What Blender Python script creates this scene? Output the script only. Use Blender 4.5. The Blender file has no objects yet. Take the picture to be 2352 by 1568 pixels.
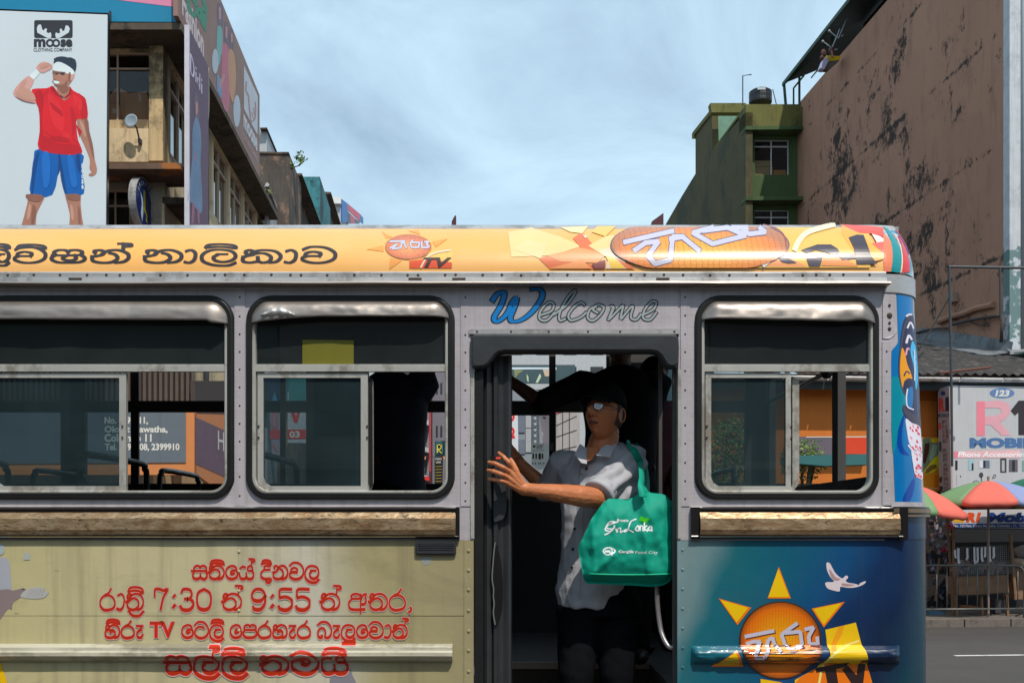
import bpy, bmesh, math, random
from mathutils import Vector, Matrix, noise
from mathutils.geometry import tessellate_polygon, delaunay_2d_cdt
R = math.radians
sc = bpy.context.scene
C = sc.collection
random.seed(7)

# ------------------------------------------------------------------ camera, sky, sun, exposure
F, CX, HY, CAMZ = 2287.0, 1176.0, 1210.0, 1.85      # photo measured on a 2352 px wide grid
cd = bpy.data.cameras.new('camera'); cam = bpy.data.objects.new('camera', cd); C.objects.link(cam)
cam.location = (0, 0, CAMZ); cam.rotation_euler = (R(90), 0, 0)
cd.sensor_width = 36; cd.lens = 36 * F / 2352; cd.shift_y = (HY - 784) / 2352
cd.clip_start = 0.05; cd.clip_end = 3000
sc.camera = cam

SUN_EL, SUN_AZ = 57.0, 155.0      # azimuth: 180 = straight behind the camera, less = from the right
w = bpy.data.worlds.new('World'); sc.world = w; w.use_nodes = True
nt = w.node_tree; nt.nodes.clear()
def wn(t, **k):
    n = nt.nodes.new(t)
    for a, b in k.items(): setattr(n, a, b)
    return n
out = wn('ShaderNodeOutputWorld'); bg = wn('ShaderNodeBackground')
sky = wn('ShaderNodeTexSky', sky_type='NISHITA'); sky.sun_disc = False
sky.sun_elevation = R(SUN_EL); sky.sun_rotation = R(SUN_AZ)
sky.air_density = 1.3; sky.dust_density = 1.5; sky.ozone_density = 1.6
tc = wn('ShaderNodeTexCoord'); mp = wn('ShaderNodeMapping'); mp.inputs['Scale'].default_value = (1.0, 1.0, 2.2)
mp.inputs['Rotation'].default_value = (0.1, 0.25, 0.3)
n1 = wn('ShaderNodeTexNoise'); n1.inputs['Scale'].default_value = 2.6; n1.inputs['Detail'].default_value = 10; n1.inputs['Roughness'].default_value = .6
n1.inputs['Distortion'].default_value = .5
cr = wn('ShaderNodeValToRGB'); cr.color_ramp.elements[0].position = .36; cr.color_ramp.elements[1].position = .64
cr.color_ramp.elements[0].color = (.38, .38, .38, 1); cr.color_ramp.elements[1].color = (.95, .95, .95, 1)
mx = wn('ShaderNodeMix', data_type='RGBA')
mx.inputs[7].default_value = (5.6, 7.7, 9.2, 1)
nt.links.new(tc.outputs['Generated'], mp.inputs[0]); nt.links.new(mp.outputs[0], n1.inputs[0])
nt.links.new(n1.outputs[0], cr.inputs[0]); nt.links.new(cr.outputs[0], mx.inputs[0])
nt.links.new(sky.outputs[0], mx.inputs[6]); nt.links.new(mx.outputs[2], bg.inputs[0])
bg.inputs[1].default_value = 0.118
nt.links.new(bg.outputs[0], out.inputs[0])

sd = bpy.data.lights.new('sun', 'SUN'); sun = bpy.data.objects.new('sun', sd); C.objects.link(sun)
sd.energy = 3.7; sd.angle = R(.53); sd.color = (1, .93, .83)
a = R(SUN_AZ); e = R(SUN_EL)
sdir = Vector((math.sin(a) * math.cos(e), math.cos(a) * math.cos(e), math.sin(e)))
sun.rotation_euler = sdir.to_track_quat('Z', 'Y').to_euler(); sun.location = (0, -6, 30)
sc.view_settings.view_transform = 'Standard'; sc.view_settings.look = 'None'
sc.view_settings.exposure = 0.0; sc.view_settings.gamma = 1.0; sc.view_settings.use_curve_mapping = False

# ------------------------------------------------------------------ helpers: measured pixel -> place on a surface
def zm(x0, y0, s):                       # measurements taken from an enlarged crop
    return lambda x, y: ((x0 + x / s) / 1.63265, (y0 + y / s) / 1.63265)
def zl(z, pts): return [z(*p) for p in pts]
zA = zm(0, 0, 1.823); zB = zm(900, 0, 1.823); zC = zm(2400, 200, 1.307); zG = zm(3300, 900, 2.2407)
zH = zm(3400, 1750, 1.9364); zI = zm(3300, 1350, 2.85); zL = zm(350, 100, 2.063); zR = zm(2900, 0, 2.502)
zW1 = zm(0, 1300, 2.352); zW2 = zm(900, 1080, 1.802); zW3 = zm(2540, 1080, 1.802)
zM = zm(1780, 1400, 2.613); zN = zm(1740, 1800, 2.0628); zD = zm(1740, 1220, 2.306)
zS = zm(2500, 1850, 2.208); zT = zm(0, 820, 1.8375); zU = zm(1200, 820, 1.7294); zV = zm(2400, 820, 1.96)
zP1 = zm(0, 1850, 2.209); zP2 = zm(300, 2050, 2.94); zP3 = zm(1000, 2050, 2.94); zK = zm(3200, 1050, 1.742)

def ray(px, py): return Vector(((px - CX) / F, 1.0, (HY - py) / F))
def at(px, py, Y): r = ray(px, py) * Y; return Vector((r.x, r.y, r.z + CAMZ))
class Pl:
    def __init__(s, P, N): s.P = Vector(P); s.N = Vector(N).normalized()
    def __call__(s, px, py, off=0.0):
        r = ray(px, py); o = Vector((0, 0, CAMZ)); Pn = s.P + s.N * 0
        t = (Pn - o).dot(s.N) / r.dot(s.N)
        return o + r * t + s.N * off
K = 0.077
U = Vector((-K, 1, 0)).normalized(); V = Vector((1, K, 0)).normalized()
def front(Y): return Pl((0, Y, 0), -U)                # facades facing the camera (street grid is turned 4.4 degrees)
def side_r(px, Y): return Pl(front(Y)(px, HY), V)        # walls facing right
def side_l(px, Y): return Pl(front(Y)(px, HY), -V)       # walls facing left
YB = 4.08
BUS = Pl((0, YB, 0), (0, -1, 0))
def busZ(py): return CAMZ + (HY - py) / F * YB
def busX(px): return (px - CX) / F * YB

def quadfn(pl, A, B, D):                  # u,v in 0..1 laid linearly on a real plane (A origin, B end of u, D end of v)
    a_, b_, d_ = pl(*A), pl(*B), pl(*D)
    return lambda u, v, off=0.0: a_ + (b_ - a_) * u + (d_ - a_) * v + pl.N * off

# ------------------------------------------------------------------ objects
def tag(o, label=None, cat=None, group=None, kind=None):
    if label: o['label'] = label
    if cat: o['category'] = cat
    if group: o['group'] = group
    if kind: o['kind'] = kind
    return o
def empty(name, loc, label=None, cat=None, group=None):
    o = bpy.data.objects.new(name, None); C.objects.link(o); o.location = loc
    o.empty_display_size = .2
    return tag(o, label, cat, group)
bpy.context.view_layer.update()
def link(name, me, parent=None, **k):
    o = bpy.data.objects.new(name, me); C.objects.link(o)
    if parent is not None:
        o.parent = parent
        m = Matrix.Identity(4); p = parent
        chain = []
        while p: chain.append(p); p = p.parent
        for p in reversed(chain): m = m @ p.matrix_parent_inverse @ p.matrix_basis
        o.matrix_parent_inverse = m.inverted()
    return tag(o, **k)
def mesh(name, verts, faces, mats, parent=None, smooth=False, fm=None, **k):
    me = bpy.data.meshes.new(name)
    me.from_pydata([tuple(v) for v in verts], [], faces)
    for m in (mats if isinstance(mats, (list, tuple)) else [mats]): me.materials.append(m)
    if fm: me.polygons.foreach_set('material_index', fm)
    if smooth: me.polygons.foreach_set('use_smooth', [True] * len(me.polygons))
    me.update()
    return link(name, me, parent, **k)

class G:                                   # small mesh collector, several materials
    def __init__(s): s.v = []; s.f = []; s.m = []
    def add(s, vs, fs, mi=0):
        b = len(s.v); s.v += [Vector(v) for v in vs]
        for f in fs: s.f.append([b + i for i in f]); s.m.append(mi)
        return s
    def box(s, a, b, mi=0, M=None):
        (x0, y0, z0), (x1, y1, z1) = a, b
        vs = [Vector(p) for p in ((x0,y0,z0),(x1,y0,z0),(x1,y1,z0),(x0,y1,z0),(x0,y0,z1),(x1,y0,z1),(x1,y1,z1),(x0,y1,z1))]
        if M: vs = [M @ v for v in vs]
        return s.add(vs, [(0,3,2,1),(4,5,6,7),(0,1,5,4),(1,2,6,5),(2,3,7,6),(3,0,4,7)], mi)
    def obox(s, c, ax, ay, az, mi=0):      # box from centre and three half-axis vectors
        c = Vector(c); vs = []
        for k in (-1, 1):
            for (i, j) in ((-1,-1),(1,-1),(1,1),(-1,1)): vs.append(c + Vector(ax)*i + Vector(ay)*j + Vector(az)*k)
        return s.add(vs, [(0,3,2,1),(4,5,6,7),(0,1,5,4),(1,2,6,5),(2,3,7,6),(3,0,4,7)], mi)
    def tube(s, pts, r, n=10, mi=0, closed=False, caps=True):
        pts = [Vector(p) for p in pts]; L = len(pts)
        rr = r if isinstance(r, (list, tuple)) else [r] * L
        up = None; base = len(s.v); rings = []
        for i, p in enumerate(pts):
            if closed: t = pts[(i + 1) % L] - pts[i - 1]
            else: t = pts[min(i + 1, L - 1)] - pts[max(i - 1, 0)]
            if t.length < 1e-9: t = Vector((0, 0, 1))
            t.normalize()
            if up is None: up = t.orthogonal().normalized()
            up = (up - t * up.dot(t))
            up = up.normalized() if up.length > 1e-6 else t.orthogonal().normalized()
            b = t.cross(up)
            ra, rb = rr[i] if isinstance(rr[i], (list, tuple)) else (rr[i], rr[i])
            rings.append([p + up * (math.cos(2*math.pi*k/n) * ra) + b * (math.sin(2*math.pi*k/n) * rb) for k in range(n)])
        vs = [v for rg in rings for v in rg]; fs = []
        for i in range(L if closed else L - 1):
            j = (i + 1) % L
            for k in range(n): fs.append((i*n+k, i*n+(k+1) % n, j*n+(k+1) % n, j*n+k))
        if caps and not closed: fs.append(tuple(reversed(range(n)))); fs.append(tuple((L-1)*n+k for k in range(n)))
        return s.add(vs, fs, mi)
    def sph(s, c, r, n=12, m=8, mi=0, M=None):
        rx, ry, rz = r if isinstance(r, (list, tuple)) else (r, r, r); c = Vector(c); vs = []; fs = []
        for i in range(m + 1):
            th = math.pi * i / m
            for k in range(n):
                ph = 2*math.pi*k/n
                v = Vector((rx*math.sin(th)*math.cos(ph), ry*math.sin(th)*math.sin(ph), rz*math.cos(th)))
                if M: v = M @ v
                vs.append(c + v)
        for i in range(m):
            for k in range(n): fs.append((i*n+k, (i+1)*n+k, (i+1)*n+(k+1) % n, i*n+(k+1) % n))
        return s.add(vs, fs, mi)
    def slab(s, fn, loops, thick=0.0, off=0.0, mi=0):   # outline(s) in measured px, first outer, rest holes; thickness goes away from the viewer
        flat = [Vector((p[0], p[1], 0)) for l in loops for p in l]
        tris = tessellate_polygon([[Vector((p[0], p[1], 0)) for p in l] for l in loops])
        fr = [fn(p.x, p.y, off) for p in flat]; n = len(fr)
        if not thick: return s.add(fr, tris, mi)
        bk = [fn(p.x, p.y, off - thick) for p in flat]
        fs = list(tris) + [tuple(reversed([i + n for i in t])) for t in tris]; b = 0
        for l in loops:
            k = len(l)
            for i in range(k): j = (i + 1) % k; fs.append((b+i, b+j, n+b+j, n+b+i))
            b += k
        return s.add(fr + bk, fs, mi)
    def build(s, name, mats, parent=None, smooth=False, fix=True, **k):
        o = mesh(name, s.v, s.f, mats, parent, smooth, s.m, **k)
        if fix:
            bm = bmesh.new(); bm.from_mesh(o.data)
            bmesh.ops.recalc_face_normals(bm, faces=bm.faces); bm.to_mesh(o.data); bm.free()
        return o
def rect(x0, y0, x1, y1): return [(x0, y0), (x1, y0), (x1, y1), (x0, y1)]
def rrect(x0, y0, x1, y1, r, n=8, rb=None):
    rb = rb or r; p = []
    for (cx, cy, a0, q) in ((x1-r, y0+r, -90, r), (x1-rb, y1-rb, 0, rb), (x0+rb, y1-rb, 90, rb), (x0+r, y0+r, 180, r)):
        for i in range(n + 1): a_ = R(a0 + 90*i/n); p.append((cx + q*math.cos(a_), cy + q*math.sin(a_)))
    return p
def ell(cx, cy, rx, ry, n=32): return [(cx + rx*math.cos(2*math.pi*i/n), cy + ry*math.sin(2*math.pi*i/n)) for i in range(n)]
def ring(g, path, prof, fn, mi=0, closed=True):      # sweep a profile of (outward px, off m) along a px path
    n = len(path); loops = []
    for i in range(n):
        a_ = Vector(path[i - 1] if (closed or i) else path[i]); b_ = Vector(path[(i + 1) % n] if (closed or i < n-1) else path[i])
        t = (b_ - a_); t = t.normalized() if t.length else Vector((1, 0)); nr = Vector((t.y, -t.x))
        loops.append([fn(path[i][0] + nr.x*q, path[i][1] + nr.y*q, o) for q, o in prof])
    m = len(prof); vs = [v for l in loops for v in l]; fs = []
    for i in range(n if closed else n - 1):
        j = (i + 1) % n
        for k in range(m - 1): fs.append((i*m+k, j*m+k, j*m+k+1, i*m+k+1))
    return g.add(vs, fs, mi)
def cat(pts, n=6, closed=False):
    P = [Vector(p) for p in pts]; L = len(P); o = []
    for i in range(L if closed else L - 1):
        p0 = P[i-1] if (closed or i) else P[0]; p1 = P[i]; p2 = P[(i+1) % L]; p3 = P[(i+2) % L] if (closed or i < L-2) else P[-1]
        for k in range(n):
            t = k / n
            o.append(.5*((2*p1) + (p2-p0)*t + (2*p0-5*p1+4*p2-p3)*t*t + (3*p1-p0-3*p2+p3)*t**3))
    if not closed: o.append(P[-1])
    return o

# ------------------------------------------------------------------ materials
def nd(t, ty, **k):
    n = t.nodes.new(ty)
    for a_, b_ in k.items():
        if a_.startswith('i_'): n.inputs[int(a_[2:])].default_value = b_
        else: setattr(n, a_, b_)
    return n
def ramp(t, src, stops):
    r_ = t.nodes.new('ShaderNodeValToRGB'); el = r_.color_ramp.elements
    while len(el) < len(stops): el.new(.5)
    for i, (p, c) in enumerate(stops):
        el[i].position = p; el[i].color = tuple(c) + (1,) if not isinstance(c, (int, float)) else (c, c, c, 1)
    t.links.new(src, r_.inputs[0]); return r_.outputs[0]
def mixc(t, fac, a_, b_, mode='MIX'):
    m = t.nodes.new('ShaderNodeMix'); m.data_type = 'RGBA'; m.blend_type = mode
    for sk, v in ((0, fac), (6, a_), (7, b_)):
        if hasattr(v, 'links'): t.links.new(v, m.inputs[sk])
        else: m.inputs[sk].default_value = v if isinstance(v, (int, float)) else tuple(v) + (1,)
    return m.outputs[2]
def noise_(t, co, scale, detail=5, rough=.55, dist=0, vec=(1, 1, 1), rot=(0, 0, 0)):
    m = nd(t, 'ShaderNodeMapping'); m.inputs['Scale'].default_value = vec; m.inputs['Rotation'].default_value = rot
    t.links.new(co, m.inputs[0]); n = nd(t, 'ShaderNodeTexNoise')
    n.inputs['Scale'].default_value = scale; n.inputs['Detail'].default_value = detail
    n.inputs['Roughness'].default_value = rough; n.inputs['Distortion'].default_value = dist
    t.links.new(m.outputs[0], n.inputs[0]); return n.outputs[0]
def M(name, col, rough=.6, metal=0.0, var=.12, scale=4, bump=0.0, bscale=60, streak=0.0, dirt=None, damt=.5, dscale=1.5, dth=.55, dvec=(1,1,.5), coat=0, spec=.4, fine=0.0, extra=None, emit=0):
    m = bpy.data.materials.new(name); m.use_nodes = True; t = m.node_tree
    p = t.nodes['Principled BSDF']; p.inputs['Roughness'].default_value = rough; p.inputs['Metallic'].default_value = metal
    p.inputs['Specular IOR Level'].default_value = spec
    if coat: p.inputs['Coat Weight'].default_value = coat; p.inputs['Coat Roughness'].default_value = .05
    g = nd(t, 'ShaderNodeNewGeometry'); co = g.outputs['Position']
    c = tuple(col)
    nz = noise_(t, co, scale)
    cc = mixc(t, nz, tuple(x*(1-var*1.6) for x in c), tuple(min(1, x*(1+var*1.6)) for x in c))
    if streak:
        s_ = noise_(t, co, 9, 6, .6, 0, (3, 3, .12)); cc = mixc(t, ramp(t, s_, ((.45, 0), (.75, streak))), cc, tuple(x*.35 for x in c))
    if fine:                                # fine horizontal brush scratches
        s_ = noise_(t, co, 40, 4, .7, 0, (.25, 1, 6)); cc = mixc(t, ramp(t, s_, ((.5, 0), (.72, fine))), cc, tuple(x*.5 for x in c))
    if dirt:
        d1 = noise_(t, co, dscale, 10, .65, .3, dvec); d2 = noise_(t, co, dscale*7, 6, .7)
        mm = nd(t, 'ShaderNodeMath', operation='MULTIPLY_ADD'); t.links.new(d2, mm.inputs[0]); mm.inputs[1].default_value = .3; t.links.new(d1, mm.inputs[2])
        cc = mixc(t, ramp(t, mm.outputs[0], ((dth+.12, 0), (dth+.22, damt))), cc, dirt)
    if extra: cc = extra(t, co, cc)
    t.links.new(cc, p.inputs['Base Color'])
    rn = noise_(t, co, scale*3, 4); mr = nd(t, 'ShaderNodeMapRange'); t.links.new(rn, mr.inputs[0])
    mr.inputs[3].default_value = max(.03, rough-.1); mr.inputs[4].default_value = min(1, rough+.12); t.links.new(mr.outputs[0], p.inputs['Roughness'])
    if bump:
        b_ = nd(t, 'ShaderNodeBump'); b_.inputs['Strength'].default_value = bump; b_.inputs['Distance'].default_value = .01
        t.links.new(noise_(t, co, bscale, 6, .6), b_.inputs['Height']); t.links.new(b_.outputs[0], p.inputs['Normal'])
    return m
def sr(r_, g_, b_):                        # sRGB 0..255 -> linear
    f = lambda x: (x/255/12.92 if x/255 <= .04045 else ((x/255+.055)/1.055)**2.4)
    return (f(r_), f(g_), f(b_))
_pc = {}
def ink(r_, g_, b_, k=1.25, rough=.45, coat=0):          # printed colour (base colour), k lifts photo tone to paint tone
    key = (r_, g_, b_, k, rough, coat)
    if key not in _pc:
        c = tuple(min(.85, x*k) for x in sr(r_, g_, b_))
        _pc[key] = M('print_%d_%d_%d' % (r_, g_, b_), c, rough, var=.11, scale=2.2, coat=coat)
    return _pc[key]
def glass(name, tint, gl=.06, rough=.02, const=None, haze=None):
    m = bpy.data.materials.new(name); m.use_nodes = True; t = m.node_tree; t.nodes.clear()
    o = nd(t, 'ShaderNodeOutputMaterial'); tr = nd(t, 'ShaderNodeBsdfTransparent'); tr.inputs[0].default_value = tuple(tint)+(1,)
    gs = nd(t, 'ShaderNodeBsdfGlossy'); gs.inputs['Roughness'].default_value = rough
    fr = nd(t, 'ShaderNodeFresnel'); fr.inputs[0].default_value = 1.5
    mm = nd(t, 'ShaderNodeMath', operation='MULTIPLY'); mm.inputs[1].default_value = gl/.04
    t.links.new(fr.outputs[0], mm.inputs[0]); ms = nd(t, 'ShaderNodeMixShader')
    if const is None: t.links.new(mm.outputs[0], ms.inputs[0])
    else: ms.inputs[0].default_value = const
    t.links.new(tr.outputs[0], ms.inputs[1]); t.links.new(gs.outputs[0], ms.inputs[2])
    if haze:  # diffuse haze mixed in to lift panes that come out too black
        df = nd(t, 'ShaderNodeBsdfDiffuse'); df.inputs[0].default_value = tuple(haze[:3])+(1,); m3 = nd(t, 'ShaderNodeMixShader')
        g = nd(t, 'ShaderNodeNewGeometry'); dn_ = noise_(t, g.outputs['Position'], 2.5, 6, .6, .4); mr = nd(t, 'ShaderNodeMapRange'); t.links.new(dn_, mr.inputs[0]); mr.inputs[1].default_value = .25; mr.inputs[2].default_value = .8; mr.inputs[3].default_value = haze[3]*.6; mr.inputs[4].default_value = haze[3]*1.6
        t.links.new(mr.outputs[0], m3.inputs[0]); t.links.new(ms.outputs[0], m3.inputs[1]); t.links.new(df.outputs[0], m3.inputs[2]); ms = m3
    t.links.new(ms.outputs[0], o.inputs[0]); return m

# ------------------------------------------------------------------ flat print: strokes, polygons, text
DINC = .0000024
class Decal:
    def __init__(s, fn, base=.0008, xs=0, st=0, inc=0): s.xs = xs; s.st = st; s.inc = inc or DINC; s.fn = fn; s.g = G(); s.mats = []; s.k = 0; s.base = base
    def mi(s, m):
        if m not in s.mats: s.mats.append(m)
        return s.mats.index(m)
    def nxt(s, m=None):
        s.k += 1 if m == s.lm else 9; s.lm = m; return s.base + s.k * s.inc
    lm = None; ymin = 0
    def cutadd(s, vs2, fs, m, step, extra=0, keep=False):
        off = (s.lo if keep else s.nxt(s.mi(m))); s.lo = off; off += extra; step = s.st or step
        if s.ymin and (max(v[1] for v in vs2) < s.ymin or min(v[1] for v in vs2) > s.ymin+56): step = 0
        if step or s.xs:
            bm = bmesh.new(); bv = [bm.verts.new((v[0], v[1], 0)) for v in vs2]
            for f in fs:
                try: bm.faces.new([bv[i] for i in f])
                except ValueError: pass
            for ax_, st_ in ((1, step), (0, s.xs)):
                if not st_: continue
                ys = [v[ax_] for v in vs2]; y = math.floor(min(ys)/st_)*st_ + st_
                while y < max(ys):
                    bmesh.ops.bisect_plane(bm, geom=bm.verts[:]+bm.edges[:]+bm.faces[:], plane_co=(y*(ax_ == 0), y*(ax_ == 1), 0), plane_no=(ax_ == 0, ax_ == 1, 0)); y += st_
            bm.verts.index_update(); vs2 = [(v.co.x, v.co.y) for v in bm.verts]; fs = [[v.index for v in f.verts] for f in bm.faces]; bm.free()
        s.g.add([s.fn(v[0], v[1], off) for v in vs2], fs, s.mi(m))
    sm = False
    def poly(s, pts, m, holes=(), step=0):
        if s.sm and len(pts) > (3 if s.sm == 2 else 4): pts = [(q.x, q.y) for q in cat([Vector(p) for p in pts], 3, True)]
        loops = [list(pts)] + [list(h) for h in holes]
        tr = tessellate_polygon([[Vector((p[0], p[1], 0)) for p in l] for l in loops])
        s.cutadd([p for l in loops for p in l], tr, m, step); return s
    def stroke(s, pts, wd, m, smooth=True, wf=None, step=0):   # ribbon with width wd (px) or varying
        P = cat([Vector(p) for p in pts], 5) if smooth and len(pts) > 2 else [Vector(p) for p in pts]
        n = len(P); vs = []; fs = []; seg = []
        for i in range(n):
            t = P[min(i+1, n-1)] - P[max(i-1, 0)]
            t = t.normalized() if t.length > 1e-6 else Vector((1, 0))
            nr = Vector((-t.y, t.x)); ww = wd * (wf(P[i], t) if wf else 1) / 2
            q = P[i]
            if i == 0: q = q - t*ww*.5
            if i == n-1: q = q + t*ww*.5
            seg.append((q, nr*ww, t*ww))
        for i in range(n-1):
            (a_, na_, ta_), (b_, nb_, tb_) = seg[i], seg[i+1]; d_ = (b_-a_); d_ = d_.normalized() if d_.length > 1e-9 else Vector((1, 0)); e_ = .18
            pn_ = Vector((-d_.y, d_.x)); la_, lb_ = na_.length, nb_.length
            s.cutadd([(v.x, v.y) for v in (a_ - d_*la_*e_ + pn_*la_, a_ - d_*la_*e_ - pn_*la_, b_ + d_*lb_*e_ - pn_*lb_, b_ + d_*lb_*e_ + pn_*lb_)], [(0, 1, 2, 3)], m, step, extra=(i % 6)*max(s.inc*.5, 1.2e-6), keep=i > 0)
        return s
    def text(s, body, box, m, shear=0, bold=0, step=0, font=None):
        vs, fs = textmesh(body, shear, bold)
        x0 = min(v[0] for v in vs); x1 = max(v[0] for v in vs); y0 = min(v[1] for v in vs); y1 = max(v[1] for v in vs)
        bx0, by0, bx1, by1 = box
        q = [(bx0+(v[0]-x0)/(x1-x0)*(bx1-bx0), by1-(v[1]-y0)/(y1-y0)*(by1-by0)) for v in vs]
        s.cutadd(q, fs, m, step); return s
    def build(s, name, parent, **k): return s.g.build(name, s.mats, parent, fix=False, **k)
_tm = {}
def textmesh(body, shear=0, bold=0):
    key = (body, shear, bold)
    if key not in _tm:
        cu = bpy.data.curves.new('t', 'FONT'); cu.body = body; cu.shear = shear; cu.offset = bold; cu.resolution_u = 3
        ob = bpy.data.objects.new('t', cu); me = bpy.data.meshes.new_from_object(ob)
        _tm[key] = ([(v.co.x, v.co.y) for v in me.vertices], [list(p.vertices) for p in me.polygons])
        bpy.data.objects.remove(ob); bpy.data.meshes.remove(me); bpy.data.curves.remove(cu)
    return _tm[key]

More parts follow.
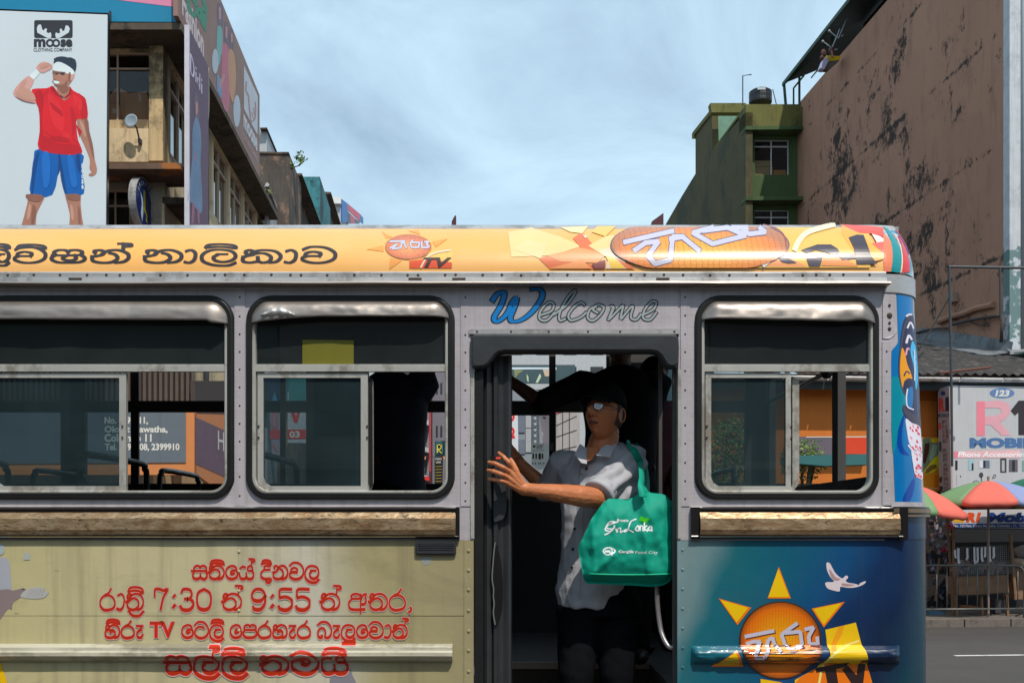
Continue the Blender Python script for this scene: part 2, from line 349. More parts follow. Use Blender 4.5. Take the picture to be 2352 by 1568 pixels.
# Sinhala letters as pen strokes; y up, body height 1
BUMP = [[(.15,.62),(.08,.82),(.24,1.0),(.46,.98),(.54,.82)], [(.54,.82),(.62,.98),(.84,1.0),(1.0,.84),(.93,.62)]]
SI = {
 'sa': (1.05, [[(-.08,.62),(.5,.62),(1.0,.62)]] + BUMP + [[(.12,.6),(0,.35),(.06,.1),(.25,0),(.45,.05),(.55,.16),(.55,.45)], [(.55,.16),(.68,.03),(.88,.0),(1.05,.25),(.95,.6)]]),
 'pa': (1.05, [[(.1,.62),(.5,.62),(1.0,.62)]] + BUMP + [[(.12,.6),(0,.32),(.18,.05),(.5,0),(.85,.05),(1.05,.3),(.95,.6)]]),
 'sha': (1.1, [[(0,.6),(.5,.58),(1.0,.62)]] + BUMP + [[(.12,.6),(0,.32),(.18,.05),(.5,0),(.9,.05),(1.08,.3),(.98,.6)], [(.5,.56),(.36,.4),(.45,.22),(.68,.2),(.8,.36),(.74,.58)]]),
 'ta': (1.12, [[(-.02,.5),(.12,.53),(.25,.62)], [(.14,.6),(.04,.8),(.14,1.0),(.3,.96),(.28,.8),(.12,.72)], [(.2,.82),(.5,1.0),(.85,.97),(1.08,.7),(1.1,.35),(.95,.08),(.72,0)],
               [(.22,.62),(.5,.74),(.74,.6),(.8,.3),(.62,.05),(.33,0),(.1,.15),(.05,.4),(.2,.62)]]),
 'na': (1.12, [[(.12,.76),(.08,.93),(.26,1.0),(.38,.85),(.3,.62),(.02,.48)], [(.3,.66),(.5,.95),(.82,1.0),(1.08,.72),(1.1,.35),(.95,.08),(.7,0)],
               [(.02,.48),(.05,.15),(.3,0),(.6,.05),(.78,.35),(.7,.66),(.52,.78)]]),
 'ya': (1.05, [[(.28,.95),(.06,.8),(0,.4),(.1,.08),(.3,0),(.5,.14),(.5,.5)], [(.5,.14),(.7,0),(.95,.06),(1.05,.35),(.93,.62),(.66,.64),(.62,.86),(.8,1.0),(.96,.86),(.93,.62)], [(.24,.95),(.42,.9)]]),
 'ke': (.86, [[(.8,.66),(.7,.92),(.42,1.0),(.1,.82),(0,.45),(.15,.1),(.45,0),(.78,.14),(.86,.42),(.74,.64),(.48,.66),(.36,.48),(.46,.36),(.6,.46)]]),
 'da': (.8, [[(.68,.72),(.3,.72),(.3,.98),(.7,.98)], [(.3,.72),(.04,.5),(.04,.18),(.3,.0),(.66,.02)], [(.42,.0),(.4,-.18),(.6,-.27),(.78,-.1),(.76,.02)]]),
 'va': (1.08, [[(.03,1.02),(.3,1.24),(.75,1.18),(1.05,.78),(1.02,.3),(.72,.02),(.32,0),(.04,.2),(.04,.42),(.2,.52),(.56,.52)], [(.56,.52),(.6,.74),(.36,.86),(.14,.74),(.1,.5)]]),
 'la': (1.05, [[(1.02,-.04),(.78,-.26),(.35,-.22),(.03,.08),(0,.55),(.2,.9),(.52,1.0),(.88,.88),(1.02,.52),(.92,.18),(.66,.02),(.42,.12),(.34,.38),(.48,.6)], [(.42,.64),(.78,.64)]]),
 'ra': (1.0, [[(.72,1.34),(.55,1.06),(.3,.92),(.04,.66),(0,.3),(.2,.02),(.52,-.02),(.86,.1),(.98,.42),(.85,.76),(.58,.92),(.3,.88)]]),
 'ha': (1.12, [[(.06,.6),(.3,.6),(.6,.62)], [(.16,.6),(.06,.82),(.2,1.0),(.34,.86),(.24,.72)], [(.3,.84),(.6,1.0),(.95,.9),(1.1,.5),(1.0,.12),(.74,0)],
               [(.1,.6),(0,.32),(.12,.05),(.42,0),(.68,.1),(.76,.36),(.64,.54),(.42,.46),(.4,.34)]]),
 'tta': (1.06, [[(.02,1.0),(.3,1.24),(.75,1.18),(1.04,.75),(1.0,.28),(.7,.0),(.3,.0),(.04,.25),(.05,.6),(.28,.84),(.6,.84),(.7,.74)]]),
 'ba': (1.06, [[(.02,1.02),(.32,1.24),(.76,1.18),(1.05,.75),(1.02,.25),(.8,.0),(.56,.08),(.6,.4),(.5,.68),(.26,.76),(.04,.52),(.02,.2),(.16,.0),(.34,.06),(.3,.2)]]),
 'a': (1.12, [[(.18,.7),(.7,.72)], [(.2,.7),(.14,.88),(.32,1.0),(.6,.98),(.7,.84)], [(.2,.7),(.0,.45),(.06,.1),(.36,0),(.95,.03)], [(.74,1.0),(.72,.4),(.72,-.22)], [(.74,.62),(.86,.92),(1.06,1.0)], [(1.0,.85),(1.06,.6),(.95,.36),(.76,.34)]]),
 'ma': (1.1, [[(.05,1.04),(.35,1.24),(.8,1.14),(1.08,.75),(1.02,.28),(.72,.0),(.34,.02),(.04,.28),(.02,.62),(.26,.78),(.56,.88),(.76,.7),(.6,.5),(.4,.56),(.42,.76)], [(.26,.78),(.5,.72)]]),
 'ka': (1.42, [[(-.02,.46),(.25,.56),(.42,.64)], [(.22,.62),(.1,.84),(.26,1.0),(.4,.88),(.3,.74)], [(.36,.86),(.75,1.0),(1.2,.9),(1.4,.5),(1.25,.1),(.98,0)],
               [(.16,.56),(.02,.36),(.04,.1),(.25,0),(.46,.06),(.56,.14),(.56,.42)], [(.56,.14),(.74,0),(.98,.12),(1.04,.45),(.84,.72),(.56,.74),(.3,.62)]]),
 'aa': (.5, [[(.06,.9),(.28,1.0),(.46,.75),(.42,.25),(.22,0),(0,.06)]]),
 'ae': (.55, [[(.05,.93),(.5,.93)], [(.46,.9),(.2,.56)], [(.42,.62),(.16,.5),(.06,.25),(.18,.02),(.4,.04),(.5,.28)]]),
 'c7': (.75, [[(.06,.72),(.08,1.12),(.28,1.16),(.5,1.08),(.72,1.14),(.5,.7),(.36,.0)]]),
 'c3': (.72, [[(.1,.95),(.2,1.14),(.5,1.12),(.62,.86),(.5,.62),(.28,.6)], [(.28,.6),(.58,.56),(.7,.28),(.5,.0),(.18,.0),(.04,.2)]]),
 'c0': (.78, [[(.38,1.14),(.1,.95),(.03,.55),(.12,.12),(.38,0),(.64,.12),(.74,.55),(.66,.95),(.38,1.14)]]),
 'c9': (.74, [[(.68,.78),(.44,.5),(.12,.55),(.04,.85),(.2,1.12),(.5,1.12),(.68,.8),(.66,.35),(.45,.02),(.15,.04),(.1,.2)]]),
 'c5': (.72, [[(.64,1.14),(.12,1.12),(.1,.66)], [(.1,.66),(.38,.72),(.66,.55),(.66,.18),(.42,-.02),(.12,.04),(.04,.2)]]),
 'c:': (.3, [[(.12,.7),(.2,.82)], [(.12,.14),(.2,.26)]]),
 'c,': (.3, [[(.16,.16),(.22,.0),(.08,-.16)]]),
 ' ': (.42, []),
}
def sign(kind, w_):
    if kind == 'i': return [[(.1*w_,1.16),(.2*w_,1.38),(.55*w_,1.44),(.9*w_,1.34),(.98*w_,1.1),(.7*w_,1.2),(.4*w_,1.22),(.1*w_,1.14)]]
    if kind == 'ii': return sign('i', w_) + [[(.78*w_,1.18),(.9*w_,1.0)]]
    if kind == 'h': return [[(.84*w_,.95),(.86*w_,1.5)], [(.7*w_,1.52),(1.02*w_,1.5),(1.06*w_,1.34),(.88*w_,1.28)]]
    if kind == 'u': return [[(.1*w_,-.42),(.98*w_,-.42)], [(.98*w_,-.42),(.98*w_,-.1)]]
    if kind == 'r': return [[(.12*w_,-.06),(.35*w_,-.36),(.75*w_,-.38),(1.0*w_,-.1)]]
    return []
def sinhala(words, box, heavy=.17):
    """words: list of 'ta+i' glyphs; returns px strokes fitted into box (x0, baseline, x1) with body height h"""
    x0, base, x1, h = box; xs = 0; items = []
    for gph in words:
        nm, *sg = gph.split('+'); w_, st = SI[nm]; st = list(st)
        for q in sg: st = st + sign(q, w_)
        items.append((xs, st)); xs += w_ + (.13 if nm != ' ' else 0)
    k = (x1 - x0) / (xs - .13); res = []
    for ox, st in items:
        for q in st: res.append([(x0 + (ox+p[0])*k, base - p[1]*h) for p in q])
    return res, k

# ================================================================== THE BUS
def ex_scr(t, co, cc):                     # rust creeping and worn lines
    n = noise_(t, co, 5, 8, .7, 0, (1, 1, 1)); return mixc(t, ramp(t, n, ((.66, 0), (.74, .55))), cc, (.10, .055, .035))
m_white = M('bus_paint_lilac_white', (.50, .46, .485), .42, .15, var=.10, scale=2.5, fine=.45, streak=.35, extra=ex_scr, bump=.1, bscale=14)
m_alu = M('aluminium_dull', (.50, .49, .48), .42, .55, var=.14, scale=6, fine=.5, dirt=(.12, .10, .08), damt=.5, dscale=4)
m_alu2 = M('aluminium_bright', (.33, .29, .26), .44, .75, var=.12, scale=3, fine=.5, bump=.15, bscale=6)
m_frame = M('window_frame_alloy', (.48, .47, .43), .45, .35, var=.12, scale=7, dirt=(.16, .12, .08), damt=.6, dscale=5)
m_rubber = M('black_rubber', (.012, .012, .012), .45, var=.2, spec=.35)
m_black = M('black_trim', (.012, .011, .012), .3, var=.2)
m_chrome = M('chrome_strip', (.7, .68, .65), .16, 1.0, var=.08)
m_screw = M('rusty_screw_heads', (.07, .045, .035), .6, .3, var=.3, scale=30)
m_dark = M('dark_plastic', (.035, .038, .042), .42, var=.15, scale=8, bump=.15, bscale=20, fine=.2)
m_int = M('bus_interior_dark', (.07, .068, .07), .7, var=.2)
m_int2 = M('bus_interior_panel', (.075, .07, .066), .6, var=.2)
m_vinyl = M('seat_vinyl', (.03, .035, .045), .5, var=.2)
m_tube = M('painted_steel_tube', (.05, .06, .065), .25, .6, var=.1)
g_dark = glass('dark_tinted_glass', (.05, .058, .06), .09, haze=(.20, .24, .25, .08))
g_tint = glass('blue_tinted_glass', (.46, .54, .57), .08, haze=(.13, .22, .25, .10))
def ex_gold(t, co, cc):
    n = noise_(t, co, 9, 8, .7, 1.2, (1, 1, 3)); c2 = mixc(t, ramp(t, n, ((.42, 0), (.60, .8))), cc, (.26, .14, .06))
    n2 = noise_(t, co, 22, 8, .75, 2, (.5, 1, 2.2)); return mixc(t, ramp(t, n2, ((.54, 0), (.62, .9))), c2, (.06, .045, .03))
m_gold = M('worn_gold_moulding', (.46, .33, .20), .36, .65, var=.15, scale=5, extra=ex_gold, bump=.3, bscale=30)
def lin_x(t, co, stops, nsc=1.2, namt=.6, zf=0.0, vec=(1, 1, 1)):
    """printed colour wash that runs along the panel"""
    sp = nd(t, 'ShaderNodeSeparateXYZ'); t.links.new(co, sp.inputs[0])
    n = noise_(t, co, nsc, 4, .5, .2, vec)
    a_ = nd(t, 'ShaderNodeMath', operation='MULTIPLY_ADD'); t.links.new(n, a_.inputs[0]); a_.inputs[1].default_value = namt; t.links.new(sp.outputs[0], a_.inputs[2])
    b_ = nd(t, 'ShaderNodeMath', operation='MULTIPLY_ADD'); t.links.new(sp.outputs[2], b_.inputs[0]); b_.inputs[1].default_value = zf; t.links.new(a_.outputs[0], b_.inputs[2])
    x0, x1 = stops[0][0], stops[-1][0]
    mr = nd(t, 'ShaderNodeMapRange'); t.links.new(b_.outputs[0], mr.inputs[0]); mr.inputs[1].default_value = x0; mr.inputs[2].default_value = x1
    return ramp(t, mr.outputs[0], [((x-x0)/(x1-x0), c) for x, c in stops])
# tan side print
def grime(t, co, cc, k=1.0):
    s1 = noise_(t, co, 7, 7, .65, .1, (2.2, 1, .10)); cc = mixc(t, ramp(t, s1, ((.50, 0), (.78, .42*k))), cc, (.085, .07, .045))
    s2 = noise_(t, co, 2.2, 9, .7, .6, (.5, 1, 1.6)); cc = mixc(t, ramp(t, s2, ((.54, 0), (.70, .32*k))), cc, (.11, .095, .065))
    s3 = noise_(t, co, 26, 5, .75, 0, (.3, 1, 1.5)); return mixc(t, ramp(t, s3, ((.66, 0), (.72, .5*k))), cc, (.05, .035, .025))
m_tan = M('tan_side_wrap', (.30, .28, .17), .42, var=.05, coat=.15, bump=.55, bscale=3.5,
    extra=lambda t, co, cc: grime(t, co, mixc(t, .85, cc, lin_x(t, co, [(-4, (.48, .43, .25)), (-2.0, (.53, .46, .22)), (-.7, (.58, .51, .31)), (-.35, (.60, .56, .45)), (-.12, (.40, .34, .17)), (.6, (.27, .225, .13))], .9, .45, .12))))
# blue side print
m_blue = M('blue_side_wrap', (.02, .1, .2), .35, var=.05, coat=.25, bump=.5, bscale=3.5,
    extra=lambda t, co, cc: grime(t, co, mixc(t, .93, cc, lin_x(t, co, [(.22, (.22, .30, .30)), (.42, (.15, .25, .26)), (.54, (.006, .13, .16)), (.74, (.003, .10, .17)), (.94, (.003, .065, .19)), (1.10, (.003, .022, .09)), (1.28, (.002, .010, .045)), (1.45, (.002, .035, .055))], 1.6, .45, -.35)), .35))
m_sunprint = M('orange_roof_wrap', (.86, .42, .09), .34, var=.04, coat=.45, bump=.03, bscale=12, fine=.06,
    extra=lambda t, co, cc: mixc(t, ramp(t, noise_(t, co, 1.5, 5, .6, 0, (1, 1, 4)), ((.35, 0), (.75, .55))), cc, (.90, .53, .22)))

bus = empty('bus', (busX(700), YB + 1.2, 0), 'silver passenger bus with orange, tan and blue painted panels, standing across the street', 'bus')

# windows: (x0, x1, sash bar, fixed post)
WIN = [(-672, -82, (-350, -318), (-318, -300)), (-49, 537, zW1(1048, 0)[0:1] + (zW1(1108, 0)[0],), None), (567, 1043, (zW2(815,0)[0], zW2(862,0)[0]), (zW2(866,0)[0], zW2(893,0)[0])), (1597, 2017, (zW3(735,0)[0], zW3(770,0)[0]), (zW3(790,0)[0], zW3(836,0)[0]))]
WY0, WY1 = 680, 1145
g = G()
g.slab(BUS, [[(-900,655),(2031,655),(2031,1240),(1558,1240),(1558,764),(1089,764),(1089,1240),(-900,1240)]] + [rrect(a_+4, WY0+4, b_-4, WY1-4, 58, 8, 50) for a_, b_, _, _ in WIN], .03)
side_wall = g.build('side_wall', m_white, bus)

def window(x0, x1, bar, post, dent, k):
    g = G(); y0, y1 = WY0, WY1
    ring(g, rrect(x0+12, y0+12, x1-12, y1-10, 46, 8, 40), [(0, -.01), (0, .010), (-7, .010), (-9, .004), (-9, -.03)], BUS)
    xi0, xi1, yi1 = x0+22, x1-20, y1-20
    # inner sill lips
    wn_ = g.build('window', m_frame, bus, smooth=False)
    g = G(); ring(g, rrect(x0, y0, x1, y1, 58, 8, 50), [(2, 0), (0, .012), (-4, .018), (-8, .011), (-11, .017), (-15, .008), (-15, -.02)], BUS)
    g.build('gasket', m_rubber, wn_, smooth=True)
    g = G(); g.slab(BUS, [rect(xi0-2, 840, xi1+2, 853)], .022, .004); g.slab(BUS, [rect(xi0-1, 836, xi1+1, 840)], .012, .001); g.build('crossbar', m_frame, wn_)
    g = G(); g.slab(BUS, [rect(xi0, 725, xi1, 838)], .004, -.012); g.build('upper_pane', g_dark, wn_)
    sx0, sx1 = x0+24, bar[1]
    g = G()
    g.slab(BUS, [[(sx0, 856), (sx1, 856), (sx1, 1126), (sx0+24, 1126), (sx0+9, 1120), (sx0, 1106)], [(sx0+13, 867), (sx0+13, 1096), (sx0+18, 1108), (sx0+30, 1115.5), (bar[0], 1115.5), (bar[0], 867)]], .02, -.004)
    sash = g.build('sash', m_frame, wn_)
    g = G(); g.slab(BUS, [[(sx0+10, 864), (bar[0]+3, 864), (bar[0]+3, 1117), (sx0+30, 1117), (sx0+14, 1108)]], .004, -.014); g.build('sash_pane', g_tint, wn_)
    if post:
        g = G(); g.slab(BUS, [[(post[0], 862), (post[1], 872), (post[1], 1108), (post[0]+4, 1124), (post[0]-8, 1126), (post[0], 1112)]], .02, -.026); g.build('fixed_post', m_frame, wn_)
    g = G()
    for cx_ in (sx0+3, (bar[0]+bar[1])/2 + (7 if post else 0)):
        for cy_ in (978, 1004): g.sph(BUS(cx_, cy_, .0), (.0045, .003, .0045), 8, 4)
    for q in (.25, .78):
        xx = x0 + (x1-x0)*q; g.slab(BUS, [rect(xx, 1131, xx+38, 1133)], .001, .0115)
    g.build('screw_and_drain_slot', m_screw, wn_, kind='stuff')
    # rain visor
    n, m = 60, 9; vs = []
    for i in range(n+1):
        s = i/n; x = x0+9 + s*(x1-x0-16); ed = min(s, 1-s)*(x1-x0)
        dr = max(0, 1-ed/42); top = 693 + 40*dr**2.2; bot = dent(s) ; bot = max(bot, top+6)
        lift = min(1, ed/36)**.7
        for j in range(m+1):
            v = j/m; y = top + (bot-top)*v
            of = .006 + .036*lift*(1-math.exp(-5*v)) + .006*v*lift + ((.005 if k < 3 else .010)*noise.noise(Vector((x*(.012 if k < 3 else .017)+k*7+3.4, v*1.1, 3))) + .0025*noise.noise(Vector((x*.07, v*3, k))))*lift*min(1, v*2)
            vs.append(BUS(x, y, of))
    fs = [(i*(m+1)+j, (i+1)*(m+1)+j, (i+1)*(m+1)+j+1, i*(m+1)+j+1) for i in range(n) for j in range(m)]
    o = mesh('visor', vs, fs, m_alu2, wn_, True)
    sm = o.modifiers.new('s', 'SOLIDIFY'); sm.thickness = .002
    return wn_
dents = [lambda s: 740, lambda s: 738 + 3*s + (5 if s > .93 else 0), lambda s: 744 - 12*min(1, s/.35) + 3*math.sin(s*20)*max(0, .4-s), lambda s: 736 + 9*s - 4*math.exp(-((s-.9)/.06)**2)]
wins = [window(a_, b_, c_, d_, dents[i], i) for i, (a_, b_, c_, d_) in enumerate(WIN)]
# crumpled flap on the second visor
g = G(); vs = []
for i in range(15):
    for j in range(5):
        u_, v_ = i/14, j/4; x = 606 + 78*u_; y = 735 - 22*math.sin(u_*math.pi*.85+.2)*v_ - 2; vs.append(BUS(x, y, .048 + .012*math.sin(v_*3.1) + .004*math.sin(i*1.7)))
o = mesh('torn_flap', vs, [(i*5+j, (i+1)*5+j, (i+1)*5+j+1, i*5+j+1) for i in range(14) for j in range(4)], m_alu, wins[2], True)
# yellow sheet behind the upper pane of the second window
g = G(); g.slab(BUS, [[zW2(418, 345), zW2(765, 350), zW2(765, 515), zW2(418, 515)]], .002, -.0105); g.build('yellow_sheet', M('olive_yellow', (.16, .15, .01), .5), wins[2])
g = G(); g.slab(BUS, [[zW2(865,600), zW2(890,600), zW2(893,1330), zW2(870,1360)]], .004, -.02); g.build('rubber_strip', m_rubber, wins[2])

# rails above the windows
def extr(g, prof, x0, x1, n=1, mi=0, wob=0, cap=True):
    m = len(prof); vs = []
    for i in range(n+1):
        x = x0 + (x1-x0)*i/n; dy = wob*noise.noise(Vector((x*.006, prof[0][1], 0)))
        vs += [BUS(x, py+dy, 0) + Vector((0, -of, 0)) for of, py in prof]
    fs = [(i*m+j, (i+1)*m+j, (i+1)*m+j+1, i*m+j+1) for i in range(n) for j in range(m-1)]
    if cap: fs += [tuple(range(m)), tuple(n*m+j for j in reversed(range(m)))]
    return g.add(vs, fs, mi)
g = G(); extr(g, [(0,624),(.008,625),(.012,628),(.012,639)], -900, 2033, 60, wob=1.2, cap=False); g.build('screw_rail', m_alu, bus)
g = G(); extr(g, [(.010,639.5),(.028,640.5),(.030,651)], -900, 2031, 60, wob=1.0, cap=False); g.build('rain_gutter', m_alu, bus)
g = G(); extr(g, [(.030,651.5),(.050,653),(.053,656.5),(.046,658.5),(.0,660)], -900, 2036, 60, wob=1.0, cap=False); g.build('gutter_lip', m_alu2, bus)
g = G(); x = -880
while x < 2020:
    g.sph(BUS(x, 633 + random.uniform(-.8, .8), .012), (.006, .004, .006), 8, 4); x += random.choice((24, 31, 62, 44, 60))
for x in (165, 940, 1040, 1505): g.slab(BUS, [rect(x, 642, x+30, 647)], .001, .0295+.0012)
g.build('screw', m_screw, bus, kind='stuff')

# roof: cove that rolls over to the roof, with a rounded rear end
XF = 2030; Rc = .225; ZB = busZ(624); HH, DD = .252, .20
TM = [i/60 for i in range(61)]
def cove(t): return ZB + HH*t, DD*t*t
def cno(t): q_ = math.atan(2*DD*t/HH); return math.cos(q_), math.sin(q_)
def covey(t): z, d = cove(t); return HY - (z-CAMZ)*F/(YB+d)
TSIL = min(TM, key=covey)
def solve_t(py):
    lo, hi = 0, TSIL
    for _ in range(26):
        mid = (lo+hi)/2
        if covey(mid) > py: lo = mid
        else: hi = mid
    return (lo+hi)/2
def cap(a_, t, off=0):                      # a_: angle round the rear corner, t: up the cove
    z, d = cove(t); rr = Rc - d + off*cno(t)[0]
    return Vector((busX(XF) + .86*(rr+.62*d)*math.sin(a_), YB + Rc - rr*math.cos(a_), z + off*cno(t)[1]))
def ROOF(px, py, off=0):
    px = min(px, XF-1.5); py = max(py, 512)
    t = solve_t(py); z, d = cove(t); Y = YB + d
    return Vector(((px-CX)/F*Y, Y - off*cno(t)[0], z + off*cno(t)[1]))
T1 = solve_t(525.5)
def covestrip(name, t0, t1, mat, n=14, x0=-900, x1=XF):
    X0, X1 = busX(x0), busX(x1); vs = []; nx = 80
    for i in range(nx+1):
        for j in range(n+1):
            t = t0+(t1-t0)*j/n; z, d = cove(t); x = X0+(X1-X0)*i/nx
            wv = .0007*noise.noise(Vector((x*2.2, z*6, 0)))
            vs.append((x, YB+d-wv, z+wv))
    return mesh(name, vs, [(i*(n+1)+j, (i+1)*(n+1)+j, (i+1)*(n+1)+j+1, i*(n+1)+j+1) for i in range(nx) for j in range(n)], mat, bus, True)
covestrip('roof_side_panel', 0, T1, m_sunprint)
covestrip('roof_edge', T1+.004, 1, m_alu, 8)
def capstrip(name, t0, t1, mat, n=10, a0=0, a1=math.pi/2, off=0):
    vs = []; na = 18
    for i in range(na+1):
        for j in range(n+1): vs.append(cap(a0+(a1-a0)*i/na, t0+(t1-t0)*j/n, off))
    return mesh(name, vs, [(i*(n+1)+j, (i+1)*(n+1)+j, (i+1)*(n+1)+j+1, i*(n+1)+j+1) for i in range(na) for j in range(n)], mat, bus, True)
m_capp = M('rear_roof_wrap', (.3, .5, .6), .25, coat=.4, extra=lambda t, co, cc: ramp(t, noise_(t, co, 9, 3, .5, .8), ((.30, (.015, .13, .42)), (.42, (.05, .30, .38)), (.5, (.55, .6, .65)), (.58, (.25, .06, .25)), (.68, (.7, .35, .45)))))
capstrip('roof_corner', 0, T1, m_capp); capstrip('roof_corner_edge', T1, 1, m_alu, 6)
g = G(); ZT = ZB+HH; XL = busX(-900); XR = busX(XF)+.86*(Rc-.38*DD); nn = 10
for i in range(nn+1):
    v = i/nn; y = YB+DD + (2.4-2*DD)*v; z = ZT + .035*math.sin(math.pi*v); g.v += [Vector((XL, y, z)), Vector((busX(XF), y, z))]
g.f = [(2*i, 2*i+1, 2*i+3, 2*i+2) for i in range(nn)]; g.m = [0]*nn
g.box((busX(XF)-.001, YB+Rc, ZT-.02), (XR+.02, YB+2.4-Rc, ZT))
vs_ = [cap(math.pi/2*q_/14, 1) for q_ in range(15)] + [Vector((busX(XF)-.01, YB+DD, ZT)), Vector((busX(XF)-.01, YB+Rc+.02, ZT)), Vector((cap(math.pi/2, 1).x, YB+Rc+.02, ZT))]; c_ = Vector((busX(XF), YB+Rc, ZT+.004)); g.add([c_] + vs_[:15], [(0, q_+1, q_+2) for q_ in range(14)])
g.build('roof', m_alu, bus)
g = G()
s_ = [ROOF(1905, 523+i*9.8, .0) for i in range(11)]
g.tube([ROOF(1909 - 2*i, 512 + i*2, .004) if i < 5 else ROOF(1899, 520, .004) for i in range(5)], .006, 6); g.build('roof_seam_clip', m_alu2, bus)

# rear rounded corner, widening downwards
SIL = [(560, 2098), (700, 2100), (900, 2112), (1100, 2120), (1200, 2126), (1568, 2127), (2400, 2127)]
def sil(y):
    for (a_, b_), (c_, d_) in zip(SIL, SIL[1:]):
        if y <= c_: return b_ + (d_-b_)*max(0, (y-a_))/(c_-a_)
    return SIL[-1][1]
def _cr(ps):
    lo, hi = .03, .8
    for _ in range(30):
        r_ = (lo+hi)/2; m_ = max((busX(XF)+r_*math.sin(q*.03))/(YB+r_*(1-math.cos(q*.03))) for q in range(53))
        if CX + m_*F < ps: lo = r_
        else: hi = r_
    return lo
_CR = [(y, _cr(sil(y))) for y in range(500, 2500, 40)]
def crad(y):
    i = max(0, min(len(_CR)-2, int((y-500)//40))); (a_, b_), (c_, d_) = _CR[i], _CR[i+1]
    return b_ + (d_-b_)*max(0, min(1, (y-a_)/(c_-a_)))
XOUT = busX(XF) + min(c_[1] for c_ in _CR)
def cornerA(ang, py, off=0):
    Rr = crad(py) + off; z = busZ(py)
    return Vector((busX(XF) + Rr*math.sin(ang), YB + (Rr-off) - Rr*math.cos(ang), z))
AMAX = 1.12
def CORNER(px, py, off=0):
    if px <= XF: return BUS(px, py, off)
    lo, hi = 0, AMAX
    for _ in range(22):
        mid = (lo+hi)/2; p = cornerA(mid, py)
        if CX + p.x/p.y*F < px: lo = mid
        else: hi = mid
    return cornerA(lo, py, off)
def cornstrip(name, y0, y1, mat, a0=0, a1=math.pi/2, off=0, ny=14):
    vs = []; na = 16
    for i in range(na+1):
        for j in range(ny+1): vs.append(cornerA(a0+(a1-a0)*i/na, y0+(y1-y0)*j/ny, off))
    return mesh(name, vs, [(i*(ny+1)+j, (i+1)*(ny+1)+j, (i+1)*(ny+1)+j+1, i*(ny+1)+j+1) for i in range(na) for j in range(ny)], mat, bus, True)
cornstrip('rear_corner_panel', 668, 1158, m_white)
cornstrip('rear_corner_lower_panel', 1236, 1996, m_blue, ny=10)
cornstrip('corner_collar', 630, 672, m_alu, off=.006, ny=3)
g = G()
m_brass = M('aged_brass_moulding', (.22, .16, .11), .35, .5, var=.25, scale=12)
for y0, y1, of, mt in ((1152, 1163, .004, m_white), (1163, 1167, .018, m_black), (1167, 1177, .024, m_brass), (1177, 1181, .014, m_black), (1181, 1186, .02, m_brass), (1186, 1238, .003, m_blue)):
    cornstrip('corner_moulding', y0, y1, mt, .12, math.pi/2, of, 2)

# corner graffiti print
dc = Decal(CORNER, .0015, xs=5)
B1 = ink(0, 108, 172, 1.1, .3, .3); B2 = ink(0, 140, 160, 1.0, .3, .3); B3 = ink(0, 62, 150, 1.1, .3, .3); NV = ink(45, 45, 80, 1, .3); OR = ink(240, 140, 20, 1.3); RD = ink(200, 30, 60, 1.3); WH = ink(205, 200, 215, 1.3); GY = ink(75, 70, 85, 1.1); LB = ink(60, 170, 220, 1.2); PK = ink(225, 150, 170, 1.2)
dc.sm = True
def zk(p): return [zK(*q) for q in p]
xr = lambda y, d=1.5: (sil(y)-d)
right_edge = [(xr(y), y) for y in range(1140, 690, -30)]
LE = [(1165/1*0+680, 2059), (790, 2063), (800, 2048), (860, 2046), (1000, 2050), (1156, 2056)]
def lef(y):
    for (a_, b_), (c_, d_) in zip(LE, LE[1:]):
        if y <= c_: return b_ + (d_-b_)*max(0, (y-a_))/(c_-a_)
    return LE[-1][1]
ysn = [674 + 482*i/48 for i in range(49)]; vs = []
for y_ in ysn:
    l_ = lef(y_)
    for j_ in range(13): vs.append(CORNER(l_ + (sil(y_)-l_)*j_/12, y_, .0012) if j_ < 12 else cornerA(math.pi/2, y_, .0012))
mesh('corner_blue_print', vs, [(i*13+j, (i+1)*13+j, (i+1)*13+j+1, i*13+j+1) for i in range(48) for j in range(12)], B1, bus, True)
dc.poly(zk([(245,640),(300,640),(340,760),(330,860),(322,880),(300,960),(262,1140),(250,1000),(242,760)]), B2)
dc.poly(zk([(325,880),(295,960),(285,1060),(310,1130),(365,1140),(350,1125),(320,1080),(315,1000),(330,900)]), B3)
dc.poly(zk([(390,1290),(400,1330),(370,1438),(320,1438),(345,1370)]), B3)
dc.poly(zk([(370,200),(330,250),(310,340),(300,440),(290,560),(300,660),(325,735),(345,760),(350,820),(325,810),(318,850),(340,900),(345,940),(375,1100),(385,1200),(400,1270),(425,1290)]) + [(xr(1000+i*0, 3), 0) for i in []] + zk([(452,1285),(450,1200),(440,950),(432,800),(425,560),(410,380),(395,230)]), NV, step=40)
dc.stroke(zk([(372,215),(338,280),(320,360),(305,480),(300,600),(315,690),(345,750)]), 4.0, GY)
dc.poly(zk([(315,440),(335,470),(350,540),(375,600),(380,640),(335,650),(320,700),(308,640),(303,560)]), OR)
dc.stroke(zk([(330,620),(345,590),(365,600)]), 3.2, NV); dc.stroke(zk([(335,660),(355,640),(382,640)]), 4, NV)
dc.poly(zk([(385,380),(405,420),(415,520),(418,640),(405,700),(395,560),(375,480),(372,430)]), LB)
dc.poly(zk([(360,700),(385,690),(388,770),(378,825),(352,815),(350,760)]), B1)
dc.stroke(zk([(352,300),(372,260),(390,290)]), 4, WH); dc.stroke(zk([(345,400),(360,350),(378,370)]), 5, WH); dc.stroke(zk([(342,480),(350,440),(362,440)]), 4, PK)
dc.stroke(zk([(352,705),(345,760),(352,820),(390,835)]), 3, WH); dc.stroke(zk([(395,440),(400,540),(398,640)]), 2.2, WH); dc.stroke(zk([(345,225),(360,212),(378,205)]), 4, WH)
dc.poly(zk([(322,810),(350,840),(400,870),(436,880),(438,930),(400,925),(350,890),(325,850)]), GY)
